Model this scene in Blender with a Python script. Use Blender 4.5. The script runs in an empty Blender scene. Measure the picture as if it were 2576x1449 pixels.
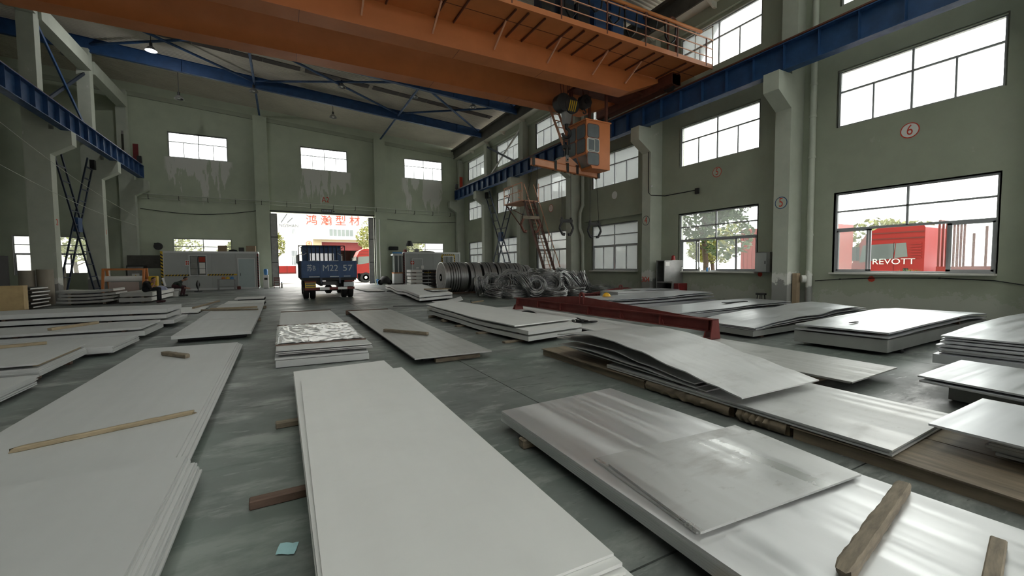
import bpy, math, random
from mathutils import Vector, Matrix
random.seed(7)
PI = math.pi
SC = bpy.context.scene
COL = SC.collection

# ---------------------------------------------------------------- camera
W_, H_, FPX = 2576.0, 1449.0, 1070.745
YAW, PITCH, ROLL = [math.radians(a) for a in (28.207, -2.965, -0.478)]
CAMP = Vector((0, 0, 1.5))
_f = Vector((math.sin(YAW) * math.cos(PITCH), math.cos(YAW) * math.cos(PITCH), math.sin(PITCH)))
_r0 = Vector((math.cos(YAW), -math.sin(YAW), 0))
_u0 = _r0.cross(_f)
_r = _r0 * math.cos(ROLL) + _u0 * math.sin(ROLL)
_u = -_r0 * math.sin(ROLL) + _u0 * math.cos(ROLL)
cam = bpy.data.cameras.new('camera')
cam.sensor_width = 36.0
cam.lens = FPX / W_ * 36.0
cam.clip_start = 0.05
cam.clip_end = 400
camo = bpy.data.objects.new('camera', cam)
COL.objects.link(camo)
camo.matrix_world = Matrix(((_r.x, _u.x, -_f.x, CAMP.x), (_r.y, _u.y, -_f.y, CAMP.y), (_r.z, _u.z, -_f.z, CAMP.z), (0, 0, 0, 1)))
SC.camera = camo

# ---------------------------------------------------------------- world, exposure
SC.view_settings.view_transform = 'Standard'
SC.view_settings.look = 'None'
SC.view_settings.gamma = 1.0
SC.view_settings.use_curve_mapping = False
SC.view_settings.exposure = EXPOSURE = 0.75
world = bpy.data.worlds.new('overcast_sky')
SC.world = world
world.use_nodes = True
bg = world.node_tree.nodes['Background']
bg.inputs['Color'].default_value = (1.0, 0.995, 0.97, 1)
bg.inputs['Strength'].default_value = 4.2
# hazy sun, high in front of the far gable
sun = bpy.data.lights.new('sun', 'SUN')
sun.energy = 0.8
sun.angle = math.radians(6)
sun.color = (1.0, 0.95, 0.85)
suno = bpy.data.objects.new('sun', sun)
COL.objects.link(suno)
suno.rotation_euler = (math.radians(38), 0, math.radians(-155))
suno.location = (30, 10, 40)
SC.cycles.use_denoising = True
SC.cycles.max_bounces = 10
SC.cycles.diffuse_bounces = 6
SC.cycles.glossy_bounces = 4
SC.cycles.transparent_max_bounces = 12
SC.cycles.sample_clamp_indirect = 6.0
SC.cycles.use_light_tree = True


def ray(x, y):
    return _f + _r * ((x - W_ / 2) / FPX) - _u * ((y - H_ / 2) / FPX)


def pz(x, y, z=0.0):
    d = ray(x, y)
    return CAMP + d * ((z - CAMP.z) / d.z)


def px(x, y, X):
    d = ray(x, y)
    return CAMP + d * (X / d.x)


def py(x, y, Y):
    d = ray(x, y)
    return CAMP + d * (Y / d.y)


# ---------------------------------------------------------------- materials
MATS = {}


def mat(name, col, rough=0.6, metal=0.0, var=0.0, scale=3.0, bump=0.0, stretch=(1, 1, 1), col2=None, rvar=0.0, detail=6, coat=0.0, emit=0.0, thr=None, spec=0.5, obj=False):
    """principled material: colour mixed with col2 by a noise field, roughness varied by the same field"""
    m = bpy.data.materials.new(name)
    m.use_nodes = True
    nt = m.node_tree
    b = nt.nodes['Principled BSDF']
    b.inputs['Base Color'].default_value = (*col, 1)
    b.inputs['Roughness'].default_value = rough
    b.inputs['Metallic'].default_value = metal
    b.inputs['Specular IOR Level'].default_value = spec
    if coat:
        b.inputs['Coat Weight'].default_value = coat
        b.inputs['Coat Roughness'].default_value = 0.12
    if emit:
        b.inputs['Emission Color'].default_value = (*col, 1)
        b.inputs['Emission Strength'].default_value = emit
    if var or bump or rvar or col2:
        tc = nt.nodes.new('ShaderNodeTexCoord' if obj else 'ShaderNodeNewGeometry')
        mp = nt.nodes.new('ShaderNodeMapping')
        mp.inputs['Scale'].default_value = stretch
        nt.links.new(tc.outputs['Object' if obj else 'Position'], mp.inputs['Vector'])
        nz = nt.nodes.new('ShaderNodeTexNoise')
        nz.inputs['Scale'].default_value = scale
        nz.inputs['Detail'].default_value = detail
        nz.inputs['Roughness'].default_value = 0.62
        nt.links.new(mp.outputs[0], nz.inputs['Vector'])
        rp = nt.nodes.new('ShaderNodeMapRange')
        lo, hi = thr or (0.3, 0.7)
        rp.inputs['From Min'].default_value = lo
        rp.inputs['From Max'].default_value = hi
        nt.links.new(nz.outputs['Fac'], rp.inputs['Value'])
        c2 = col2 or tuple(c * (1 - var) for c in col)
        mx = nt.nodes.new('ShaderNodeMix')
        mx.data_type = 'RGBA'
        mx.inputs['A'].default_value = (*col, 1)
        mx.inputs['B'].default_value = (*c2, 1)
        nt.links.new(rp.outputs['Result'], mx.inputs['Factor'])
        nt.links.new(mx.outputs['Result'], b.inputs['Base Color'])
        if rvar:
            r2 = nt.nodes.new('ShaderNodeMapRange')
            r2.inputs['To Min'].default_value = rough
            r2.inputs['To Max'].default_value = rough + rvar
            nt.links.new(rp.outputs['Result'], r2.inputs['Value'])
            nt.links.new(r2.outputs['Result'], b.inputs['Roughness'])
        if bump:
            bp = nt.nodes.new('ShaderNodeBump')
            bp.inputs['Strength'].default_value = bump
            bp.inputs['Distance'].default_value = 0.02
            nt.links.new(nz.outputs['Fac'], bp.inputs['Height'])
            nt.links.new(bp.outputs['Normal'], b.inputs['Normal'])
    MATS[name] = m
    return m


def N(m, t, **kw):
    n = m.node_tree.nodes.new(t)
    for k, v in kw.items():
        if hasattr(n, k):
            setattr(n, k, v)
        else:
            n.inputs[k].default_value = v
    return n


def LK(m, a, b):
    m.node_tree.links.new(a, b)


def second_layer(m, col, scale, lo, hi, stretch=(1, 1, 1), rough=None, amount=1.0, detail=8):
    """another noise-shaped stain or wear layer over the present base colour"""
    b = m.node_tree.nodes['Principled BSDF']
    g = N(m, 'ShaderNodeNewGeometry')
    mp = N(m, 'ShaderNodeMapping')
    mp.inputs['Scale'].default_value = stretch
    mp.inputs['Location'].default_value = (random.random() * 50, random.random() * 50, 3)
    LK(m, g.outputs['Position'], mp.inputs['Vector'])
    nz = N(m, 'ShaderNodeTexNoise', Scale=scale, Detail=detail, Roughness=0.65)
    LK(m, mp.outputs[0], nz.inputs['Vector'])
    rp = N(m, 'ShaderNodeMapRange')
    rp.inputs['From Min'].default_value = lo
    rp.inputs['From Max'].default_value = hi
    rp.inputs['To Max'].default_value = amount
    LK(m, nz.outputs['Fac'], rp.inputs['Value'])
    mx = N(m, 'ShaderNodeMix', data_type='RGBA')
    mx.inputs['B'].default_value = (*col, 1)
    src = b.inputs['Base Color']
    if src.links:
        LK(m, src.links[0].from_socket, mx.inputs['A'])
    else:
        mx.inputs['A'].default_value = src.default_value
    LK(m, rp.outputs['Result'], mx.inputs['Factor'])
    LK(m, mx.outputs['Result'], src)
    if rough is not None:
        r = b.inputs['Roughness']
        mr = N(m, 'ShaderNodeMix', data_type='FLOAT')
        mr.inputs['B'].default_value = rough
        if r.links:
            LK(m, r.links[0].from_socket, mr.inputs['A'])
        else:
            mr.inputs['A'].default_value = r.default_value
        LK(m, rp.outputs['Result'], mr.inputs['Factor'])
        LK(m, mr.outputs['Result'], r)
    return rp


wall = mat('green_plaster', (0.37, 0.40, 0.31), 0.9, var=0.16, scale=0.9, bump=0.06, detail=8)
second_layer(wall, (0.33, 0.33, 0.28), 0.35, 0.55, 0.75, amount=0.45)
second_layer(wall, (0.50, 0.50, 0.45), 1.6, 0.66, 0.72, (1, 1, 0.5), amount=0.4)
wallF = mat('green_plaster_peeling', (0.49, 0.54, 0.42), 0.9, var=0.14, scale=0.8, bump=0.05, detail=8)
second_layer(wallF, (0.36, 0.37, 0.31), 0.3, 0.55, 0.75, amount=0.4)


def peel(m):
    """flaked grey patches running down below the high gable windows"""
    b = m.node_tree.nodes['Principled BSDF']
    g = N(m, 'ShaderNodeNewGeometry')
    sp = N(m, 'ShaderNodeSeparateXYZ')
    LK(m, g.outputs['Position'], sp.inputs[0])
    mp = N(m, 'ShaderNodeMapping')
    mp.inputs['Scale'].default_value = (1.7, 1, 0.28)
    LK(m, g.outputs['Position'], mp.inputs['Vector'])
    nz = N(m, 'ShaderNodeTexNoise', Scale=1.1, Detail=9, Roughness=0.6)
    LK(m, mp.outputs[0], nz.inputs['Vector'])

    def mth(op, a, bb):
        n = N(m, 'ShaderNodeMath', operation=op)
        for i, v in enumerate((a, bb)):
            if isinstance(v, (int, float)):
                n.inputs[i].default_value = v
            else:
                LK(m, v, n.inputs[i])
        return n.outputs[0]
    tot = None
    for c in (-5.2, 3.3, 11.7):
        d = mth('ABSOLUTE', mth('SUBTRACT', sp.outputs['X'], c), 0)
        k = N(m, 'ShaderNodeMapRange')
        k.inputs['From Min'].default_value = 2.1
        k.inputs['From Max'].default_value = 1.5
        LK(m, d, k.inputs['Value'])
        tot = k.outputs['Result'] if tot is None else mth('MAXIMUM', tot, k.outputs['Result'])
    zt = N(m, 'ShaderNodeMapRange')
    zt.inputs['From Min'].default_value = 6.0
    zt.inputs['From Max'].default_value = 9.4
    LK(m, sp.outputs['Z'], zt.inputs['Value'])
    below = mth('LESS_THAN', sp.outputs['Z'], 9.54)
    s = mth('ADD', nz.outputs['Fac'], mth('MULTIPLY', zt.outputs['Result'], 0.17))
    f = N(m, 'ShaderNodeMapRange')
    f.inputs['From Min'].default_value = 0.60
    f.inputs['From Max'].default_value = 0.64
    LK(m, s, f.inputs['Value'])
    fac = mth('MULTIPLY', mth('MULTIPLY', f.outputs['Result'], tot), mth('MULTIPLY', below, zt.outputs['Result']))
    fac = mth('MINIMUM', mth('MULTIPLY', fac, 3.0), 0.85)
    mx = N(m, 'ShaderNodeMix', data_type='RGBA')
    mx.inputs['B'].default_value = (0.70, 0.685, 0.65, 1)
    src = b.inputs['Base Color']
    LK(m, src.links[0].from_socket, mx.inputs['A'])
    LK(m, fac, mx.inputs['Factor'])
    LK(m, mx.outputs['Result'], src)


peel(wallF)
colm = mat('column_paint', (0.47, 0.50, 0.42), 0.75, var=0.12, scale=2.0, bump=0.04)
second_layer(colm, (0.62, 0.62, 0.58), 2.6, 0.68, 0.72, (1, 1, 0.6), amount=0.7)


def low_wear(m, col, z0, amp, amount=0.9, scale=2.2):
    """paint lost from the lowest part of a wall or column, with a ragged upper edge"""
    b = m.node_tree.nodes['Principled BSDF']
    g = N(m, 'ShaderNodeNewGeometry')
    sp = N(m, 'ShaderNodeSeparateXYZ')
    LK(m, g.outputs['Position'], sp.inputs[0])
    nz = N(m, 'ShaderNodeTexNoise', Scale=scale, Detail=9, Roughness=0.7)
    LK(m, g.outputs['Position'], nz.inputs['Vector'])
    ma = N(m, 'ShaderNodeMath', operation='MULTIPLY_ADD')
    LK(m, nz.outputs['Fac'], ma.inputs[0])
    ma.inputs[1].default_value = -amp
    LK(m, sp.outputs['Z'], ma.inputs[2])
    rp = N(m, 'ShaderNodeMapRange')
    rp.inputs['From Min'].default_value = z0 - amp * .5 + .03
    rp.inputs['From Max'].default_value = z0 - amp * .5 - .03
    rp.inputs['To Max'].default_value = amount
    LK(m, ma.outputs[0], rp.inputs['Value'])
    mx = N(m, 'ShaderNodeMix', data_type='RGBA')
    mx.inputs['B'].default_value = (*col, 1)
    src = b.inputs['Base Color']
    LK(m, src.links[0].from_socket, mx.inputs['A'])
    LK(m, rp.outputs['Result'], mx.inputs['Factor'])
    LK(m, mx.outputs['Result'], src)


low_wear(colm, (0.66, 0.66, 0.62), 1.15, 1.3, .8)
low_wear(colm, (0.20, 0.20, 0.19), 0.85, 1.1, .9)
low_wear(wall, (0.46, 0.46, 0.42), 0.55, 2.6, .5, 1.3)
low_wear(wall, (0.24, 0.25, 0.21), 0.05, 1.6, .6, 1.8)
floorm = mat('floor_concrete', (0.155, 0.168, 0.158), 0.36, var=0.42, scale=0.8, bump=0.05, rvar=0.26, detail=10)
second_layer(floorm, (0.30, 0.31, 0.29), 1.5, 0.52, 0.66, (0.7, 1.5, 1), rough=0.30, amount=0.75, detail=10)
second_layer(floorm, (0.34, 0.35, 0.33), 7.0, 0.60, 0.68, (0.4, 1.8, 1), rough=0.32, amount=0.55)
second_layer(floorm, (0.045, 0.05, 0.046), 2.6, 0.58, 0.68, (0.4, 2.2, 1), rough=0.6, amount=0.8)
second_layer(floorm, (0.05, 0.052, 0.05), 11, 0.62, 0.68, (0.35, 2.0, 1), rough=0.6, amount=0.6)
second_layer(floorm, (0.12, 0.165, 0.138), 0.45, 0.48, 0.62, (1, .8, 1), rough=0.42, amount=0.4)
second_layer(floorm, (0.36, 0.30, 0.20), 1.1, 0.70, 0.78, (0.4, 2.2, 1), amount=0.5)
roofm = mat('roof_sheet', (0.62, 0.58, 0.48), 0.6, var=0.15, scale=0.6)
rustm = mat('rusted_sheet', (0.05, 0.035, 0.03), 0.7, var=0.5, scale=3)
gutm = mat('gutter_steel', (0.10, 0.095, 0.08), 0.6, var=0.4, scale=2)
soffm = mat('cream_soffit', (0.70, 0.68, 0.58), 0.6, var=0.1, scale=2)
bluem = mat('blue_paint', (0.022, 0.075, 0.20), 0.45, var=0.35, scale=2.5, rvar=0.15)
blued = mat('blue_black_paint', (0.02, 0.032, 0.06), 0.5, var=0.3, scale=3)
orange = mat('orange_paint', (0.60, 0.195, 0.06), 0.5, var=0.15, scale=1.2, rvar=0.1)
orangeb = mat('bright_orange_paint', (0.62, 0.22, 0.06), 0.5, var=0.2, scale=4)
peach = mat('faded_orange_paint', (0.72, 0.36, 0.22), 0.6, var=0.18, scale=3)
orust = mat('brown_steel', (0.16, 0.05, 0.028), 0.6, var=0.4, scale=4)
redp = mat('red_primer', (0.15, 0.024, 0.019), 0.55, var=0.22, scale=3, rvar=0.15)
redb = mat('red_lacquer', (0.30, 0.012, 0.010), 0.4, var=0.1, scale=2)
blackm = mat('black_rubber', (0.012, 0.012, 0.013), 0.7, var=0.3, scale=6)
darkm = mat('dark_steel', (0.05, 0.05, 0.05), 0.5, metal=0.4, var=0.4, scale=5)
greym = mat('grey_steel', (0.30, 0.30, 0.29), 0.45, metal=0.5, var=0.25, scale=4)
whitem = mat('white_enamel', (0.78, 0.78, 0.75), 0.4, var=0.06, scale=3)
alum = mat('window_frame_paint', (0.36, 0.37, 0.38), 0.5, var=0.1, scale=5)
frameW = mat('pale_frame', (0.66, 0.66, 0.60), 0.6, var=0.15, scale=5)
woodm = mat('pale_timber', (0.32, 0.25, 0.155), 0.7, var=0.35, scale=2.2, stretch=(3, 14, 14), bump=0.1, obj=True)
woodo = mat('old_timber', (0.25, 0.205, 0.145), 0.8, col2=(0.10, 0.08, 0.058), scale=2.5, stretch=(2, 12, 12), bump=0.25, obj=True)
woodr = mat('reddish_timber', (0.13, 0.078, 0.055), 0.75, var=0.4, scale=2.5, stretch=(2, 12, 12), bump=0.15, obj=True)
deckm = mat('weathered_plywood', (0.235, 0.185, 0.125), 0.6, col2=(0.075, 0.06, 0.045), scale=1.6, stretch=(7, 0.8, 7), bump=0.12, rvar=0.1, thr=(0.38, 0.75))
plym = mat('yellow_plywood', (0.55, 0.40, 0.20), 0.7, var=0.25, scale=3, stretch=(1, 4, 1))
cardm = mat('cardboard', (0.34, 0.25, 0.16), 0.8, var=0.25, scale=3)
tubem = mat('cardboard_tube', (0.33, 0.29, 0.23), 0.75, var=0.3, scale=3, stretch=(1, 1, 0.2))
pinkm = mat('pinkish_liner', (0.45, 0.36, 0.32), 0.7, var=0.1, scale=3)
yell = mat('yellow_paint', (0.65, 0.42, 0.02), 0.5, var=0.15, scale=4)
helm = mat('yellow_plastic', (0.72, 0.40, 0.015), 0.3)
hutm = mat('sandwich_panel_grey', (0.42, 0.44, 0.43), 0.5, var=0.06, scale=2)
hutw = mat('white_trim', (0.66, 0.68, 0.67), 0.45, var=0.06, scale=3)
doorm = mat('pale_blue_door', (0.42, 0.50, 0.50), 0.5, var=0.06, scale=3)
skin = mat('skin', (0.42, 0.22, 0.14), 0.55, var=0.1, scale=8)
hairm = mat('hair_black', (0.01, 0.009, 0.008), 0.6, var=0.2, scale=20)
clothb = mat('black_cloth', (0.013, 0.014, 0.017), 0.9, var=0.3, scale=9)
clothg = mat('dark_green_cloth', (0.035, 0.05, 0.042), 0.9, var=0.3, scale=9)
clothp = mat('maroon_cloth', (0.06, 0.022, 0.028), 0.9, var=0.3, scale=9)
clothw = mat('pale_blue_cloth', (0.42, 0.45, 0.60), 0.9, var=0.3, scale=9)
paperb = mat('pale_blue_paper', (0.36, 0.58, 0.60), 0.8, var=0.1, scale=9)
paperw = mat('white_paper', (0.80, 0.79, 0.75), 0.8, var=0.06, scale=6)
redtxt = mat('red_sign_paint', (0.62, 0.06, 0.03), 0.6, var=0.15, scale=8)
redorg = mat('vermilion_sign_paint', (0.34, 0.028, 0.008), 0.6)
whtxt = mat('white_lettering', (0.55, 0.60, 0.62), 0.7, var=0.3, scale=14)
grtxt = mat('grey_lettering', (0.07, 0.075, 0.08), 0.5)
maroon = mat('dark_red_paint', (0.16, 0.012, 0.012), 0.5, var=0.2, scale=4)
bluep = mat('bright_blue_plastic', (0.05, 0.22, 0.50), 0.4)
facm = mat('white_facade', (0.80, 0.79, 0.74), 0.7, var=0.05, scale=0.4)
creamm = mat('cream_facade', (0.40, 0.33, 0.20), 0.7, var=0.08, scale=0.5)
groundm = mat('yard_concrete', (0.46, 0.45, 0.42), 0.8, var=0.2, scale=0.4)
leafm = mat('leaf_green', (0.055, 0.10, 0.022), 0.6, var=0.45, scale=3)
leafy = mat('leaf_yellow_green', (0.20, 0.21, 0.035), 0.6, var=0.4, scale=2)
barkm = mat('bark', (0.10, 0.07, 0.05), 0.9, var=0.4, scale=8)
glaz = bpy.data.materials.new('window_glass')
contm = mat('container_red', (0.26, 0.022, 0.016), 0.5, var=0.15, scale=1.5)
seam = mat('dark_joint_filler', (0.05, 0.05, 0.048), 0.8, var=0.2, scale=4)
wireM = mat('wire_rod_steel', (0.55, 0.55, 0.54), 0.30, metal=0.85, var=0.5, scale=9, rvar=0.2)
coilM = mat('coil_strip_steel', (0.55, 0.55, 0.55), 0.26, metal=0.9, var=0.3, scale=3, stretch=(14, 1, 1), rvar=0.2)
clothm = mat('grey_tarp', (0.30, 0.30, 0.28), 0.7, var=0.25, scale=5)


def glass(m, haze=0.05):
    m.use_nodes = True
    nt = m.node_tree
    nt.nodes.clear()
    out = nt.nodes.new('ShaderNodeOutputMaterial')
    tr = nt.nodes.new('ShaderNodeBsdfTransparent')
    tr.inputs['Color'].default_value = (0.93, 0.95, 0.94, 1)
    gl = nt.nodes.new('ShaderNodeBsdfGlossy')
    gl.inputs['Roughness'].default_value = 0.03
    df = nt.nodes.new('ShaderNodeBsdfTranslucent')
    df.inputs['Color'].default_value = (0.80, 0.84, 0.82, 1)
    fr = nt.nodes.new('ShaderNodeFresnel')
    fr.inputs['IOR'].default_value = 1.45
    m1 = nt.nodes.new('ShaderNodeMixShader')
    m2 = nt.nodes.new('ShaderNodeMixShader')
    m2.inputs[0].default_value = haze
    nt.links.new(fr.outputs[0], m1.inputs[0])
    nt.links.new(tr.outputs[0], m1.inputs[1])
    nt.links.new(gl.outputs[0], m1.inputs[2])
    nt.links.new(m1.outputs[0], m2.inputs[1])
    nt.links.new(df.outputs[0], m2.inputs[2])
    nt.links.new(m2.outputs[0], out.inputs['Surface'])


glass(glaz)
glassd = mat('dark_cab_glass', (0.13, 0.15, 0.15), 0.10, metal=0.0, spec=1.0)
cabgl = mat('grey_cab_glass', (0.26, 0.29, 0.30), 0.12, metal=0.3, var=0.3, scale=1.5, spec=1.0)
basem = mat('grey_wrapped_bundle', (0.27, 0.275, 0.26), 0.6, var=0.2, scale=2)


def steel(name, base, rough, metal, stain=None, rvar=0.16, axis='y', mottle=0.05, streak=1.0):
    """rolled or brushed sheet: soft streaks along one axis change the gloss, stains sit on top"""
    m = mat(name, base, rough, metal=metal, var=mottle, scale=2.2, detail=4)
    b = m.node_tree.nodes['Principled BSDF']
    g = N(m, 'ShaderNodeNewGeometry')
    mp = N(m, 'ShaderNodeMapping')
    mp.inputs['Scale'].default_value = (6, 0.22, 1) if axis == 'y' else (0.22, 6, 1)
    LK(m, g.outputs['Position'], mp.inputs['Vector'])
    nz = N(m, 'ShaderNodeTexNoise', Scale=1.6 * streak, Detail=2.0, Roughness=0.5)
    LK(m, mp.outputs[0], nz.inputs['Vector'])
    rp = N(m, 'ShaderNodeMapRange')
    rp.interpolation_type = 'SMOOTHSTEP'
    rp.inputs['From Min'].default_value = 0.3
    rp.inputs['From Max'].default_value = 0.7
    rp.inputs['To Min'].default_value = rough + rvar * .6
    rp.inputs['To Max'].default_value = max(.12, rough - rvar)
    LK(m, nz.outputs['Fac'], rp.inputs['Value'])
    LK(m, rp.outputs['Result'], b.inputs['Roughness'])
    if stain:
        second_layer(m, stain, 2.0, 0.56, 0.72, (0.8, 2.0, 1), rough=rough + 0.14, amount=0.55)
        second_layer(m, stain, 8, 0.62, 0.70, (0.8, 1.4, 1), rough=rough + 0.14, amount=0.45)
    return m


sheetA = steel("pale_pickled_steel", (0.68, 0.68, 0.66), 0.52, 0.30, stain=(0.66, 0.655, 0.63), rvar=.06)
sheetL = steel("matt_grey_steel", (0.50, 0.505, 0.495), 0.55, 0.30, rvar=.05)
sheetP = steel('polished_streaky_steel', (0.72, 0.72, 0.72), 0.42, 0.8, rvar=0.14, axis='y')
sheetT = steel('smeared_bright_steel', (0.58, 0.58, 0.57), 0.40, 0.75, stain=(0.38, 0.36, 0.34), axis='y', rvar=.16, streak=.7)
sheetD = steel('dirty_hot_rolled_steel', (0.42, 0.42, 0.40), 0.48, 0.45, stain=(0.27, 0.26, 0.245), rvar=.08)
sheetB = steel('bright_sheet_steel', (0.62, 0.63, 0.65), 0.40, 0.7, axis='x', rvar=.1)
sheetS = steel('scuffed_steel', (0.58, 0.58, 0.57), 0.46, 0.6, stain=(0.44, 0.43, 0.41), rvar=.10)
foilm = mat('crumpled_foil', (0.88, 0.88, 0.88), 0.30, metal=0.75, var=0.1, scale=3)


# ---------------------------------------------------------------- mesh helpers
class MB:
    def __init__(s):
        s.v = []
        s.f = []

    def add(s, v, f):
        n = len(s.v)
        s.v += [tuple(p) for p in v]
        s.f += [tuple(i + n for i in q) for q in f]
        return s

    def bx(s, x0, x1, y0, y1, z0, z1):
        return s.add([(x0, y0, z0), (x1, y0, z0), (x1, y1, z0), (x0, y1, z0), (x0, y0, z1), (x1, y0, z1), (x1, y1, z1), (x0, y1, z1)],
                     [(0, 3, 2, 1), (4, 5, 6, 7), (0, 1, 5, 4), (1, 2, 6, 5), (2, 3, 7, 6), (3, 0, 4, 7)])

    def cbx(s, x0, x1, y0, y1, z0, z1, c=0.01, jit=0.0):
        """box with chamfered edges"""
        P = {}
        v = []
        X, Y, Z = (x0, x1), (y0, y1), (z0, z1)
        for i in (0, 1):
            for j in (0, 1):
                for k in (0, 1):
                    dx, dy, dz = (c if i == 0 else -c), (c if j == 0 else -c), (c if k == 0 else -c)
                    jx, jy, jz = [random.uniform(-jit, jit) for _ in range(3)]
                    a, b, d = X[i] + jx, Y[j] + jy, Z[k] + jz
                    for t, p in (('x', (a, b + dy, d + dz)), ('y', (a + dx, b, d + dz)), ('z', (a + dx, b + dy, d))):
                        P[(i, j, k, t)] = len(v)
                        v.append(p)
        f = []
        for i in (0, 1):
            q = [P[(i, 0, 0, 'x')], P[(i, 1, 0, 'x')], P[(i, 1, 1, 'x')], P[(i, 0, 1, 'x')]]
            f.append(q if i else q[::-1])
            q = [P[(0, i, 0, 'y')], P[(1, i, 0, 'y')], P[(1, i, 1, 'y')], P[(0, i, 1, 'y')]]
            f.append(q[::-1] if i else q)
            q = [P[(0, 0, i, 'z')], P[(1, 0, i, 'z')], P[(1, 1, i, 'z')], P[(0, 1, i, 'z')]]
            f.append(q if i else q[::-1])
        for a in (0, 1):
            for b in (0, 1):
                f.append([P[(0, a, b, 'y')], P[(1, a, b, 'y')], P[(1, a, b, 'z')], P[(0, a, b, 'z')]])
                f.append([P[(a, 0, b, 'x')], P[(a, 1, b, 'x')], P[(a, 1, b, 'z')], P[(a, 0, b, 'z')]])
                f.append([P[(a, b, 0, 'x')], P[(a, b, 1, 'x')], P[(a, b, 1, 'y')], P[(a, b, 0, 'y')]])
        for i in (0, 1):
            for j in (0, 1):
                for k in (0, 1):
                    f.append([P[(i, j, k, 'x')], P[(i, j, k, 'y')], P[(i, j, k, 'z')]])
        return s.add(v, f)

    def bar(s, p, q, w, h, up=(0, 0, 1)):
        """rectangular bar from p to q, w across, h along up"""
        p, q = Vector(p), Vector(q)
        d = (q - p).normalized()
        u = Vector(up)
        a = d.cross(u)
        if a.length < 1e-4:
            a = d.cross(Vector((1, 0, 0)))
        a.normalize()
        b = a.cross(d).normalized()
        a *= w / 2
        b *= h / 2
        v = [p - a - b, p + a - b, p + a + b, p - a + b, q - a - b, q + a - b, q + a + b, q - a + b]
        return s.add(v, [(0, 1, 2, 3), (7, 6, 5, 4), (0, 4, 5, 1), (1, 5, 6, 2), (2, 6, 7, 3), (3, 7, 4, 0)])

    def cyl(s, p, q, r, n=12, r2=None, cap=True):
        p, q = Vector(p), Vector(q)
        r2 = r if r2 is None else r2
        d = (q - p).normalized()
        a = d.cross(Vector((0, 0, 1)))
        if a.length < 1e-4:
            a = Vector((1, 0, 0))
        a.normalize()
        b = d.cross(a)
        v = []
        for c, rr in ((p, r), (q, r2)):
            for i in range(n):
                t = 2 * PI * i / n
                v.append(c + a * math.cos(t) * rr + b * math.sin(t) * rr)
        f = [(i, (i + 1) % n, n + (i + 1) % n, n + i) for i in range(n)]
        if cap:
            f += [tuple(range(n))[::-1], tuple(range(n, 2 * n))]
        return s.add(v, f)

    def tube(s, pts, r, n=6, closed=False):
        pts = [Vector(p) for p in pts]
        m = len(pts)
        v = []
        ref = Vector((0.13, 0.31, 0.94))
        for i, p in enumerate(pts):
            a = pts[(i - 1) % m] if (i or closed) else p
            b = pts[(i + 1) % m] if (i < m - 1 or closed) else p
            d = (b - a).normalized()
            x = d.cross(ref)
            if x.length < 1e-3:
                x = d.cross(Vector((1, 0, 0)))
            x.normalize()
            y = d.cross(x)
            for k in range(n):
                t = 2 * PI * k / n
                v.append(p + x * math.cos(t) * r + y * math.sin(t) * r)
        f = []
        for i in range(m if closed else m - 1):
            j = (i + 1) % m
            for k in range(n):
                f.append((i * n + k, i * n + (k + 1) % n, j * n + (k + 1) % n, j * n + k))
        if not closed:
            f += [tuple(range(n))[::-1], tuple(range((m - 1) * n, m * n))]
        return s.add(v, f)

    def prism(s, poly, axis, a, b):
        """2-D polygon extruded along an axis; poly gives the other two coordinates in x,y,z order"""
        def P(u, w, t):
            return {'x': (t, u, w), 'y': (u, t, w), 'z': (u, w, t)}[axis]
        n = len(poly)
        v = [P(u, w, a) for u, w in poly] + [P(u, w, b) for u, w in poly]
        f = [tuple(range(n))[::-1], tuple(range(n, 2 * n))] + [(i, (i + 1) % n, n + (i + 1) % n, n + i) for i in range(n)]
        return s.add(v, f)

    def lathe(s, prof, n, o=(0, 0, 0), axis='z'):
        v = []
        for r, h in prof:
            for i in range(n):
                t = 2 * PI * i / n
                c, d = r * math.cos(t), r * math.sin(t)
                p = {'z': (c, d, h), 'x': (h, c, d), 'y': (c, h, d)}[axis]
                v.append((p[0] + o[0], p[1] + o[1], p[2] + o[2]))
        f = []
        for k in range(len(prof) - 1):
            for i in range(n):
                f.append((k * n + i, k * n + (i + 1) % n, (k + 1) * n + (i + 1) % n, (k + 1) * n + i))
        if prof[0][0] > 1e-5:
            f.append(tuple(range(n))[::-1])
        if prof[-1][0] > 1e-5:
            f.append(tuple(range((len(prof) - 1) * n, len(prof) * n)))
        return s.add(v, f)

    def quadplate(s, c, t, nu=1, nv=1, dz=None):
        """thick plate: c = four top corners in order, u runs c0->c1, v runs c0->c3; dz(u,v) lifts it"""
        c = [Vector(p) for p in c]
        v = []
        for lay in (0, 1):
            for j in range(nv + 1):
                for i in range(nu + 1):
                    u, w = i / nu, j / nv
                    p = (c[0] * (1 - u) + c[1] * u) * (1 - w) + (c[3] * (1 - u) + c[2] * u) * w
                    z = dz(u, w) if dz else 0
                    v.append((p.x, p.y, p.z + z - lay * t))
        n1 = (nu + 1) * (nv + 1)
        f = []
        I = lambda i, j, l=0: l * n1 + j * (nu + 1) + i
        for j in range(nv):
            for i in range(nu):
                f.append((I(i, j), I(i + 1, j), I(i + 1, j + 1), I(i, j + 1)))
                f.append((I(i, j + 1, 1), I(i + 1, j + 1, 1), I(i + 1, j, 1), I(i, j, 1)))
        for i in range(nu):
            f.append((I(i, 0, 1), I(i + 1, 0, 1), I(i + 1, 0), I(i, 0)))
            f.append((I(i, nv), I(i + 1, nv), I(i + 1, nv, 1), I(i, nv, 1)))
        for j in range(nv):
            f.append((I(0, j), I(0, j + 1), I(0, j + 1, 1), I(0, j, 1)))
            f.append((I(nu, j, 1), I(nu, j + 1, 1), I(nu, j + 1), I(nu, j)))
        return s.add(v, f)

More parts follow.
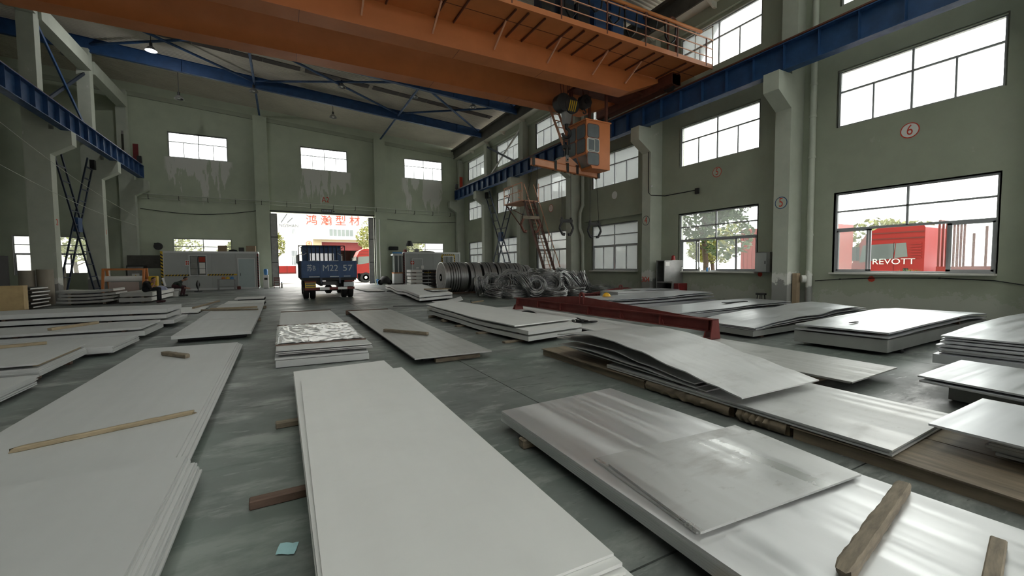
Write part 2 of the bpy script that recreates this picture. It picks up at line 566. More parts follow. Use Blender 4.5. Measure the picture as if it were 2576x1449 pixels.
    def build(s, name, m, parent=None, local=False, smooth=None, mods=None):
        me = bpy.data.meshes.new(name)
        if parent is not None and not local:
            L = parent['_w'] if '_w' in parent else parent.location
            o = Vector(L)
        elif parent is None and not local:
            xs, ys, zs = zip(*s.v)
            o = Vector(((min(xs) + max(xs)) / 2, (min(ys) + max(ys)) / 2, min(zs)))
        else:
            o = Vector((0, 0, 0))
        me.from_pydata([(p[0] - o.x, p[1] - o.y, p[2] - o.z) for p in s.v], [], s.f)
        me.materials.append(m)
        if smooth is not None:
            me.polygons.foreach_set('use_smooth', [True] * len(me.polygons))
            me.set_sharp_from_angle(angle=math.radians(smooth))
        me.update()
        ob = bpy.data.objects.new(name, me)
        COL.objects.link(ob)
        if parent is not None:
            ob.parent = parent
            if not local:
                ob['_w'] = tuple(o)     # world origin of the verts for deeper levels (no offset of its own)
        elif not local:
            ob.location = o
        return ob


def tag(o, label, cat, group=None, kind=None):
    o['label'] = label
    if cat:
        o['category'] = cat
    if group:
        o['group'] = group
    if kind:
        o['kind'] = kind
    return o


def thing(name, loc, label, cat, group=None, rz=0.0):
    o = bpy.data.objects.new(name, None)
    o.empty_display_size = 0.1
    COL.objects.link(o)
    o.location = loc
    o.rotation_euler = (0, 0, rz)
    return tag(o, label, cat, group)


def struct(o, label=None):
    o['kind'] = 'structure'
    if label:
        o['label'] = label
    return o


def sthing(name, loc, label=None):
    o = bpy.data.objects.new(name, None)
    o.empty_display_size = 0.1
    COL.objects.link(o)
    o.location = loc
    return struct(o, label)


def copy_tree(o, parent=None):
    c = o.copy()
    COL.objects.link(c)
    c.parent = parent
    for ch in list(o.children):
        copy_tree(ch, c)
    return c


_fontmesh = {}


def text_mesh(body, size, extrude=0.004):
    cu = bpy.data.curves.new('lettering', 'FONT')
    cu.body = body
    cu.size = size
    cu.extrude = extrude
    cu.align_x = 'CENTER'
    cu.align_y = 'CENTER'
    ob = bpy.data.objects.new('lettering', cu)
    COL.objects.link(ob)
    dg = bpy.context.evaluated_depsgraph_get()
    dg.update()
    me = bpy.data.meshes.new_from_object(ob.evaluated_get(dg))
    bpy.data.objects.remove(ob)
    return me


def text(name, body, size, m, loc, xdir, updir, parent=None, sx=1.0, extrude=0.004, bold=0.0):
    """flat lettering at world loc, reading along xdir, upright along updir"""
    me = text_mesh(body, size, extrude)
    x, u = Vector(xdir).normalized(), Vector(updir).normalized()
    n = x.cross(u)
    o = Vector(parent['_w'] if (parent is not None and '_w' in parent) else (parent.location if parent is not None else (0, 0, 0)))
    for vv in me.vertices:
        c = vv.co
        p = Vector(loc) + x * c.x * sx + u * c.y + n * c.z
        vv.co = p - o
    me.materials.clear()
    me.materials.append(m)
    ob = bpy.data.objects.new(name, me)
    COL.objects.link(ob)
    if parent is not None:
        ob.parent = parent
    return ob


# ---------------------------------------------------------------- the hall
XR, XRO = 15.40, 15.66          # right wall, inner and outer face
YF, YFO = 38.90, 39.16          # far gable, inner and outer face
XL = -24.0
YB = -10.6
BAYS = [5.354 + 6 * k for k in range(-2, 6)]
COLY = [8.354 + 6 * k for k in range(-3, 6)]
WW = 3.516 / 2
ROWS = ((1.21, 3.68), (5.72, 7.41), (9.40, 11.13))


def roof_z(x):
    return 12.65 + (15.4 - x) * 0.0703


# floor slabs with joints
fl = sthing('floor', (0, 10, 0), 'worn grey-green concrete floor of the hall')
MB().bx(XL, XRO, YB, YFO, -0.25, -0.012).build('bed', seam, fl)
xs = [XL, -15.6, -9.6, -3.6, 2.42, 8.4, XRO]
ys = [YB, -4.6, 1.5, 7.62, 13.7, 19.8, 25.9, 32.0, YFO]
for i in range(len(xs) - 1):
    for j in range(len(ys) - 1):
        MB().bx(xs[i] + 0.006, xs[i + 1] - 0.006, ys[j] + 0.006, ys[j + 1] - 0.006, -0.2, 0.0).build('slab', floorm, fl)

# right wall with three rows of windows
m = MB()
ye = [YB]
for y in BAYS:
    ye += [y - WW, y + WW]
ye.append(YFO)
for i in range(0, len(ye), 2):
    m.bx(XR, XRO, ye[i], ye[i + 1], -0.2, 12.1)
for y in BAYS:
    zz = [-0.2] + [z for r in ROWS for z in r] + [12.1]
    for i in range(0, len(zz), 2):
        m.bx(XR, XRO, y - WW, y + WW, zz[i], zz[i + 1])
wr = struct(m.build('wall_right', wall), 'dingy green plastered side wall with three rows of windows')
m = MB().bx(XR - 0.16, XR, YB, YF, 11.25, 11.72)
struct(m.build('trim_1', wall), 'green ring beam above the top windows of the side wall')

# far gable with high windows, low windows and the vehicle doorway
DX0, DX1, DZ = -0.72, 7.12, 5.92
GWX = [(-15.1, -11.55), (-6.99, -3.44), (1.52, 5.06), (9.94, 13.48)]
m = MB()
holes = []
for (a, b) in GWX[1:]:
    holes.append((a, b, 9.54, 11.30))
for (a, b) in (GWX[0], (-6.95, -3.44), (9.96, 13.52)):
    holes.append((a, b, 1.18, 3.70))
holes.append((DX0, DX1, -0.2, DZ))
gx = sorted({XL, XRO} | {h[0] for h in holes} | {h[1] for h in holes} | {-9.5})
for i in range(len(gx) - 1):
    a, b = gx[i], gx[i + 1]
    c = (a + b) / 2
    cuts = sorted((h[2], h[3]) for h in holes if h[0] < c < h[1])
    z = -0.2
    for (u, w) in cuts:
        if u > z:
            m.bx(a, b, YF, YFO, z, u)
        z = w
    za, zb = roof_z(a) + 0.06, roof_z(b) + 0.06
    m.add([(a, YF, z), (b, YF, z), (b, YFO, z), (a, YFO, z), (a, YF, za), (b, YF, zb), (b, YFO, zb), (a, YFO, za)],
          [(0, 3, 2, 1), (4, 5, 6, 7), (0, 1, 5, 4), (1, 2, 6, 5), (2, 3, 7, 6), (3, 0, 4, 7)])
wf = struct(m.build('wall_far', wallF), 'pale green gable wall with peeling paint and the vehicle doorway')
# sloping ledge beam under the roof on the gable
m = MB()
a, b = XL, XR
for off, h in ((-0.62, 0.30),):
    m.add([(a, YF - 0.14, roof_z(a) + off - h), (b, YF - 0.14, roof_z(b) + off - h), (b, YF, roof_z(b) + off - h), (a, YF, roof_z(a) + off - h),
           (a, YF - 0.14, roof_z(a) + off), (b, YF - 0.14, roof_z(b) + off), (b, YF, roof_z(b) + off), (a, YF, roof_z(a) + off)],
          [(0, 3, 2, 1), (4, 5, 6, 7), (0, 1, 5, 4), (1, 2, 6, 5), (2, 3, 7, 6), (3, 0, 4, 7)])
struct(m.build('trim_2', wall), 'sloping plastered beam under the roof on the gable wall')
# gable piers either side of the doorway
for n, (a, b) in enumerate(((-1.72, -0.80), (7.20, 8.14))):
    za, zb = roof_z(a) - 0.62, roof_z(b) - 0.62
    mm = MB().add([(a, YF - 0.42, 0), (b, YF - 0.42, 0), (b, YF, 0), (a, YF, 0), (a, YF - 0.42, za), (b, YF - 0.42, zb), (b, YF, zb), (a, YF, za)],
                  [(0, 3, 2, 1), (4, 5, 6, 7), (0, 1, 5, 4), (1, 2, 6, 5), (2, 3, 7, 6), (3, 0, 4, 7)])
    struct(mm.build('gable_pier', wallF), 'tall green pier on the gable wall ' + ('left of the vehicle doorway', 'right of the vehicle doorway')[n])
# back wall (behind the camera) with an unseen doorway and windows sized for fill light, and the neighbouring bay's side wall
m = MB()
bh = [(0.5, 6.0, 5.0, -0.2)] + [(a, b, 11.3, 9.54) for a, b in ((-7.0, -3.44), (1.52, 5.06), (9.94, 13.48))] + [(9.94, 13.48, 3.7, 1.2)]
gx = sorted({XL, XRO} | {h[0] for h in bh} | {h[1] for h in bh})
for i in range(len(gx) - 1):
    a, b = gx[i], gx[i + 1]
    c = (a + b) / 2
    z = -0.2
    for (u, w) in sorted((h[3], h[2]) for h in bh if h[0] < c < h[1]):
        if u > z:
            m.bx(a, b, YB - 0.25, YB, z, u)
        z = w
    m.bx(a, b, YB - 0.25, YB, z, min(roof_z(a), roof_z(b)) + 0.06)
struct(m.build('wall_back', wall), 'green plastered end wall behind the viewer with an added open doorway')
m = MB()
m.bx(XL - 0.25, XL, YB, YFO, -0.2, roof_z(XL))
struct(m.build('wall_left', wall), 'green plastered side wall of the neighbouring bay')

# roof: corrugated sheets
m = MB()
v, f = [], []
n = 0
y = YB - 0.3
prof = []
while y < YFO + 0.3:
    prof += [(y, 0.0), (y + 0.07, 0.0), (y + 0.10, 0.045), (y + 0.17, 0.045)]
    y += 0.20
RLX = (-7.6, 13.2)
RLY = [(-7.3, -6.0), (-1.3, 0.0), (4.7, 6.0)]          # unseen rooflight strips added over the near bays for top light
XS_ = (XL - 0.3, RLX[0], RLX[1], XRO + 0.35)
for (yy, dz) in prof:
    for x in XS_:
        v.append((x, yy, roof_z(x) + dz))
        v.append((x, yy, roof_z(x) + dz + 0.03))
for i in range(len(prof) - 1):
    ym = (prof[i][0] + prof[i + 1][0]) / 2
    for k in range(3):
        if k == 1 and any(a_ < ym < b_ for a_, b_ in RLY):
            continue
        a, b = 8 * i + 2 * k, 8 * i + 8 + 2 * k
        f += [(a, a + 2, b + 2, b), (a + 1, b + 1, b + 3, a + 3)]
cei = struct(m.add(v, f).build('ceiling', roofm), 'cream corrugated metal roof sloping down to the right')
cei['_w'] = tuple(cei.location)
rlm = bpy.data.materials.new('added_rooflight_sheet')
glass(rlm, 0.35)
for a_, b_ in RLY:
    for k in range(4):
        xa = RLX[0] + (RLX[1] - RLX[0]) * k / 4
        xb = RLX[0] + (RLX[1] - RLX[0]) * (k + 1) / 4 - .01
        MB().add([(xa, a_ - .1, roof_z(xa) + .05), (xb, a_ - .1, roof_z(xb) + .05), (xb, b_ + .1, roof_z(xb) + .05), (xa, b_ + .1, roof_z(xa) + .05),
                  (xa, a_ - .1, roof_z(xa) + .056), (xb, a_ - .1, roof_z(xb) + .056), (xb, b_ + .1, roof_z(xb) + .056), (xa, b_ + .1, roof_z(xa) + .056)],
                 [(0, 3, 2, 1), (4, 5, 6, 7), (0, 1, 5, 4), (1, 2, 6, 5), (2, 3, 7, 6), (3, 0, 4, 7)]).build('rooflight', rlm, cei)  # added panels, out of view, lighting the near plates from above
# dark stained strips of old rooflight between the rafters
for k, yc in enumerate((29.6, 23.4)):
    st = sthing('trim_%d' % (3 + k), (0, yc, roof_z(0) - 0.03), 'dark stained strip of old rooflight sheets under the roof, ' + ('second bay from the gable', 'third bay from the gable')[k])
    xx = -8.0
    while xx < 14:
        L = random.uniform(1.2, 2.2)
        a, b = xx, min(14.2, xx + L)
        MB().add([(a, yc - .28, roof_z(a) - .03), (b, yc - .28, roof_z(b) - .03), (b, yc + .28, roof_z(b) - .03), (a, yc + .28, roof_z(a) - .03),
                  (a, yc - .28, roof_z(a) - .004), (b, yc - .28, roof_z(b) - .004), (b, yc + .28, roof_z(b) - .004), (a, yc + .28, roof_z(a) - .004)],
                 [(0, 3, 2, 1), (4, 5, 6, 7), (0, 1, 5, 4), (1, 2, 6, 5), (2, 3, 7, 6), (3, 0, 4, 7)]).build('sheet', rustm, st)
        xx = b + random.choice((0.02, 0.03, 0.25))

# eaves gutter on the right
g = sthing('trim_5', (14.9, 12, 11.7), 'steel eaves gutter with cream soffit above the side wall')
MB().bx(14.62, 14.70, YB, YF, 11.72, 12.52).bx(14.40, 14.62, YB, YF, 12.38, 12.52).build('gutter_side', gutm, g)
MB().bx(14.70, XR, YB, YF, 11.72, 11.76).build('soffit', soffm, g)
y = 38.35 - 3
while y > YB:
    MB().prism([(14.72, 11.72), (15.24, 11.72), (15.24, 11.50), (15.10, 11.50)], 'y', y - 0.05, y + 0.05).build('bracket', soffm, g)
    y -= 3.0


# columns
def column(x_in, s, yc, lab, top):
    """s=+1: wall on the +x side (right row); s=-1: left row"""
    c = sthing('column', (x_in + s * 0.4, yc, 0), lab)
    w = 0.25
    a, b = x_in, x_in + s * 0.82
    MB().bx(min(a, b), max(a, b), yc - w, yc + w, 0, 8.45).build('shaft', colm, c)
    a2, b2 = x_in + s * 0.26, x_in + s * 0.80
    MB().bx(min(a2, b2), max(a2, b2), yc - w, yc + w, 8.45, top).build('upper_shaft', colm, c)
    e = x_in - s * 0.72
    MB().prism([(x_in, 6.55), (e, 7.02), (e, 7.62), (x_in, 7.62)], 'y', yc - w, yc + w).build('corbel', colm, c)
    return c


ordn = ['nearest', 'second nearest', 'third', 'fourth', 'fifth', 'sixth', 'seventh', 'eighth', 'ninth']
RC, LC = {}, {}
for i, yc in enumerate(COLY):
    RC[i] = column(14.68, 1, yc if i < 8 else 38.45, 'green concrete column with crane corbel on the right wall, ' + ordn[8 - i] + ' from the gable' if i < 8 else 'green concrete corner column where right wall meets the gable', 11.5)
    LC[i] = column(-8.80, -1, yc if i < 8 else 38.45, 'free-standing concrete column in the left row, ' + ordn[8 - i] + ' from the gable' if i < 8 else 'concrete column of the left row against the gable', roof_z(-9.2) - 0.75)
# concrete tie beams between the left column heads
for i in range(len(COLY) - 1):
    struct(MB().bx(-9.5, -8.96, COLY[i] + 0.25, COLY[i + 1] - 0.25, 12.42, 13.12).build('tie_beam', colm), 'pale concrete tie beam joining left column heads, ' + ordn[7 - i] + ' bay from the gable')


# crane runway beams with stiffeners and rail
def runway(xc, lab):
    r = sthing('crane_runway', (xc, 12, 7.62), lab)
    y0, y1 = YB + 0.3, 37.4
    MB().bx(xc - 0.17, xc + 0.17, y0, y1, 7.62, 7.65).build('bottom_flange', bluem, r)
    MB().bx(xc - 0.19, xc + 0.19, y0, y1, 8.42, 8.45).build('top_flange', bluem, r)
    MB().bx(xc - 0.008, xc + 0.008, y0, y1, 7.65, 8.42).build('web', bluem, r)
    MB().bx(xc - 0.06, xc + 0.06, y0, y1, 8.45, 8.48).bx(xc - 0.02, xc + 0.02, y0, y1, 8.48, 8.55).bx(xc - 0.04, xc + 0.04, y0, y1, 8.55, 8.60).build('rail', orust, r)
    st = MB().bx(xc - 0.155, xc + 0.155, -0.006, 0.006, 7.65, 8.42).build('stiffener', bluem, r)
    st.location = (0, y0 + 0.4 - 0, 0)
    y = y0 + 0.4
    first = True
    while y < y1:
        q = st if first else st.copy()
        if not first:
            COL.objects.link(q)
            q.parent = r
        q.location = (0, y, 0)
        first = False
        y += 1.0
    for yb in (y1,):
        MB().bx(xc - 0.16, xc + 0.16, yb - 0.02, yb + 0.01, 7.62, 8.45).build('end_plate', bluem, r)
        MB().bx(xc - 0.12, xc + 0.12, yb - 0.25, yb - 0.05, 8.60, 9.05).build('buffer_stop', darkm, r)
    return r


runway(14.30, 'blue crane runway beam on the right wall columns')
runway(-8.25, 'blue crane runway beam with rusty rail on the left columns')


# rafters
def rafter(yc, lab):
    r = sthing('rafter', (3, yc, 12.5), lab)
    za = lambda x: 12.02 + (14.4 - x) * 0.0631
    zt = lambda x: roof_z(x) - 0.10
    a, b = XL, 14.62

    def slab(zlo, zhi, hw):
        return MB().add([(a, yc - hw, zlo(a)), (b, yc - hw, zlo(b)), (b, yc + hw, zlo(b)), (a, yc + hw, zlo(a)), (a, yc - hw, zhi(a)), (b, yc - hw, zhi(b)), (b, yc + hw, zhi(b)), (a, yc + hw, zhi(a))],
                        [(0, 3, 2, 1), (4, 5, 6, 7), (0, 1, 5, 4), (1, 2, 6, 5), (2, 3, 7, 6), (3, 0, 4, 7)])
    slab(lambda x: za(x) + 0.02, lambda x: zt(x) - 0.02, 0.008).build('web', bluem, r)
    slab(za, lambda x: za(x) + 0.02, 0.11).build('bottom_flange', bluem, r)
    slab(lambda x: zt(x) - 0.02, zt, 0.11).build('top_flange', bluem, r)
    for x in (-1.3, 7.8, 12.5, 10.0, -5.0, 3.4):
        MB().bx(x - 0.01, x + 0.01, yc - 0.1, yc + 0.1, za(x) + 0.02, zt(x) - 0.02).build('stiffener', bluem, r)
    return r


for i, yc in enumerate(COLY[:-1]):
    rafter(yc, 'dark blue steel roof beam, ' + ordn[7 - i] + ' from the gable')
# roof bracing rods and ridge struts, blue
zb = lambda x: 12.12 + (14.4 - x) * 0.0631
brs = []
bayw = ('second bay from the gable', 'first bay from the gable', 'third bay from the gable')
thw = {-9.0: 'left third', -1.2: 'middle third', 7.9: 'right third'}
for k, (ya, yb_) in enumerate(((32.35, 26.35), (38.9, 32.35), (26.35, 20.35))):
    for x0 in (-9.0, -1.2, 7.9):
        x1 = {-9.0: -1.2, -1.2: 7.9, 7.9: 14.4}[x0]
        if k == 0 or k == 2:
            brs.append(((x0, ya, zb(x0) + .35), (x1, yb_, zb(x1) + .35), 'blue diagonal roof brace running toward the viewer to the right, %s, %s' % (bayw[k], thw[x0])))
            brs.append(((x1, ya, zb(x1) + .28), (x0, yb_, zb(x0) + .28), 'blue diagonal roof brace running toward the viewer to the left, %s, %s' % (bayw[k], thw[x0])))
    for x in (-1.25, 7.85):
        brs.append(((x, ya, zb(x) + .15), (x, yb_, zb(x) + .15), 'blue lengthwise roof strut in line with the pier %s of the doorway, %s' % ('left' if x < 0 else 'right', bayw[k])))
for p, q, lab in brs:
    struct(MB().cyl(p, q, 0.07, 8).build('roof_brace', bluem, smooth=40), lab)


# ---------------------------------------------------------------- windows
WN = [0]


def frame_parts(t, h, w, kind, sash=None):
    """window in local axes: y across (width), x outward, z up"""
    B = 0.05
    MB().bx(-.04, .04, -w, w, 0, B).bx(-.04, .04, -w, w, h - B, h).bx(-.04, .04, -w, -w + B, B, h - B).bx(-.04, .04, w - B, w, B, h - B).build('frame', alum, t, local=True)

    def pane(a, b, c, d, x=0.0):
        MB().bx(x - .003, x + .003, a, b, c, d).build('pane', glaz, t, local=True)

    def bar(a, b, c, d, nm, x=0.0):
        MB().bx(x - .03, x + .03, a, b, c, d).build(nm, alum, t, local=True)
    if kind == 'upper':
        zt = h * 0.63
        bar(-w + B, w - B, zt - .025, zt + .025, 'transom')
        bar(-.025, .025, B, h - B, 'mullion')
        for y in (-w / 2, w / 2):
            bar(y - .02, y + .02, B, zt - .025, 'mullion')
        for a, b in ((-w + B, -.025), (.025, w - B)):
            pane(a, b, zt + .025, h - B)
        e = [-w + B, -w / 2, 0, w / 2, w - B]
        for i in range(4):
            pane(e[i] + .02, e[i + 1] - .02, B, zt - .025)
    else:
        t1, t2 = h * 0.77, h * 0.545
        bar(-w + B, w - B, t1 - .025, t1 + .025, 'transom')
        bar(-w + B, w - B, t2 - .035, t2 + .035, 'transom')
        bar(-.025, .025, t2, h - B, 'mullion')
        for a, b in ((-w + B, -.025), (.025, w - B)):
            pane(a, b, t1 + .025, h - B)
            pane(a, b, t2 + .035, t1 - .025)
        for (c, x) in (sash or ((-.75, -.02), (-.25, .02), (.25, -.02), (.75, .02))):
            a, b = c * w - w / 4, c * w + w / 4
            a, b = max(a, -w + B), min(b, w - B)
            s_ = MB().bx(x - .018, x + .018, a, a + .05, B, t2 - .035).bx(x - .018, x + .018, b - .05, b, B, t2 - .035).bx(x - .018, x + .018, a, b, B, B + .05).bx(x - .018, x + .018, a, b, t2 - .08, t2 - .035).build('sash', alum, t, local=True)
            MB().bx(x - .003, x + .003, a + .05, b - .05, B + .05, t2 - .08).build('pane', glaz, s_, local=True)


def window(loc, rz, h, w, kind, lab, sash=None, proto=None, sill=False):
    WN[0] += 1
    if proto is None:
        t = sthing('window_%d' % WN[0], loc, lab)
        frame_parts(t, h, w, kind, sash)
        if sill:
            MB().bx(-.30, -.02, -w - .03, w + .03, -.05, 0.0).build('window_sill', frameW, t, local=True)
        MB().bx(-.1, .06, -w - .03, -w, 0, h).bx(-.1, .06, w, w + .03, 0, h).bx(-.1, .06, -w - .03, w + .03, h, h + .03).build('reveal_trim', frameW, t, local=True)
    else:
        t = copy_tree(proto)
        t.name = 'window_%d' % WN[0]
        t['label'] = lab
    t.location = loc
    t.rotation_euler = (0, 0, rz)
    return t


rown = ('low', 'middle', 'top')
bayn = {5: 'nearest the camera', 4: 'second nearest the camera', 3: 'third nearest', 2: 'fourth nearest', 1: 'second from the gable', 0: 'next to the gable'}
protoU = None
protoL = None
for i, yc in enumerate(BAYS):
    for r, (z0, z1) in enumerate(ROWS):
        k = 7 - i
        lab = '%s-row window in the right wall, %s' % (rown[r], bayn.get(k, 'beside or behind the viewer, %s' % ('farther' if i == 0 else 'nearer')))
        if r == 0:
            sash = {5: ((.75, -.02), (.72, .02), (-.75, -.02), (-.72, .02)), 4: ((.75, -.02), (.70, .02), (-.25, .02), (-.75, -.02))}.get(k)
            w = window((15.50, yc, z0), 0, z1 - z0, WW, 'lower', lab, sash, None if sash or protoL is None else protoL, sill=True)
            if sash is None and protoL is None:
                protoL = w
        else:
            h = z1 - z0
            w = window((15.50, yc, z0), 0, 1.71, WW, 'upper', lab, None, protoU)
            if protoU is None:
                protoU = w
pos = ('in the neighbouring bay', 'left of the doorway', 'above the doorway', 'right of the doorway')
pf = None
for i, (a, b) in enumerate(GWX):
    if i == 0:
        continue
    w = window(((a + b) / 2, YF + 0.1, 9.54), PI / 2, 1.76, (b - a) / 2, 'upper', 'bright high window in the gable wall, ' + pos[i], None, pf)
    pf = pf or w
pf = None
for i, (a, b) in enumerate((GWX[0], (-6.95, -3.44), (9.96, 13.52))):
    w = window(((a + b) / 2, YF + 0.1, 1.18), PI / 2, 2.52, (b - a) / 2, 'lower', 'low gable window ' + ('in the neighbouring bay', 'behind the left office cabin', 'behind the right office cabin')[i], None, pf)
    pf = pf or w

# door leaves of the vehicle doorway, folded back
for n, (a, b, lab) in enumerate(((6.62, 7.04, 'narrow grey folded door leaf at the right jamb'), (7.10, 7.46, 'second grey folded door leaf behind the right jamb'), (-0.80, -0.30, 'grey steel door leaf folded at the left jamb'))):
    d = sthing('door_%d' % (n + 1), ((a + b) / 2, YF - 0.3, 0.0), lab)
    y0 = YF - 0.34 + 0.1 * (n == 1)
    MB().bx(a, b, y0, y0 + 0.06, 0.05, 5.78).build('leaf', greym, d)
    for x in (a, b - .04):
        MB().bx(x, x + .04, y0 - .02, y0, 0.05, 5.78).build('stile', darkm, d)
    for z in (0.05, 1.9, 3.9, 5.72):
        MB().bx(a + .04, b - .04, y0 - .015, y0, z, z + .06).build('rail', darkm, d)
struct(MB().bx(DX0 - .3, DX1 + .6, YF - .10, YF - .02, 5.95, 6.05).build('trim_6', darkm), 'dark door track above the vehicle doorway')

# ---------------------------------------------------------------- pipes and cables on the walls
q = thing('wall_pipe', (3, YF - 0.2, 6.55), 'pair of thin pipes on brackets along the gable wall', 'pipe')
zz = lambda x: 6.77 - (x + 8.9) * 0.0075
MB().tube([(-8.6, YF - .25, zz(-8.6)), (-1.6, YF - .25, zz(-1.6)), (-1.75, YF - .52, zz(-1.7)), (8.2, YF - .52, zz(8)), (8.3, YF - .25, zz(8.3)), (14.9, YF - .25, zz(15))], 0.04, 8).build('upper_pipe', colm, q, smooth=60)
MB().tube([(-8.6, YF - .2, zz(-8.6) - .28), (-1.6, YF - .2, zz(-1.6) - .28), (-1.75, YF - .5, zz(-1.7) - .28), (8.2, YF - .5, zz(8) - .28), (8.3, YF - .2, zz(8.3) - .28), (14.9, YF - .2, zz(15) - .28)], 0.025, 8).build('lower_pipe', colm, q, smooth=60)
for k in range(14):
    x = -8.2 + k * 1.72
    e = .52 if -1.75 < x < 8.2 else .25
    MB().bx(x - .02, x + .02, YF - e, YF, zz(x) - .34, zz(x) - .30).bx(x - .02, x + .02, YF - e - .02, YF - e + .02, zz(x) - .34, zz(x) + .05).build('bracket', gutm, q)
tag(MB().tube([(-8.7 + t * 7.0, YF - .08, 5.75 - 0.35 * math.sin(PI * t) + .2 * t) for t in [i / 10 for i in range(11)]], 0.022, 6).build('cable', blackm, smooth=60), 'sagging black cable on the gable wall left of the doorway', 'cable')
tag(MB().tube([(8.3 + t * 6.6, YF - .08, 5.75 - 0.15 * math.sin(PI * t)) for t in [i / 10 for i in range(11)]], 0.02, 6).build('cable', blackm, smooth=60), 'dark cable on the gable wall right of the doorway', 'cable')
# downpipes on the right wall
for i, (yc, lab) in enumerate(((7.72, 'grey downpipe beside the column between the two nearest windows'), (19.7, 'crooked downpipe beside the column left of the numbered four'))):
    d = thing('downpipe', (15.2, yc, 0), lab, 'pipe')
    if i == 0:
        MB().cyl((15.22, yc, 0), (15.22, yc, 11.5), .09, 12).build('pipe', colm, d, smooth=50)
    else:
        MB().tube([(15.2, yc, 0), (15.2, yc, 3.2), (15.0, yc, 3.6), (15.0, yc, 4.5), (15.2, yc, 4.9), (15.2, yc, 11.5)], .09, 12).build('pipe', colm, d, smooth=50)
    for z in (0.55, 1.1, 2.4, 4.9, 6.2, 7.2, 8.8):
        MB().cyl((15.2 if i else 15.22, yc, z), (15.2 if i else 15.22, yc, z + .07), .105, 12).build('collar', colm, d, smooth=50)
    if i == 0:
        MB().cyl((15.10, yc + .03, 1.0), (15.02, yc + .12, 1.0), .12, 12).build('inspection_cap', colm, d, smooth=50)
tag(MB().bx(15.2, 15.4, 14.6, 19.58, 3.95, 4.45).build('ledge_beam', wall), 'plain concrete lintel beam above the fourth low window on the right wall', 'beam', kind='structure')
# conduit with lamp on the column between windows four and five
c = thing('wall_conduit', (14.6, 14.0, 4.6), 'thin dark conduit loop on the right wall beside the circled five', 'cable')
MB().tube([(14.66, 14.2, 7.6), (14.66, 14.2, 4.75), (14.66, 14.05, 4.62), (15.38, 13.9, 4.62), (15.38, 12.2, 4.62)], .018, 6).build('conduit', blackm, c, smooth=60)
MB().bx(15.30, 15.40, 12.1, 12.25, 4.45, 4.68).build('junction_box', darkm, c)
MB().cyl((14.62, 14.0, 5.05), (14.5, 13.85, 4.98), .04, 8).build('lamp_tube', whitem, c)

# long sagging wires in the left bay
for k, (p, q_, sg, lab) in enumerate((((-9.6, 13.0, 7.6), (-8.6, 38.15, 4.9), .5, 'pale sagging wire strung across the left columns, upper'), ((-9.6, 14.0, 5.6), (-8.6, 38.15, 4.4), .45, 'pale sagging wire strung across the left columns, lower'))):
    pts = []
    for i in range(15):
        t = i / 14
        P = Vector(p).lerp(Vector(q_), t)
        pts.append((-7.9 - 0.6 * t, P.y, P.z - sg * math.sin(PI * t)))
    tag(MB().tube(pts, .009, 5).build('wire', colm, smooth=60), lab, 'wire')


# ---------------------------------------------------------------- painted numbers and signs
def disc_sign(loc, r, body, lab, nx, m_ring, m_txt, tsize, face=whitem, tilt=None):
    """nx: reading direction; discs are 6 mm thick, set on the wall or column face"""
    t = thing('number_sign', loc, lab, 'sign')
    x = Vector(nx)
    u = Vector((0, 0, 1))
    n = x.cross(u)
    o = Vector(loc)
    MB().cyl(o, o + n * .006, r, 28).build('ring', m_ring, t)
    MB().cyl(o + n * .004, o + n * .009, r * .88, 28).build('disc', face, t)
    if body:
        text('numeral', body, tsize, m_txt, o + n * .0095, nx, u, t, sx=.75, extrude=.002)
    return t


RW = (0, -1, 0)    # reading direction on the right wall, seen from inside
p = px(2289, 328, XR)
disc_sign((XR - .001, p.y, p.z), .21, '6', 'white disc with red 6 under the nearest middle window', RW, redtxt, redtxt, .40)
p = px(1804, 433, XR)
disc_sign((XR - .001, p.y, p.z), .20, '5', 'white disc with red 5 below the second middle window', RW, redtxt, redtxt, .38, face=colm)
p = px(1546, 491, XR)
disc_sign((XR - .001, p.y, p.z), .20, '', 'blank white round patch on the right wall below the third middle window', RW, whitem, redtxt, .3)
p = px(1386, 524, XR)
disc_sign((XR - .001, p.y, p.z), .24, '3', 'white oval disc with red 3 on the right wall above the stairs', RW, redtxt, redtxt, .42)
p = px(1967, 510, 14.68)
disc_sign((14.679, 8.354, p.z), .20, '5', 'red 5 in a blue ring painted on the nearest right column', RW, bluem, redtxt, .42, face=colm)
p = px(1625, 555, 14.68)
disc_sign((14.679, 14.354, p.z), .22, '4', 'red 4 in a thin ring on the second nearest right column', RW, grtxt, redtxt, .45, face=colm)
p = px(1625, 688, XR)
text_o = tag(text('painted_text', '304', .34, redtxt, (14.676, 14.354, .82), RW, (0, 0, 1)), 'red brushed 304 low on the second nearest right column', 'lettering')
for k, (xx, yy) in enumerate(((1912, 690), (2192, 702))):
    p = px(xx, yy, XR)
    tag(MB().cyl((XR, p.y, p.z), (XR - .006, p.y, p.z), .09, 7).build('paint_mark', redtxt), ('red paint blot on the wall left of the nearest right column', 'red paint blot under the nearest low window')[k], 'paint mark')
p = py(819, 503, YF)
tag(text('painted_text', 'A2', .62, redtxt, (p.x, YF - .006, p.z), (1, 0, 0), (0, 0, 1), sx=.8), 'red A2 painted on the gable wall over the doorway', 'lettering')
t = thing('exit_sign', (3.3, YF - .12, 6.05), 'small dark plate with illegible white characters over the doorway', 'sign')
MB().bx(2.95, 3.75, YF - .1, YF, 6.08, 6.34).build('plate', grtxt, t)
for k in range(6):
    MB().bx(3.0 + k * .12, 3.09 + k * .12, YF - .104, YF - .1, 6.14, 6.28).build('character', whtxt, t)
MB().prism([(3.85, 6.12), (4.0, 6.2), (3.85, 6.28)], 'y', YF - .05, YF).build('arrow', grtxt, t)
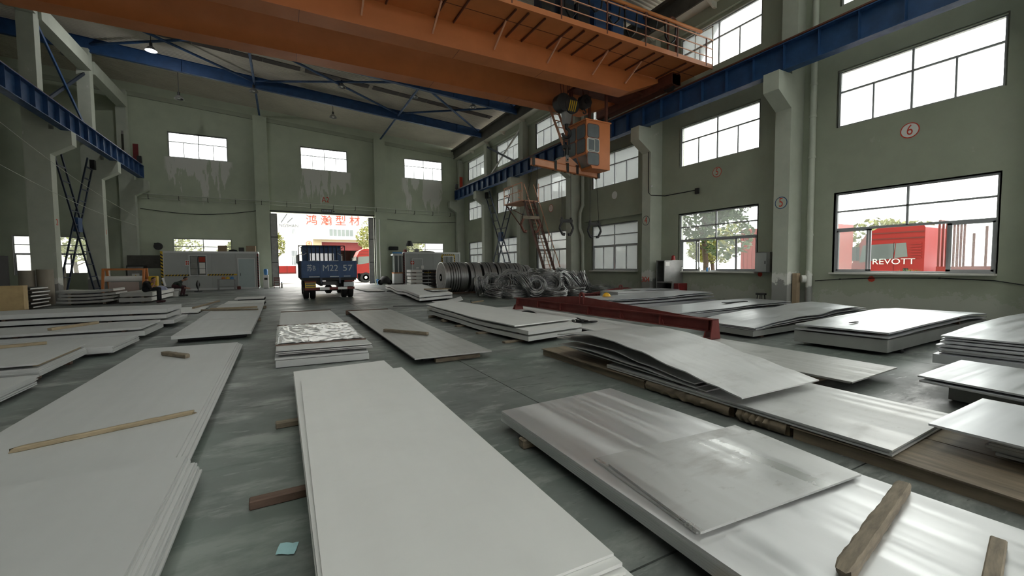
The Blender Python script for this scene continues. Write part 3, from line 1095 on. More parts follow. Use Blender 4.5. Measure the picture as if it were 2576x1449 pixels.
for yc, s in ((26.1, '2'), (32.1, '1')):
    col_i = 6 if yc < 30 else 7
    text('painted_text', s, .40, redtxt, (-8.794, yc + .25, 3.6), (0, 1, 0), (0, 0, 1), None)['label'] = 'red %s painted on the lit side of a left column, %s' % (s, 'nearer column' if s == '2' else 'farther column')


# ---------------------------------------------------------------- overhead travelling crane
CR = thing('overhead_crane', (3.0, 14.7, 8.45), 'orange double-girder overhead crane spanning the hall with driver cab', 'crane')


def girder(y0, y1):
    zb0, zt = 8.45, 9.80
    a0, a1, b1, b0 = -8.2, -6.2, 12.45, 14.6
    poly = [(a0, 9.25), (a1, zb0), (b1, zb0), (b0, 9.32), (b0, zt), (a0, zt)]
    g = MB().prism(poly, 'y', y0 + .05, y1 - .05).build('girder', orange, CR)
    # wider bottom flange along the whole outline
    for (p, q) in (((a0, 9.25), (a1, zb0)), ((a1, zb0), (b1, zb0)), ((b1, zb0), (b0, 9.32))):
        MB().bar((p[0], (y0 + y1) / 2, p[1] - .008), (q[0], (y0 + y1) / 2, q[1] - .008), y1 - y0, .016).build('flange', peach if 0 else orange, g)
    MB().bx(a0, b0, y0, y1, zt, zt + .016).build('top_plate', orange, g)
    MB().bx(a0 + .3, b0 - .3, (y0 + y1) / 2 - .03, (y0 + y1) / 2 + .03, zt + .016, zt + .10).build('trolley_rail', orust, g)
    for x in (0.6, 5.2, 8.4):
        MB().bx(x - .006, x + .006, y0 - .002, y1 + .002, zb0 - .019, zb0 - .012).build('weld_seam', orust, g)


girder(13.10, 13.76)
girder(15.76, 16.40)
# end carriages
for x in (14.30, -8.25):
    e = MB().bx(x - .22, x + .22, 12.4, 17.1, 8.78, 9.28).build('end_carriage', orust, CR)
    for y in (12.75, 16.75):
        MB().cyl((x - .07, y, 8.87), (x + .07, y, 8.87), .26, 20).build('wheel', darkm, e, smooth=40)
        MB().bx(x - .26, x + .26, y - .35, y + .35, 8.80, 9.2).build('bogie', orust, e)
# walkway on the near girder
WKZ = 9.25
wk = MB().bx(-7.8, 15.2, 11.46, 13.14, WKZ, WKZ + .012).build('walkway', orange, CR)
MB().bx(-7.8, 15.2, 11.40, 11.46, WKZ - .05, WKZ + .12).build('toe_board', orange, wk)
for x in (6.43, 6.87, 7.47, 8.5, 9.0, 9.58, 10.6, 11.36, 12.2, 12.67, 13.88, 14.32, 5.0, 4.4, 2.9, 2.3, 0.8, 0.2, -1.3, -3, -5, -7):
    MB().cyl((x, 11.58, WKZ - .03), (x, 13.09, WKZ - .03), .033, 8).build('rib', orust, wk, smooth=40)
MB().bx(-7.8, 15.2, 12.25, 12.27, WKZ - .008, WKZ).build('joint', orust, wk)
for x in (12.2, 10.55, 8.52, 6.42, 4.3, 2.2, 0.1, -2, -4, -6):
    MB().bar((x, 12.2, WKZ - .03), (x, 13.09, 8.71), .05, .05).build('brace', peach, wk)
# railing
rl = MB().bx(-7.8, 15.2, 11.395, 11.425, 10.28, 10.32).build('handrail', peach, CR)
for z in (9.62, 9.95):
    MB().bx(-7.8, 15.2, 11.40, 11.42, z - .015, z + .015).build('rail', peach, rl)
for x in (14.81, 13.2, 11.58, 9.82, 7.96, 6.19, 4.4, 2.6, 0.8, -1, -2.8, -4.6, -6.4):
    MB().bx(x - .022, x + .022, 11.39, 11.43, WKZ, 10.3).build('post', orust, rl)
for x in (9.82, 11.58, 13.2):
    MB().bar((x, 11.42, 9.3), (x - .12, 11.7, WKZ + .05), .03, .03).build('foot_stay', orust, rl)
MB().bx(15.17, 15.21, 11.4, 13.1, 10.25, 10.3).bx(15.17, 15.21, 11.4, 11.44, 9.2, 10.85).bx(15.17, 15.21, 12.2, 12.24, 9.2, 10.85).bx(15.17, 15.21, 11.4, 12.24, 10.82, 10.86).build('end_gate', frameW, rl)
# cable pipe above the railing and hanging cable loops
fp = MB().cyl((-7.5, 11.72, 10.62), (14.9, 11.72, 10.7), .065, 10).build('cable_pipe', orangeb, CR, smooth=40)
for k, x in enumerate((9.6, 10.4, 11.2, 12.2, 13.2, 8.6, 7.6, 6.8)):
    d = .5 + .25 * ((k * 7) % 3)
    MB().tube([(x - .3, 11.74, 10.6), (x - .25, 11.76, 10.6 - d * .7), (x, 11.78, 10.6 - d), (x + .25, 11.76, 10.6 - d * .7), (x + .3, 11.74, 10.6)], .035, 6).build('cable_loop', blackm, fp, smooth=60)
    MB().bx(x - .36, x - .24, 11.68, 11.78, 10.5, 10.74).build('cable_hanger', orust, fp)
ar = [(13.25, 11.9, 9.3), (13.25, 11.9, 10.75)] + [(13.25 + .22 - .22 * math.cos(t), 11.9, 10.75 + .22 * math.sin(t)) for t in [PI * i / 8 for i in range(9)]] + [(13.69, 11.9, 9.35)]
MB().tube(ar, .045, 8).build('cable_arch', orust, CR, smooth=60)
# machinery: travelling motors on the walkway and the trolley on top
MB().cyl((13.9, 12.3, 9.6), (14.8, 12.3, 9.6), .26, 20).cyl((14.8, 12.3, 9.6), (14.95, 12.3, 9.6), .3, 20).build('travel_motor', darkm, CR, smooth=40)
MB().bx(13.5, 13.9, 12.1, 12.6, 9.27, 9.7).build('gearbox', darkm, CR)
for k, x in enumerate((8.2, 9.0, 9.7, 10.5, 11.3)):
    cb = MB().bx(x - .3, x + .3, 12.55, 12.95, 9.27, 10.75 + .2 * (k % 2)).build('control_cabinet', bluem if k in (3, 4) else blued, CR)
    MB().bx(x - .26, x + .26, 12.53, 12.55, 9.4, 10.6).build('cabinet_door', bluem if k in (3, 4) else darkm, cb)
tr = MB().bx(8.7, 12.3, 13.3, 16.2, 9.95, 10.15).build('trolley_frame', orust, CR)
MB().cyl((9.2, 14.0, 10.5), (9.2, 15.6, 10.5), .33, 20).build('main_drum', darkm, tr, smooth=40)
MB().cyl((11.6, 14.0, 10.45), (11.6, 15.6, 10.45), .26, 20).build('auxiliary_drum', darkm, tr, smooth=40)
MB().bx(9.9, 10.8, 13.6, 14.5, 10.15, 10.8).build('hoist_gearbox', darkm, tr)
MB().cyl((10.3, 14.5, 10.5), (10.3, 15.5, 10.5), .24, 16).build('hoist_motor', bluem, tr, smooth=40)
# ropes down to the hook blocks
rp = [((10.2, 14.6), (10.35, 14.65)), ((10.3, 15.0), (10.42, 14.9)), ((10.55, 14.6), (10.6, 14.65)), ((10.75, 15.0), (10.7, 14.9)), ((10.85, 14.6), (10.78, 14.65)), ((11.3, 14.7), (11.36, 14.75)), ((11.5, 14.9), (11.5, 14.85)), ((11.72, 14.7), (11.66, 14.75))]
for (a, b) in rp:
    zt = 8.35 if a[0] < 11 else 8.62
    MB().cyl((a[0], a[1], 10.0), (b[0], b[1], zt), .014, 6).build('hoist_rope', orust, CR, smooth=60)
# driver cab under the right end
cab = MB()
X0, X1, Y0, Y1, Z0, Z1 = 10.98, 12.22, 14.0, 15.35, 5.48, 7.38
prof = [(Y0, Z0), (Y1 - .25, Z0 + .02), (Y1, Z0 + .42), (Y1, Z1), (Y0, Z1)]
cabo = MB().prism([(X0 + .30, Z0), (X1, Z0), (X1, Z1), (X0, Z1), (X0, Z0 + .62)], 'y', Y0, Y1).build('cab', orange, CR)
MB().bx(X0 - .06, X1 + .04, Y0 - .04, Y1 + .04, Z1, Z1 + .05).build('cab_roof', orange, cabo)


def rpoly(a, b, c, d, r=.06):
    """rounded rectangle outline"""
    o = []
    for (cx_, cy_, s) in ((b - r, d - r, 0), (a + r, d - r, 1), (a + r, c + r, 2), (b - r, c + r, 3)):
        for i in range(5):
            t = PI / 2 * (s + i / 4)
            o.append((cx_ + r * math.cos(t), cy_ + r * math.sin(t)))
    return o


# windows on the face toward the camera (x,z) and on the left face (y,z)
for (a, b, c, d) in ((11.05, 11.62, 6.72, 7.24), (11.05, 11.62, 5.62, 6.1),):
    p_ = MB().prism(rpoly(a, b, c, d, .09), 'y', Y0 - .012, Y0 - .002).build('cab_window', cabgl, cabo)
    MB().prism(rpoly(a - .03, b + .03, c - .03, d + .03, .11), 'y', Y0 - .006, Y0).build('window_gasket', orust, cabo)
wn = MB().prism(rpoly(11.05, 11.62, 6.16, 6.66, .07), 'y', Y0 - .02, Y0 - .008).build('cab_window', cabgl, cabo)
MB().prism(rpoly(11.02, 11.65, 6.13, 6.69, .09), 'y', Y0 - .012, Y0).build('window_gasket', frameW, cabo)
MB().bx(11.38, 11.40, Y0 - .03, Y0 - .018, 6.19, 6.63).bx(11.07, 11.09, Y0 - .03, Y0 - .018, 6.19, 6.63).bx(11.07, 11.40, Y0 - .03, Y0 - .018, 6.18, 6.2).bx(11.07, 11.40, Y0 - .03, Y0 - .018, 6.62, 6.64).build('sliding_sash', frameW, cabo)
for (a, b, c, d) in ((14.08, 14.62, 6.72, 7.24), (14.08, 14.62, 6.14, 6.66), (14.72, 15.26, 6.14, 6.66), (14.72, 15.26, 6.72, 7.24)):
    MB().prism(rpoly(a, b, c, d, .09), 'x', X0 - .012, X0 - .002).build('cab_window', cabgl, cabo)
    MB().prism(rpoly(a - .03, b + .03, c - .03, d + .03, .11), 'x', X0 - .006, X0).build('window_gasket', orust, cabo)
# lower slanted front windows
for (a, b) in ((14.08, 14.62), (14.72, 15.26)):
    s0, s1 = Vector((X0 + .255, 0, Z0 + .10)), Vector((X0 + .035, 0, Z0 + .545))
    n_ = Vector((-.62, 0, -.30)).normalized()
    vv = []
    for off in (.002, .014):
        for (y_, s_) in ((a, s0), (b, s0), (b, s1), (a, s1)):
            vv.append((s_.x + n_.x * off, y_, s_.z + n_.z * off))
    MB().add(vv, [(0, 1, 2, 3), (7, 6, 5, 4), (0, 4, 5, 1), (1, 5, 6, 2), (2, 6, 7, 3), (3, 7, 4, 0)]).build('cab_window', cabgl, cabo)
for (x, y) in ((12.1, 14.1), (11.1, 15.2), (12.1, 15.2)):
    MB().bx(x - .05, x + .05, y - .05, y + .05, Z1 + .05, 9.0).build('cab_hanger', orust, cabo)
MB().bx(11.0, 14.1, 14.0, 15.3, 8.9, 9.0).build('cab_platform', orust, cabo)
# cab ladder
ld = MB().bar((10.35, 16.05, 8.9), (11.0, 15.5, 6.5), .05, .10).bar((10.75, 16.05, 8.9), (11.4, 15.5, 6.5), .05, .10).build('cab_ladder', peach, cabo)
for k in range(8):
    t = (k + .5) / 8
    p = Vector((10.35, 16.05, 8.9)).lerp(Vector((11.0, 15.5, 6.5)), t)
    MB().cyl(p, (p.x + .4, p.y, p.z), .02, 6).build('rung', peach, cabo)

# ---------------------------------------------------------------- hook blocks and lifting gear
hb = thing('hook_block', (10.57, 14.78, 6.95), 'large dark grey crane hook block with yellow stripes', 'crane hook')
MB().cyl((10.34, 14.60, 8.18), (10.34, 14.96, 8.18), .36, 26).cyl((10.72, 14.58, 8.1), (10.72, 14.98, 8.1), .34, 26).build('sheave_housing', darkm, hb, smooth=40)
for k in range(4):
    MB().bar((10.52 + .1 * k, 14.575, 7.85), (10.64 + .1 * k, 14.575, 8.3), .045, .012, up=(0, 1, 0)).build('yellow_stripe', yell, hb)
MB().prism([(10.36, 7.95), (10.78, 7.95), (10.72, 7.55), (10.66, 7.35), (10.44, 7.35), (10.40, 7.6)], 'y', 14.66, 14.90).build('crosshead', greym, hb)
MB().cyl((10.55, 14.78, 7.35), (10.55, 14.78, 7.18), .07, 12).build('shank', darkm, hb, smooth=40)
hk = [(10.55 + .19 * math.sin(t), 14.78, 7.0 + .19 * math.cos(t)) for t in [PI * (0.0 + 1.45 * i / 16) for i in range(17)]]
MB().tube(hk, .065, 10).build('hook', darkm, hb, smooth=60)
ah = thing('auxiliary_hook', (11.51, 14.8, 7.95), 'small round black auxiliary hook block right of the main hook', 'crane hook')
MB().cyl((11.51, 14.65, 8.42), (11.51, 14.95, 8.42), .29, 8).build('sheave_housing', darkm, ah)
MB().cyl((11.51, 14.6, 8.42), (11.51, 15.0, 8.42), .12, 12).build('axle', blackm, ah, smooth=40)
hk = [(11.51 + .075 * math.sin(t), 14.8, 8.02 + .075 * math.cos(t)) for t in [PI * 1.5 * i / 12 for i in range(13)]]
MB().cyl((11.51, 14.8, 8.16), (11.51, 14.8, 8.07), .03, 8).tube(hk, .026, 8).build('hook', darkm, ah, smooth=60)
ch = thing('load_shackle', (10.56, 14.78, 5.9), 'dark chain link and swivel between hook and lifting beam', 'shackle')
lk = [(10.56 + .13 * math.cos(t), 14.78, 6.62 + .22 * math.sin(t)) for t in [2 * PI * i / 20 for i in range(20)]]
MB().tube(lk, .04, 8, closed=True).build('link', darkm, ch, smooth=60)
MB().bx(10.40, 10.72, 14.70, 14.86, 6.34, 6.50).cyl((10.56, 14.78, 6.40), (10.56, 14.78, 6.08), .09, 12).build('swivel', darkm, ch)
MB().bx(10.50, 10.62, 14.71, 14.75, 5.82, 6.12).bx(10.50, 10.62, 14.81, 14.85, 5.82, 6.12).build('fork', greym, ch)
MB().cyl((10.56, 14.68, 5.9), (10.56, 14.88, 5.9), .035, 10).build('pin', darkm, ch, smooth=40)
lb = thing('lifting_beam', (10.55, 14.78, 5.4), 'faded orange lifting beam with slots hanging below the crane hook', 'lifting beam')
A, B_ = Vector((8.85, 14.78, 5.66)), Vector((12.25, 14.78, 5.42))
MB().bar(A, B_, .14, .24).build('beam', peach, lb)
MB().bar(A + Vector((0, 0, .13)), B_ + Vector((0, 0, .13)), .20, .02).bar(A - Vector((0, 0, .13)), B_ - Vector((0, 0, .13)), .20, .02).build('flanges', orange, lb)
MB().prism([(9.85, 5.72), (11.35, 5.62), (10.72, 6.02), (10.42, 6.02)], 'y', 14.76, 14.80).build('lifting_lug', peach, lb)
for x in (8.9, 9.95, 10.55, 11.05, 12.2):
    z = A.z + (x - A.x) / (B_.x - A.x) * (B_.z - A.z)
    MB().bx(x - .05, x + .05, 14.66, 14.70, z - .16, z + .18).bx(x - .05, x + .05, 14.86, 14.90, z - .16, z + .18).bx(x - .05, x + .05, 14.66, 14.90, z + .16, z + .20).build('sling_yoke', darkm, lb)


def clamp(x0, x1, z, lab, mb_, ma=darkm):
    t = thing('coil_hook_pair', ((x0 + x1) / 2, 14.78, z - .55), lab, 'lifting hook', 'hook pairs hanging from the lifting beam')
    MB().bx(x0 - .05, x1 + .05, 14.72, 14.84, z - .03, z + .09).build('spreader_bar', mb_, t)
    for s, xx in ((-1, x0), (1, x1)):
        pts = [(xx, z - .02), (xx + s * .10, z - .20), (xx + s * .115, z - .28), (xx + s * .02, z - .46), (xx - s * .05, z - .55), (xx - s * .10, z - .56), (xx - s * .125, z - .48)]
        MB().tube([(a, 14.78, b) for a, b in pts], .05, 8).build('hook_arm', ma, t, smooth=50)
        MB().cyl((xx, 14.78, z), (xx, 14.78, z + .17), .05, 10).build('swivel', darkm, t, smooth=40)
        zt = 5.66 + (xx - 8.85) / 3.4 * (-.24) - .14
        xt = min(max(xx, 8.95), 12.15)
        MB().cyl((xx, 14.78, z + .15), (xt, 14.78, zt), .010, 5).build('sling_rope', blackm, t, smooth=60)
    return t


clamp(8.47, 9.13, 3.40, 'pair of bent hooks on an olive bar in front of the stairs', woodo, orust)
clamp(10.32, 10.78, 3.34, 'pair of dark bent hooks hanging left of the fourth low window', darkm)
clamp(11.80, 12.28, 3.27, 'pair of bent hooks hanging at the edge of the fourth low window', darkm)


# ---------------------------------------------------------------- steel plates and sheets
import mathutils
ORD = ['topmost', 'second', 'third', 'fourth', 'fifth', 'sixth', 'seventh', 'eighth', 'ninth', 'tenth']


def interp(pts, t):
    if t <= pts[0][0]:
        return pts[0][1]
    for (a, b), (c, d) in zip(pts, pts[1:]):
        if t <= c:
            k = (t - a) / (c - a)
            k = k * k * (3 - 2 * k)
            return b + (d - b) * k
    return pts[-1][1]


def plate(c, t, m, lab, group=None, nu=1, nv=1, dz=None, name='steel_plate'):
    o = MB().quadplate(c, t, nu, nv, dz).build(name, m, smooth=25 if (nu > 1 or nv > 1) else None)
    return tag(o, lab, 'steel plate', group)


def rect(x0, x1, y0, y1, z):
    """corners in order: near left, near right, far right, far left"""
    return [(x0, y0, z), (x1, y0, z), (x1, y1, z), (x0, y1, z)]


def stack(c, layers, m, desc, group, prof=None, axis='v', n=16, mt=None, edge=None):
    """c: near-left, near-right, far-right, far-left top corners (x, y); layers: (ztop, thickness, dx, dy, grow)"""
    out = []
    multi = len(layers) > 1
    for i, L in enumerate(layers):
        z, t = L[0], L[1]
        dx, dy = (L[2], L[3]) if len(L) > 3 else (0, 0)
        q = [(p[0] + dx, p[1] + dy, z + (p[2] if len(p) > 2 else 0)) for p in c]
        pf = None
        if prof:
            amp = 1.0 if len(L) < 5 else L[4]
            pf = (lambda a: (lambda u, v: a * interp(prof, v if axis == 'v' else u)))(amp)
        nm = ORD[i] if i < len(ORD) else 'lowest'
        if i == len(layers) - 1 and i > 0:
            nm = 'bottom'
        what = 'bundle of plates' if t > .05 else 'steel sheet'
        lab = ('%s %s of %s' % (nm, what, desc)) if multi else 'single steel plate, ' + desc
        out.append(plate(q, t, (mt if (mt and i == 0) else m), lab, group, 1 if not (prof and axis == 'u') else n, 1 if not (prof and axis == 'v') else n, pf))
    return out


TB = [0]


def timber(p, q, w, h, m, lab, group=None, jit=.0012, name='timber'):
    """squared timber lying from p to q (z = underside)"""
    p, q = Vector(p), Vector(q)
    d = q - p
    L = d.length
    h = h - .004
    p.z += .0005
    q.z += .0005
    if jit >= .005:
        mb_ = MB()
        n = 44
        c = min(w, h) * .16
        ring = [(-w / 2 + c, 0), (w / 2 - c, 0), (w / 2, c), (w / 2, h - c), (w / 2 - c, h), (-w / 2 + c, h), (-w / 2, h - c), (-w / 2, c)]
        v = []
        off = random.uniform(0, 40)
        for i in range(n + 1):
            x = -L / 2 + L * i / n
            e = .72 + .28 * min(1, min(i, n - i) / 1.5)
            for k, (a, b) in enumerate(ring):
                nn = mathutils.noise.noise(Vector((x * 16 + off, k * 1.7, off))) * jit * .6
                xe = x + (mathutils.noise.noise(Vector((k * 2.3, off, 1))) * .05 if i in (0, n) else 0)
                v.append((xe, a * e + nn, max(0.0, (b - h / 2) * e + h / 2 + nn * .8 if b > .2 * h else b * e)))
        f = [(i * 8 + k, i * 8 + (k + 1) % 8, i * 8 + 8 + (k + 1) % 8, i * 8 + 8 + k) for i in range(n) for k in range(8)]
        f += [tuple(range(8))[::-1], tuple(range(n * 8, n * 8 + 8))]
        o = mb_.add(v, f).build(name, m, None, local=True, smooth=35)
    else:
        o = MB().cbx(-L / 2, L / 2, -w / 2, w / 2, 0, h, min(w, h) * .12, jit).build(name, m, None, local=True)
    o.location = (p + q) / 2
    o.rotation_euler = (0, -math.asin(d.z / L), math.atan2(d.y, d.x))
    return tag(o, lab, 'timber', group)


def sheets(ztop, n, t, gap, jx, jy=0.0, sx=0.0):
    """a run of thin sheets; lower ones creep out by sx each plus jitter"""
    r = random.Random(int(ztop * 1000) + n)
    return [(ztop - i * (t + gap), t, sx * i + r.uniform(-jx, jx), r.uniform(-jy, jy)) for i in range(n)]


def under(x0, x1, ys, top, m, desc, w=.09, z0=0.0, axis='x', group='bearer timbers under the plate stacks'):
    for i, yy in enumerate(ys):
        p, q = ((x0, yy, z0), (x1, yy, z0)) if axis == 'x' else ((yy, x0, z0), (yy, x1, z0))
        k = ORD[i].replace('topmost', 'nearest')
        timber(p, q, w, top - z0, m, 'bearer timber under %s, %s' % (desc, k), group)


G = 'steel plates stacked on the floor'
# L1: bottom-left fanned stack
stack([(-2.1, .1), (-.635, .1), (-.63, 3.62), (-2.12, 3.66)], sheets(.20, 8, .0155, .0012, .012, .02, .012), sheetL, 'the fanned stack in the bottom left corner', G)
under(-2.1, -.52, (.9, 2.35), .066, woodm, 'the fanned stack in the bottom left corner')
# left long sheet stack
stack([(-2.17, 3.75), (-.735, 3.78), (-.79, 9.34), (-2.15, 9.43)], sheets(.125, 4, .014, .001, .004, .01, .026), sheetL, 'the long stack left of the aisle', G)
under(-2.1, -.76, (4.4, 6.6, 8.8), .066, woodr, 'the long stack left of the aisle')
# A-series, long plates reaching away to the left
stack([(-8.2, 6.02), (-2.80, 6.05), (-2.80, 7.54), (-8.2, 7.6)], sheets(.170, 8, .0145, .0012, .018, .03), sheetL, 'the lowest fanned stack at the left edge', G)
under(-8, -2.9, (6.4, 7.2), .045, woodr, 'the lowest fanned stack at the left edge')
stack([(-8.2, 7.82), (-2.88, 7.82), (-2.93, 9.52), (-8.2, 9.55)], [(.275, .022, 0, 0)] + [(a, b, c_, d) for a, b, c_, d in sheets(.215, 8, .015, .0012, .02, .03)], sheetL, 'the second fanned stack at the left edge', G)
timber((-2.95, 7.95, .216), (-2.98, 9.4, .216), .06, .036, woodm, 'pale batten between sheets at the end of the second left stack', 'battens between sheets')
timber((-7.6, 7.95, .216), (-7.6, 9.4, .216), .06, .036, woodm, 'batten between sheets at the far end of the second left stack', 'battens between sheets')
under(-8, -3.0, (8.2, 9.2), .083, woodr, 'the second fanned stack at the left edge')
stack([(-8.4, 9.68), (-2.63, 9.66), (-2.60, 11.05), (-8.4, 11.1)], sheets(.180, 5, .0215, .0015, .012, .01), sheetL, 'the third stack at the left', G)
under(-8, -2.75, (9.95, 10.8), .066, blackm, 'the third stack at the left')
stack([(-8.6, 11.60), (-2.69, 11.60), (-2.67, 13.1), (-8.6, 13.1)], [(.27, .045, 0, 0), (.185, .10, .05, .03)], sheetL, 'the fourth stack at the left', G)
for k, x in enumerate((-3.0, -4.6, -6.6)):
    timber((x, 11.7, .186), (x, 13.0, .186), .07, .038, woodr, 'spacer batten in the fourth stack at the left, %s from the right' % ('first', 'second', 'third')[k], 'battens between sheets')
under(-8.3, -2.85, (11.9, 12.8), .083, blackm, 'the fourth stack at the left')
bow = [(0, -.10), (.5, .02), (1, 0.0)]
stack([(-8.6, 13.78), (-2.66, 13.78), (-2.62, 15.3), (-8.6, 15.4)], [(.48, .10, 0, 0), (.335, .10, -.02, .0), (.185, .09, .14, -.05)], sheetL, 'the tall three-layer stack at the left', G, prof=[(0, -.02), (.6, .012), (1, 0)], axis='u')
for k, (x, z) in enumerate(((-3.4, .336), (-5.6, .345), (-3.8, .186), (-6.0, .195))):
    timber((x, 13.85, z), (x, 15.2, z), .07, .042, woodr, 'spacer batten in the tall three-layer stack, %s' % ('upper right', 'upper left', 'lower right', 'lower left')[k], 'battens between sheets')
under(-8.4, -2.9, (14.1, 15.0), .07, blackm, 'the tall three-layer stack at the left')
# thin plates lying behind
plate(rect(-5.4, -2.98, 16.3, 17.35, .035), .02, sheetA, 'thin plate lying on the floor behind the tall left stack, nearer one', G)
plate(rect(-5.6, -2.55, 17.4, 19.8, .06), .03, sheetA, 'thin plate lying on the floor behind the tall left stack, farther one', G)
timber((-2.9, 18.9, .06), (-2.5, 22.3, .06), .08, .06, woodm, 'pale timber lying on the thin plates beyond the left stacks', 'loose timbers')
# left-middle pair
stack([(-2.0, 10.56), (-.645, 10.58), (-.65, 13.42), (-2.01, 13.50)], [(.165, .065)], sheetL, 'nearer half of the pair left of the doorway axis', G)
under(-1.95, -.75, (10.9, 13.0), .10, blackm, 'the nearer plate of the left-middle pair')
stack([(-2.015, 13.56), (-.65, 13.48), (-.69, 18.85), (-2.05, 19.1)], [(.175, .075)], sheetL, 'farther half of the pair left of the doorway axis', G)
under(-1.95, -.60, (14.0, 18.3), .10, woodo, 'the farther plate of the left-middle pair')
timber((-2.3, 16.3, .176), (-.75, 15.6, .176), .07, .05, woodo, 'dark timber crossing the far left-middle plate', 'loose timbers')
timber((-2.1, 16.55, .176), (-.8, 16.5, .176), .07, .06, woodm, 'pale timber crossing the far left-middle plate', 'loose timbers')
plate(rect(-2.1, -.75, 20.0, 21.6, .11), .05, sheetA, 'plate lying beyond the left-middle pair, nearer one', G)
under(-2.0, -.70, (20.3, 21.2), .06, blackm, 'the nearer plate beyond the left-middle pair')
plate(rect(-2.0, -.85, 23.0, 24.4, .11), .04, sheetA, 'plate lying beyond the left-middle pair, farther one', G)
under(-1.9, -.80, (23.3, 24.1), .07, blackm, 'the farther plate beyond the left-middle pair')
# centre stack
stack([(.10, 1.46), (1.27, 1.42), (1.31, 5.48), (.137, 5.40)], [(.205, .013)], sheetA, 'pale top sheet of the big stack in the foreground centre', G)
stack([(.09, 1.40), (1.275, 1.37), (1.205, 6.07), (.072, 5.99)], [(.191, .013, 0, 0), (.177, .013, .008, .01), (.163, .013, .0, -.02), (.149, .013, .004, .01), (.135, .013, -.004, 0)], sheetA, 'the big centre foreground stack beneath its top sheet', G)
plate([(.3, .85, .121), (1.33, .82, .121), (1.31, 4.9, .121), (.28, 4.9, .121)], .016, sheetA, 'low sheet jutting toward the camera under the centre stack', G)
timber((.16, 3.06, .058), (1.22, 3.08, .058), .07, .049, woodo, 'hidden packing lath on the nearer bearer of the centre stack', 'bearer timbers under the plate stacks')
timber((-.235, 3.06, 0), (1.25, 3.10, 0), .075, .060, woodr, 'reddish bearer timber jutting left from under the centre stack, nearer', 'bearer timbers under the plate stacks')
timber((.16, 4.50, .058), (1.2, 4.53, .058), .07, .049, woodo, 'hidden packing lath on the farther bearer of the centre stack', 'bearer timbers under the plate stacks')
timber((-.11, 4.50, 0), (1.22, 4.54, 0), .075, .060, woodo, 'dark bearer timber jutting left from under the centre stack, farther', 'bearer timbers under the plate stacks')
timber((.1, 1.75, 0), (1.25, 1.78, 0), .085, .104, woodo, 'bearer timber hidden under the near end of the centre stack', 'bearer timbers under the plate stacks')
# foil-covered stack
stack([(-.137, 7.27), (1.235, 7.16), (1.17, 13.4), (-.10, 13.5)], [(.255, .012, 0, 0), (.226, .012, .0, -.02), (.196, .014, .02, .03)], sheetL, 'the foil-covered stack', G)
stack([(-.145, 7.22), (1.18, 7.14), (1.15, 12.8), (-.12, 12.8)], [(.150, .03, -.01, 0), (.112, .10, 0, -.02)], sheetL, 'the lower part of the foil-covered stack', G)
for k, yy in enumerate((7.9, 10.4, 12.6)):
    for j, z in enumerate((.1505, .1965 - .0005, .2265 - .0005)):
        hgt = (.031, .017, .016)[j]
        timber((-.1, yy, z), (1.15, yy, z), .05, hgt, woodr, 'thin spacer lath in the foil-covered stack, %s layer, %s' % (('lowest', 'middle', 'upper')[j], ('near', 'middle', 'far')[k]), 'battens between sheets', jit=0)
rr = random.Random(3)
NX, NY = 100, 130
gv = []
FO = [Vector((-.16, 7.83, .257)), Vector((1.22, 7.74, .257)), Vector((1.27, 10.15, .257)), Vector((-.16, 10.28, .257))]
for j in range(NY + 1):
    for i in range(NX + 1):
        u, v_ = i / NX, j / NY
        p = (FO[0] * (1 - u) + FO[1] * u) * (1 - v_) + (FO[3] * (1 - u) + FO[2] * u) * v_
        nz = mathutils.noise.noise(Vector((p.x * 5.5, p.y * 4.5 + p.x * 3, 1.3)))
        n2 = mathutils.noise.noise(Vector((p.x * 17, p.y * 15 + 5, 7.7)))
        z = .008 + .016 * (1 - abs(nz) * 2) ** 2 + .010 * abs(n2)
        ed = min(u, 1 - u)
        if ed < .04:
            z = z * ed / .04 - .02 * (1 - ed / .04)
        p = p + Vector((.015 * n2, .02 * nz, 0))
        gv.append((p.x, p.y, .256 + max(z, .002 if ed > .04 else -.05)))
gf = []
for j in range(NY):
    for i in range(NX):
        a = j * (NX + 1) + i
        gf.append((a, a + 1, a + NX + 2, a + NX + 1))
fo = MB().add(gv, gf).build('foil_sheet', foilm, smooth=60)
sm = fo.modifiers.new('thick', 'SOLIDIFY')
sm.thickness = .001
tag(fo, 'crumpled shiny foil spread over the middle of a plate stack', 'foil')
timber((-.15, 7.72, .2555), (1.22, 7.64, .2555), .05, .02, woodr, 'reddish lath along the near edge of the foil', 'loose timbers')
timber((-.15, 10.36, .2555), (1.24, 10.24, .2555), .05, .02, woodr, 'reddish lath along the far edge of the foil', 'loose timbers')
timber((-.1, 13.62, 0), (1.2, 13.5, 0), .08, .27, woodr, 'dark timber standing at the far end of the foil-covered stack', 'loose timbers')
under(-.1, 1.15, (7.5, 12.4), .011, blackm, 'the foil-covered stack', w=.12)
# single dirty plate right of it
plate([(1.70, 6.28, .122), (2.96, 6.24, .122), (3.04, 14.1, .122), (1.755, 14.2, .122)], .02, sheetD, 'long single dirty plate right of the foil-covered stack', G)
timber((1.9, 6.62, 0), (2.9, 6.64, 0), .09, .101, blackm, 'dark packing block behind the wedge under the dirty plate', 'bearer timbers under the plate stacks')
timber((2.05, 6.40, 0), (2.82, 6.42, 0), .08, .065, woodo, 'pale wedge timber under the near end of the dirty plate', 'bearer timbers under the plate stacks')
under(1.75, 2.95, (9.0, 12.0), .101, blackm, 'the long dirty plate')
timber((1.70, 14.32, 0), (3.0, 14.24, 0), .08, .14, woodr, 'reddish timber behind the far end of the dirty plate', 'loose timbers')
timber((1.86, 9.25, .1225), (2.52, 8.30, .1225), .075, .065, woodo, 'short timber lying across the long dirty plate', 'loose timbers')
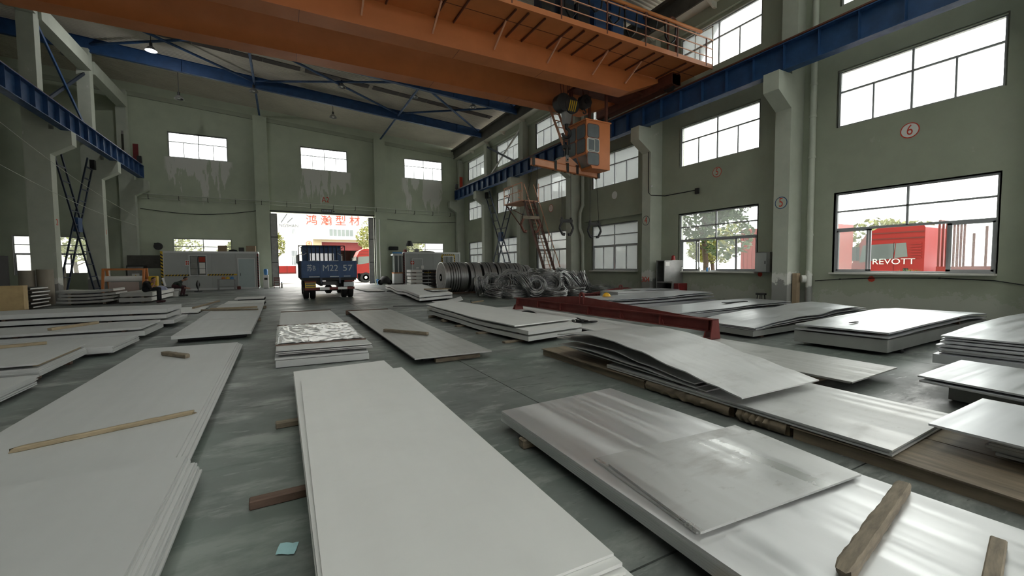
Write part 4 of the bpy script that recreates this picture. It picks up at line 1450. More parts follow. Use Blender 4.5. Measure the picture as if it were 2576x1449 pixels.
# mid-right stack
wav = [(0, .0), (.3, -.05), (.62, .02), (1, .05)]
stack([(3.945, 7.26), (5.70, 7.60), (4.95, 13.6), (3.78, 12.6)], [(.335, .022)], sheetA, 'tilted top sheet of the wavy stack left of the red beam', G, prof=[(0, 0), (.35, -.025), (.7, .01), (1, .03)])
stack([(4.02, 6.86), (5.50, 7.16), (5.0, 13.3), (3.72, 12.3)], [(.275, .075), (.165, .085)], sheetA, 'the wavy stack left of the red beam', G, prof=[(0, 0), (.35, -.03), (.7, .01), (1, .04)])
for k, (yy, z) in enumerate(((7.35, .164), (11.2, .176))):
    timber((4.05, yy, z), (5.0, yy + .18, z), .07, .022, woodr, 'spacer batten in the wavy stack left of the red beam, %s' % ('near', 'far')[k], 'battens between sheets')
for k, yy in enumerate((7.3, 8.6, 9.9, 11.0, 12.1)):
    timber((3.72, yy, 0), (5.2, yy + .2, 0), .10, .045 if k < 3 else .07, woodo, 'bearer timber under the wavy stack, %s from the near end' % ('first', 'second', 'third', 'fourth', 'fifth')[k], 'bearer timbers under the plate stacks')
# bent sheets on plywood
arc = lambda pts: [((y - 2.45) / 3.05, z) for y, z in pts][::1]
a1 = arc([(2.45, .246), (2.73, .295), (3.2, .372), (3.81, .472), (4.3, .522), (4.7, .532), (5.1, .49), (5.5, .43)])
plate([(3.75, 2.45, 0), (5.05, 2.43, 0), (5.20, 5.5, 0), (3.75, 5.5, 0)], .012, sheetS, 'big arched top sheet on the brown plywood stack', G, 1, 24, lambda u, v: interp(a1, v))
a2 = [(0, .257), (.27, .325), (.52, .405), (.75, .405), (1, .385)]
plate([(3.81, 3.02, 0), (5.1, 3.02, 0), (5.2, 5.56, 0), (3.78, 5.56, 0)], .012, sheetS, 'second arched sheet under the big arched sheet', G, 1, 16, lambda u, v: interp(a2, v) - .018)
a3 = [(0, .215), (.35, .275), (.7, .315), (1, .285)]
plate([(3.80, 3.0, 0), (5.1, 3.0, 0), (5.2, 5.5, 0), (3.76, 5.5, 0)], .012, sheetS, 'third sheet under the big arched sheet', G, 1, 16, lambda u, v: interp(a3, v) - .01)
plate([(3.84, 2.9, .185), (5.1, 2.9, .185), (5.2, 5.4, .26), (3.84, 5.4, .26)], .014, sheetS, 'lowest tilted sheet under the big arched sheet', G, 1, 1)
stack([(3.77, 1.335), (5.13, 1.39), (5.16, 4.4), (3.80, 4.4)], [(.168, .014, 0, 0), (.152, .014, .015, .02), (.136, .014, .0, .0)], sheetS, 'the smeared stack on plywood in front of the arched sheets', G)
# plywood deck
dk = 'brown weathered plywood boards under the arched sheets'
for k, (x0, x1, y0, y1, z) in enumerate(((3.78, 4.46, 3.72, 6.02, .105), (4.48, 5.30, 3.72, 6.02, .10), (3.82, 4.46, 2.58, 3.70, .11), (4.48, 5.30, 2.58, 3.70, .10), (3.80, 4.46, 2.05, 2.53, .105), (4.48, 5.30, 2.05, 2.53, .10), (3.78, 4.44, -1.2, 2.03, .105), (4.46, 5.30, -1.2, 2.03, .10))):
    o = thing('plywood_board', ((x0 + x1) / 2, (y0 + y1) / 2, 0), 'weathered brown plywood-covered skid, %s, %s' % (('outer row', 'inner row')[k % 2], ('far end', 'third from the near end', 'short second piece', 'long near piece')[k // 2]), 'plywood', dk)
    MB().quadplate([(x0, y0, z), (x1, y0, z), (x1, y1, z), (x0, y1, z)], .012, 1, 10, lambda u, v, s=k: .006 * math.sin(v * 9 + s)).build('board', deckm, o, smooth=30)
    for xx in (x0 + .03, x1 - .10):
        MB().bx(xx, xx + .07, y0 + .01, y1 - .01, 0, z - .022).build('skid', deckm, o)
    for j in range(max(2, int((y1 - y0) / .7))):
        yy = y0 + .03 + j * ((y1 - y0) - .12) / max(1, int((y1 - y0) / .7) - 1)
        MB().bx(x0 + .1, x1 - .1, yy, yy + .06, z - .05, z - .022).build('cross_batten', deckm, o)
# crumpled wrapping along the outer edge
for k, (y0, y1) in enumerate(((2.60, 3.68), (2.07, 2.52))):
    v, f = [], []
    n = 22
    for j in range(n + 1):
        y = y0 + (y1 - y0) * j / n
        w = .02 * math.sin(j * 1.9 + k) + .015 * math.sin(j * 4.1)
        for (dx, z) in ((.10, .120), (0.0, .116 + .3 * w * .2), (-.03 + w, .07), (-.015 - w * .6, .02), (.03, .006)):
            v.append((3.80 + dx, y, z))
    for j in range(n):
        for i in range(4):
            a = j * 5 + i
            f.append((a, a + 1, a + 6, a + 5))
    o = MB().add(v, f).build('wrapping_sheet', deckm, smooth=60)
    tag(o, 'crumpled brown wrapping on the plywood edge, ' + ('longer piece', 'shorter piece')[k], 'wrapping')
# plate behind, under the red beam
plate([(5.72, 2.41, .135), (7.03, 2.47, .135), (7.08, 6.7, .135), (5.66, 6.7, .135)], .016, sheetD, 'stained plate right of the arched sheets, under the near end of the red beam', G)
plate([(5.74, 2.45, .118), (7.08, 2.50, .118), (7.1, 6.6, .118), (5.7, 6.6, .118)], .014, sheetD, 'lower stained plate right of the arched sheets', G)
plate(rect(5.72, 7.1, 6.8, 12.6, .135), .03, sheetA, 'plate under the far half of the red beam', G)
under(5.8, 7.05, (2.9, 5.9), .103, woodo, 'the stained plate right of the arched sheets')
under(5.8, 7.05, (7.2, 12.2), .104, blackm, 'the plate under the far half of the red beam')
# polished stack in the right foreground
stack([(1.65, -.4), (3.22, -.4), (3.07, 3.50), (1.72, 3.43)], [(.175, .018, 0, 0)] + [(.156 - .0145 * i, .0135, .004 * ((i * 3) % 3 - 1), .006 * ((i * 5) % 3 - 1)) for i in range(5)], sheetP, 'the polished stack in the right foreground', G)
under(1.68, 3.05, (.25, 1.15, 3.0), .082, woodo, 'the polished stack in the right foreground')
plate([(1.745, 1.36, .190), (3.085, 1.27, .190), (3.205, 2.145, .190), (1.82, 2.235, .190)], .014, sheetT, 'lower of two smeared offcut sheets on the polished stack', G)
plate([(1.742, 1.335, .204), (3.092, 1.24, .204), (3.195, 1.995, .204), (1.832, 2.10, .204)], .013, sheetT, 'upper of two smeared offcut sheets on the polished stack', G)
timber((2.03, .865, .1755), (3.16, 1.055, .1755), .070, .064, woodo, 'thick weathered timber lying on the polished sheets', 'loose timbers', jit=.006)
timber((2.46, .545, .1755), (2.90, .625, .1755), .055, .045, woodo, 'short grey timber at the bottom right corner', 'loose timbers')
# right-hand rows
stack([(8.15, 5.1), (13.3, 5.35), (14.2, 6.75), (8.25, 6.55)], [(.235, .014, 0, 0, 1.0), (.212, .014, .03, -.02, .75), (.19, .014, .0, .0, .5)], sheetB, 'the wavy bright stack beyond the red beam end', G, prof=[(0, 0), (.18, .075), (.35, .115), (.52, .10), (.68, .165), (.85, .17), (1, .10)], axis='u', n=24)
stack([(8.15, 5.12), (13.3, 5.35), (14.0, 6.7), (8.25, 6.55)], [(.168, .11)], basem, 'thick base of the wavy bright stack beyond the red beam end', G)
under(5.2, 6.6, (8.6, 10.4, 12.2), .055, woodr, 'the wavy bright stack', axis='y')
r1c = [(8.47, 3.10), (13.5, 3.25), (13.3, 4.75), (8.35, 4.44)]
stack(r1c, [(.385, .028, 0, 0), (.315, .022, -.06, -.02)], sheetB, 'the bright right stack with a small strip', G, prof=[(0, 0), (.4, .03), (.75, .05), (1, .0)], axis='u', n=12)
stack(r1c, [(.265, .20, -.03, 0)], basem, 'thick wrapped base of the bright stack at the right', G)
for k, x in enumerate((8.7, 10.2, 11.8)):
    dzr = interp([(0, 0), (.4, .03), (.75, .05), (1, .0)], (x - 8.4) / 5.0)
    timber((x, 3.2, .266), (x, 4.4, .266), .07, .025 + dzr, woodr, 'spacer batten in the bright right stack, %s' % ('left', 'middle', 'right')[k], 'battens between sheets')
    timber((x, 3.2, .316 + dzr), (x, 4.4, .316 + dzr), .06, .04, woodr, 'upper spacer batten in the bright right stack, %s' % ('left', 'middle', 'right')[k], 'battens between sheets')
under(3.1, 4.5, (9, 11.0, 12.8), .065, blackm, 'the bright stack at the right', axis='y')
r2c = [(8.55, .9), (13.6, 1.0), (13.4, 2.62), (8.36, 2.46)]
stack(r2c, [(.445, .022, 0, 0), (.405, .02, .03, 0), (.37, .03, -.02, 0), (.32, .025, -.10, .02), (.275, .03, -.12, 0), (.23, .025, -.04, 0), (.19, .13, -.16, .03)], sheetB, 'the tall stack at the right edge', G, prof=[(0, 0), (.3, .05), (.6, .06), (1, .03)], axis='u', n=10)
under(1.0, 2.4, (9, 11.0, 12.8), .06, blackm, 'the tall stack at the right edge', axis='y')
stack([(5.75, -.8), (7.2, -.8), (7.48, 2.0), (6.05, 1.95)], [(.275, .018, 0, 0), (.235, .018, -.05, -.03)], sheetB, 'the low plate pair at the right edge', G)
stack([(6.2, -.8), (7.5, -.8), (7.6, 1.8), (6.33, 1.78)], [(.185, .17)], basem, 'dark base bundle under the low plate pair at the right edge', G)
for k, yy in enumerate((.2, 1.4)):
    timber((6.3, yy, .1855), (7.3, yy, .1855), .08, .031, woodr, 'spacer batten under the low plate pair, %s' % ('near', 'far')[k], 'battens between sheets')
plate([(4.15, -1.2, .30), (5.35, -1.2, .30), (5.40, 1.30, .30), (4.21, 1.285, .30)], .016, sheetB, 'blue-grey sheet resting on the plywood at the right edge', G)
stack([(4.42, -1.2), (5.3, -1.2), (5.3, 1.02), (4.45, 1.0)], sheets(.283, 8, .019, .0015, .02, .05), sheetL, 'the dark stack under the blue-grey sheet', G)
# rows along the right wall
stack([(8.7, 7.75), (14.3, 7.75), (14.35, 9.2), (9.0, 9.3)], [(.25, .016, 0, 0, 1), (.215, .02, .02, 0, .8), (.17, .10, .05, -.05, .0)], sheetB, 'the dark-strip stack beyond the red beam', G, prof=[(0, -.03), (.4, .0), (.7, .05), (1, .05)], axis='u', n=14)
under(7.8, 9.1, (9.4, 11.5, 13.6), .065, blackm, 'the dark-strip stack', axis='y')
stack([(8.8, 10.55), (14.2, 10.55), (14.3, 12.1), (9.2, 12.2)], [(.385, .014, 0, 0, 1), (.345, .014, .04, -.04, .8), (.28, .05, .0, -.1, .6), (.19, .11, .05, -.15, .0)], sheetB, 'the wavy stack with the yellow helmet', G, prof=[(0, .02), (.3, -.01), (.55, .0), (.75, .05), (1, .07)], axis='u', n=20)
under(10.6, 12.0, (9.6, 11.5, 13.6), .08, blackm, 'the wavy stack with the yellow helmet', axis='y')
plate([(12.3, 12.3, .50), (14.4, 12.2, .48), (14.5, 13.3, .48), (12.4, 13.4, .50)], .014, sheetB, 'small bright sheet on top by the open cabinet', G, 8, 1, lambda u, v: .02 * math.sin(PI * u))
stack([(11.2, 12.35), (14.4, 12.25), (14.5, 13.45), (11.3, 13.5)], [(.47, .06), (.40, .40)], sheetL, 'the grey stack by the open cabinet', G)
# small dark things on the right stacks
tag(MB().cbx(11.9, 13.0, 8.35, 8.5, .303, .32, .004).build('steel_strip', blackm), 'long dark steel strip lying on the stack beyond the red beam', 'steel strip')
tag(MB().cbx(9.05, 9.3, 3.85, 3.9, .4095, .424, .003).build('steel_strip', blackm), 'small dark strip lying on the bright right stack', 'steel strip')
# back plates near the coils
w2 = [(0, .0), (.3, .05), (.55, -.04), (.8, .03), (1, .02)]
stack([(4.90, 17.2), (6.7, 18.2), (8.0, 27.4), (5.85, 28.4)], [(.33, .10), (.19, .10)], sheetA, 'the wavy stack in front of the steel coils', G, prof=w2, n=20)
for k, yy in enumerate((18.5, 22.5, 26.3)):
    timber((5.5, yy, 0), (6.6, yy + .2, 0), .09, .045, blackm, 'bearer timber under the wavy stack by the coils, %s' % ('near', 'middle', 'far')[k], 'bearer timbers under the plate stacks')
    zz_ = .194 + interp(w2, (yy - 17.5) / 10.5)
    timber((5.5, yy, zz_), (6.6, yy + .2, zz_), .07, .03, woodr, 'spacer batten in the wavy stack by the coils, %s' % ('near', 'middle', 'far')[k], 'battens between sheets')
plate([(5.9, 18.6, .415), (6.75, 18.9, .415), (6.9, 20.0, .415), (6.0, 20.3, .415)], .02, sheetA, 'small plate lying on the wavy stack by the coils', G)
timber((5.8, 19.6, .4155), (7.0, 19.2, .4155), .08, .06, woodm, 'pale timber on the small plate by the coils', 'loose timbers')
plate([(5.15, 15.5, .06), (6.45, 16.3, .06), (6.95, 17.8, .08), (5.3, 16.8, .06)], .02, sheetA, 'single curled plate on the floor before the wire coils', G, 14, 1, lambda u, v: .22 * (u - .35) ** 2)
plate([(3.6, 16.2, .016), (4.9, 15.8, .016), (5.0, 16.1, .016), (3.7, 16.6, .016)], .015, darkm, 'dark scrap sheet under the curled plate', G)
timber((6.75, 16.1, 0), (7.5, 16.6, 0), .08, .05, woodm, 'pale timber poking from under the curled plate', 'loose timbers')
plate([(4.4, 26.6, .06), (5.4, 26.4, .06), (5.5, 29.5, .06), (4.2, 30.6, .06)], .03, paperw, 'white sheet lying on the floor near the doorway', G)
# timbers lying on the left stacks
timber((-1.73, 8.58, .1255), (-1.34, 8.08, .1255), .09, .065, woodo, 'short dark timber on the far end of the long left stack', 'loose timbers', jit=.006)
timber((-1.84, 4.55, .1255), (-.79, 4.93, .1255), .042, .042, woodm, 'long pale timber lying across the long left stack', 'loose timbers', jit=.005)
timber((-4.2, 11.95, .2705), (-3.75, 12.9, .2705), .09, .06, woodm, 'pale timber lying on the fourth left stack', 'loose timbers')
timber((-6.2, 9.75, .1805), (-3.75, 10.55, .1805), .11, .05, woodm, 'long pale plank lying on the third left stack', 'loose timbers')
timber((-6.9, 9.7, .232), (-4.9, 10.05, .232), .10, .05, woodm, 'second pale plank overlapping the plank on the third left stack', 'loose timbers')


# ---------------------------------------------------------------- red lifting beams
def red_beam(loc, rz, L, lab, zt0=.135, apex=.53, full=True):
    t = thing('spreader_beam', loc, lab, 'lifting beam', None, rz)
    H0, H1 = .135, .365      # underside and top of the straight chord above the feet
    if not full:
        H0, H1 = .10, .33
    MB().bx(-.07, .07, 0.03, L - .03, H0, H0 + .018).build('bottom_flange', redp, t, local=True)
    MB().bx(-.09, .09, 0.0, L, H1 - .018, H1).build('top_flange', redp, t, local=True)
    MB().bx(-.012, .012, 0.03, L - .03, H0 + .018, H1 - .018).build('web', redp, t, local=True)
    a = L * .54
    MB().prism([(.35, H1), (L - .3, H1), (a + .35, H1 + .195), (a - .2, H1 + .195)], 'x', -.014, .014).build('gable_plate', redp, t, local=True)
    e = [(a - .10 * math.cos(q) if 0 else a + .10 * math.cos(q), H1 + .21 + .115 * math.sin(q)) for q in [PI * i / 10 for i in range(11)]]
    lug = MB()
    lug.tube([(0, a + .075, H1 + .02), (0, a + .075, H1 + .2)] + [(0, a + .075 * math.cos(q), H1 + .21 + .085 * math.sin(q)) for q in [PI * i / 8 for i in range(9)]] + [(0, a - .075, H1 + .2), (0, a - .075, H1 + .02)], .032, 8)
    lug.build('lifting_eye', redp, t, local=True, smooth=50)
    for k in range(7):
        y = .12 + (L - .24) * k / 6
        MB().prism([(-.07, H0 + .018), (.07, H0 + .018), (.05, H1 - .018), (-.05, H1 - .018)], 'y', y - .012, y + .012).build('stiffener', redp, t, local=True)
        if 0 < k < 6:
            MB().prism([(y - .10, H0), (y + .10, H0), (y + .05, H0 + .12), (y - .05, H0 + .12)], 'x', -.03, -.0125).build('gusset', redp, t, local=True)
    for y0, y1 in ((0, .16), (L - .16, L)):
        MB().prism([(-.15, 0), (.15, 0), (.085, H1), (-.085, H1)], 'y', y0, y0 + .02).prism([(-.15, 0), (.15, 0), (.085, H0), (-.085, H0)], 'y', y1 - .02, y1).bx(-.12, .12, y0, y1, 0, .018).build('foot', redp, t, local=True)
    return t


LB_ = math.hypot(.38, 6.8)
rbm = red_beam((6.88, 5.02, .136), math.atan2(.38, 6.8), LB_, 'long dark red spreader beam standing on the plates')
red_beam((10.9, 14.15, 0), math.radians(-95), 3.6, 'shorter red spreader beam by the wall behind the helmet', full=False)
# tangled slings under the long red beam
rs = random.Random(5)
for k, (cx, cy, lab) in enumerate(((6.05, 10.3, 'black tangled sling by the far foot of the red beam'), (6.25, 8.1, 'black sling coiled under the middle of the red beam'), (6.42, 6.1, 'black tangled sling near the close end of the red beam'))):
    pts = []
    for i in range(60):
        t = i / 59 * 7
        pts.append((cx + .22 * math.sin(t * 2.3 + k) * (0.5 + .5 * math.sin(t)), cy + .38 * math.cos(t * 1.7 + k * 2), .158 + .025 * (1 + math.sin(t * 3.1)) * .8))
    z0 = .16
    s_ = thing('lifting_sling', (cx, cy, .136), lab, 'sling')
    MB().tube(pts, .016, 5).build('rope', blackm, s_, smooth=60)
    MB().bx(cx - .08, cx + .12, cy - .06, cy + .16, .137, .19).build('clamp_block', blackm, s_)
# helmet
h = thing('safety_helmet', (9.95, 11.55, .405), 'yellow safety helmet lying on the wavy stack', 'helmet')
pr = [(.14 * math.cos(a), .13 * math.sin(a)) for a in [PI / 2 * i / 8 for i in range(9)]]
MB().lathe([(r, z + .41) for r, z in pr], 20, (9.95, 11.55, 0)).build('shell', helm, h, smooth=60)
MB().lathe([(.135, .405), (.165, .408), (.165, .415), (.135, .42)], 20, (9.95, 11.55, 0)).build('brim', helm, h, smooth=40)
MB().tube([(9.95, 11.55 - .13 + .0, .43), (9.95, 11.45, .50), (9.95, 11.55, .545), (9.95, 11.65, .50), (9.95, 11.68, .43)], .012, 6).build('ridge', helm, h, smooth=60)

# ---------------------------------------------------------------- slit coils in a row
coilE = mat('dull_coil_face', (.10, .10, .10), .55, metal=.5, var=.3, scale=6)
cl = [(7.62, 1.32, .86), (9.08, .68, .85), (9.90, .80, .85), (10.80, .56, .84), (11.42, .52, .83), (12.0, .46, .82), (12.55, .55, .76)]
cw = ('first from the left, broadest', 'second from the left', 'third from the left', 'fourth from the left', 'fifth from the left', 'sixth from the left', 'last at the right end')
for i, (x0, w, R) in enumerate(cl):
    t = thing('steel_coil', (x0 + w / 2, 22.5, 0), 'big shiny slit steel coil in the row, ' + cw[i], 'steel coil', 'row of slit steel coils')
    prf = [(.26, x0 + w - .02), (R * .6, x0 + w), (R, x0 + w - .006)]
    z = .03 + R
    o = (0, 22.5, z)
    body = [(R - .05, x0 + .02), (R - .03, x0 + .008), (R, x0 + .012)]
    n = max(3, int(w / .12))
    for k in range(1, n):
        xx = x0 + .012 + (w - .02) * k / n
        body += [(R, xx - .008), (R - .010, xx - .004), (R - .010, xx + .004), (R, xx + .008)]
    body += [(R, x0 + w - .012), (R - .03, x0 + w), (R - .05, x0 + w - .02)]
    MB().lathe(body, 48, o, 'x').build('winding', coilM, t, smooth=30)
    for e, sg in ((x0 + .012, -1), (x0 + w - .012, 1)):
        MB().lathe([(.001, e + sg * .02), (.07, e + sg * .02), (.08, e), (.20, e), (.21, e + sg * .008), (.42, e + sg * .004), (.43, e - sg * .006), (.62, e + sg * .004), (.63, e - sg * .006), (R - .045, e)], 40, o, 'x').build('end_face', coilE, t, smooth=30)
    for k in range(1 + (w > .7) + 3 * (i == 0)):
        xx = x0 + w * (.35 + .2 * k) if i else x0 + .30 + .14 * k
        MB().lathe([(R + .002, xx - .02), (R + .006, xx - .02), (R + .006, xx + .02), (R + .002, xx + .02), (R + .002, xx - .02)], 48, o, 'x').build('strap', blackm, t, smooth=30)
for k, yy in enumerate((22.0, 23.0)):
    timber((7.5, yy, 0), (13.2, yy, 0), .14, .10, woodr, 'chocking timber under the coil row, %s' % ('near side', 'far side')[k], 'coil chocks')

# ---------------------------------------------------------------- pile of wire coils
def wire_mesh(seed, R, r, loops, stray=3, wr=.021):
    q = random.Random(seed)
    m_ = MB()
    seg = 30
    for l in range(loops):
        a0, rad = q.uniform(0, 2 * PI), r * math.sqrt(q.random())
        u, w = math.cos(a0) * rad, math.sin(a0) * rad * 1.25
        ph, am, tz = q.uniform(0, 6.28), q.uniform(0, .05), q.uniform(-.06, .06)
        ex = q.uniform(0, .06)
        pts = [((R + u + am * math.sin(2 * t + ph)) * math.cos(t) * (1 + ex), (R + u + am * math.cos(3 * t + ph)) * math.sin(t), w + tz * math.sin(t + ph)) for t in [2 * PI * i / seg for i in range(seg)]]
        m_.tube(pts, wr, 4, closed=True)
    for l in range(stray):
        ph = q.uniform(0, 6.28)
        pts = [((R * (1.05 + .25 * math.sin(t * .7 + ph))) * math.cos(t + ph), (R * 1.08) * math.sin(t + ph), r * .9 + .12 * math.sin(t * 1.3 + ph)) for t in [2.6 * i / 14 for i in range(15)]]
        m_.tube(pts, wr, 4)
    for k in range(3):
        t = 2 * PI * k / 3 + q.random()
        c_ = Vector((R * math.cos(t), R * math.sin(t), 0))
        d = Vector((math.cos(t), math.sin(t), 0))
        m_.tube([c_ + d * (r * 1.12) * math.cos(s) + Vector((0, 0, 1)) * (r * 1.4) * math.sin(s) for s in [2 * PI * i / 10 for i in range(10)]], .012, 4, closed=True)
    return m_


protos = [wire_mesh(s, R, r, n) for s, (R, r, n) in enumerate(((.46, .15, 24), (.52, .13, 22), (.36, .17, 24), (.50, .20, 30)))]
pm = []
for k, mb_ in enumerate(protos):
    me = bpy.data.meshes.new('wire_coil')
    me.from_pydata(mb_.v, [], mb_.f)
    me.materials.append(wireM)
    me.polygons.foreach_set('use_smooth', [True] * len(me.polygons))
    pm.append(me)
WC = [  # pixel x, y, depth Y, proto, tilt about x, about y, about z, words
    (1206, 726, 19.2, 2, 80, 0, 60, 'small bundle at the left end of the pile, lying on its side'),
    (1240, 716, 19.0, 0, 78, 0, 10, 'open ring standing upright, left end of the pile'),
    (1252, 738, 18.2, 1, 12, 5, 0, 'flat coil on the floor below the open ring'),
    (1288, 706, 19.6, 1, 72, 10, -15, 'upright ring leaning in the second row'),
    (1292, 744, 17.6, 0, 8, -6, 30, 'flat coil on the floor, front left'),
    (1322, 738, 17.6, 3, 55, 0, 70, 'tilted coil at the front, left of the dark hollow'),
    (1348, 738, 17.2, 2, 70, 0, -20, 'coil with a dark hollow facing the viewer, front'),
    (1382, 730, 17.4, 3, 50, 0, -10, 'large tilted coil at the front centre'),
    (1378, 708, 18.2, 1, 14, 0, 0, 'flat coil in the heap, lower middle'),
    (1374, 699, 18.4, 3, 6, -4, 40, 'flat coil in the heap, middle'),
    (1372, 690, 18.6, 0, 5, 6, 80, 'flat coil on top of the heap'),
    (1418, 690, 18.8, 2, 10, 12, 0, 'coil standing open side up at the peak'),
    (1416, 705, 18.6, 2, 8, -10, 30, 'coil under the peak, right of centre'),
    (1422, 737, 17.6, 1, 60, 0, 25, 'upright ring at the front, right of centre'),
    (1448, 718, 18.2, 3, 50, 0, 55, 'steeply leaning coil on the right shoulder'),
    (1466, 732, 18.4, 0, 35, 10, 30, 'coil at the right foot of the heap'),
    (1470, 712, 18.2, 1, 68, 0, 50, 'upright ring at the right end of the pile'),
    (1330, 716, 19.4, 3, 30, 0, 0, 'coil in the second row, left of centre'),
    (1448, 744, 17.4, 0, 6, 3, 10, 'flat coil on the floor, front right'),
    (1395, 745, 16.9, 1, 10, 0, 0, 'flat coil on the floor behind the red beam'),
    (1345, 700, 19.6, 0, 40, 0, 20, 'coil leaning at the back of the heap'),
    (1268, 724, 18.6, 2, 60, 0, -40, 'small coil propped between the left rings'),
]
for (x, y, Y, k, tx, ty, tz, words) in WC:
    o = bpy.data.objects.new('wire_coil', pm[k])
    COL.objects.link(o)
    p = py(x, y, Y)
    R, r = ((.46, .15), (.52, .13), (.36, .17), (.50, .20))[k]
    ext = math.sin(math.radians(max(abs(tx), abs(ty)))) * (R + r) + math.cos(math.radians(tx)) * r * 1.2
    p.z = max(p.z, min(ext, .62))
    o.location = p
    o.rotation_euler = [math.radians(a) for a in (tx, ty, tz)]
    tag(o, 'wire rod coil: ' + words, 'wire coil', 'heap of wire rod coils')
o = bpy.data.objects.new('wire_coil', pm[3])
COL.objects.link(o)
p = py(1535, 733, 17.6)
o.location = (14.35, 17.0, .22)
o.scale = (1.1, 1.1, .8)
tag(o, 'flat light grey wire coil lying apart by the wall', 'wire coil', 'heap of wire rod coils')
wl = py(1492, 716, 19.0)
wl = wl
sh = []
bagv = MB().lathe([(.02, 0), (.40, .0), (.46, .25), (.40, .5), (.25, .72), (.02, .8)], 14, (14.0, 19.0, 0))
bagv.v = [(a + .05 * mathutils.noise.noise(Vector((a * 4, b * 4, c * 4))), b + .05 * mathutils.noise.noise(Vector((a * 4, b * 4 + 9, c * 4))), c) for a, b, c in bagv.v]
tag(bagv.build('plastic_bag', clothm, smooth=60), 'crumpled greyish plastic bag at the right end of the wire heap', 'bag')

# bundled bar packs near the right cabin
for k in range(5):
    z = .10 + k * .25
    t = thing('bar_pack', (9.0, 31.2, z), 'black bar pack with white wrapped end by the right cabin, %s' % ('bottom', 'second lowest', 'middle', 'second highest', 'top')[k], 'bar pack', 'stack of bar packs')
    for j in range(6):
        yy = 30.75 + j * .17
        MB().cyl((8.15 + .03 * ((j * 5 + k) % 3), yy, z + .08), (12.6, yy, z + .08), .082, 8).build('bar', darkm, t, smooth=40)
    MB().bx(8.10 + .02 * (k % 3), 8.98, 30.64, 31.72, z - .003, z + .175).build('paper_wrap', paperw, t)
    for x in (9.4, 10.4, 11.6):
        MB().bx(x, x + .04, 30.65, 31.72, z + .162, z + .17).bx(x, x + .04, 30.65, 30.66, z, z + .17).build('strap', greym, t)
    for x in (8.5, 10.0, 11.8):
        timber((x, 30.7, z - .10 if k == 0 else z - .073), (x, 31.7, z - .10 if k == 0 else z - .073), .09, .097 if k == 0 else .069, woodr, 'dunnage timber under a bar pack, %s at %s' % (('floor level', 'second level', 'third level', 'fourth level', 'top level')[k], {8.5: 'the left', 10.0: 'the middle', 11.8: 'the right'}[x]), 'dunnage between bar packs')


# ---------------------------------------------------------------- office cabins
def hazard(parent, p, q, w, n_off, a=yell, b=blackm, name='hazard_tape'):
    """striped tape from p to q; n_off is the outward offset"""
    p, q, n_ = Vector(p), Vector(q), Vector(n_off)
    d = (q - p)
    L = d.length
    d.normalize()
    s = n_.normalized().cross(d) * (w / 2)
    base = MB()
    base.add([p - s, q - s, q + s, p + s, p - s + n_, q - s + n_, q + s + n_, p + s + n_], [(0, 3, 2, 1), (4, 5, 6, 7), (0, 1, 5, 4), (1, 2, 6, 5), (2, 3, 7, 6), (3, 0, 4, 7)])
    tape = base.build(name, a, parent)
    st = MB()
    x = 0.02
    n2 = n_ * 1.25
    while x + w * 1.7 < L:
        A, B2 = p + d * x, p + d * (x + w * .8)
        v = [A - s, B2 - s, B2 + s + d * w * .8, A + s + d * w * .8]
        st.add([k + n_ for k in v] + [k + n2 for k in v], [(0, 3, 2, 1), (4, 5, 6, 7), (0, 1, 5, 4), (1, 2, 6, 5), (2, 3, 7, 6), (3, 0, 4, 7)])
        x += w * 1.7
    st.build('stripes', b, tape)


def cabin(x0, x1, y0, y1, h, lab):
    t = thing('office_cabin', ((x0 + x1) / 2, (y0 + y1) / 2, 0), lab, 'cabin')
    n = int((x1 - x0) / 1.12)
    for i in range(n):
        a, b = x0 + (x1 - x0) * i / n, x0 + (x1 - x0) * (i + 1) / n
        MB().bx(a + .004, b - .004, y0 + .02, y0 + .09, .12, h - .12).build('wall_panel', hutm, t)
    MB().bx(x0, x0 + .07, y0 + .09, y1, .12, h - .1).build('side_wall', hutm, t)
    MB().bx(x1 - .07, x1, y0 + .09, y1, .12, h - .1).build('side_wall', hutm, t)
    MB().bx(x0, x1, y1 - .07, y1, .12, h - .1).build('rear_wall', hutm, t)
    MB().bx(x0 - .02, x1 + .02, y0 - .01, y1, h - .14, h).build('roof_fascia', hutw, t)
    MB().bx(x0 - .02, x1 + .02, y0 - .01, y1, 0, .13).build('base_rail', hutw, t)
    for x in (x0 - .02, x1 - .10):
        MB().bx(x, x + .12, y0 - .005, y0 + .10, .13, h - .14).build('corner_post', hutw, t)
    return t


c1 = cabin(-7.15, -1.62, 36.2, 38.75, 2.70, 'long grey office cabin with white trim left of the doorway')
P = lambda x, y: py(x, y, 36.2)


def hut_window(t, a, b, c, d, y, bars=True):
    w = MB().bx(a, b, y - .03, y + .02, c, d).build('cabin_window', glassd, t)
    MB().bx(a - .06, a, y - .05, y, c - .06, d + .06).bx(b, b + .06, y - .05, y, c - .06, d + .06).bx(a, b, y - .05, y, c - .06, c).bx(a, b, y - .05, y, d, d + .06).build('window_frame', hutw, w)
    if bars:
        for k in range(1, 3):
            z = c + (d - c) * k / 3
            MB().bx(a, b, y - .045, y - .03, z - .012, z + .012).build('window_bar', darkm, w)
        MB().bx((a + b) / 2 - .02, (a + b) / 2 + .02, y - .045, y - .03, c, d).build('window_bar', hutw, w)
    return w


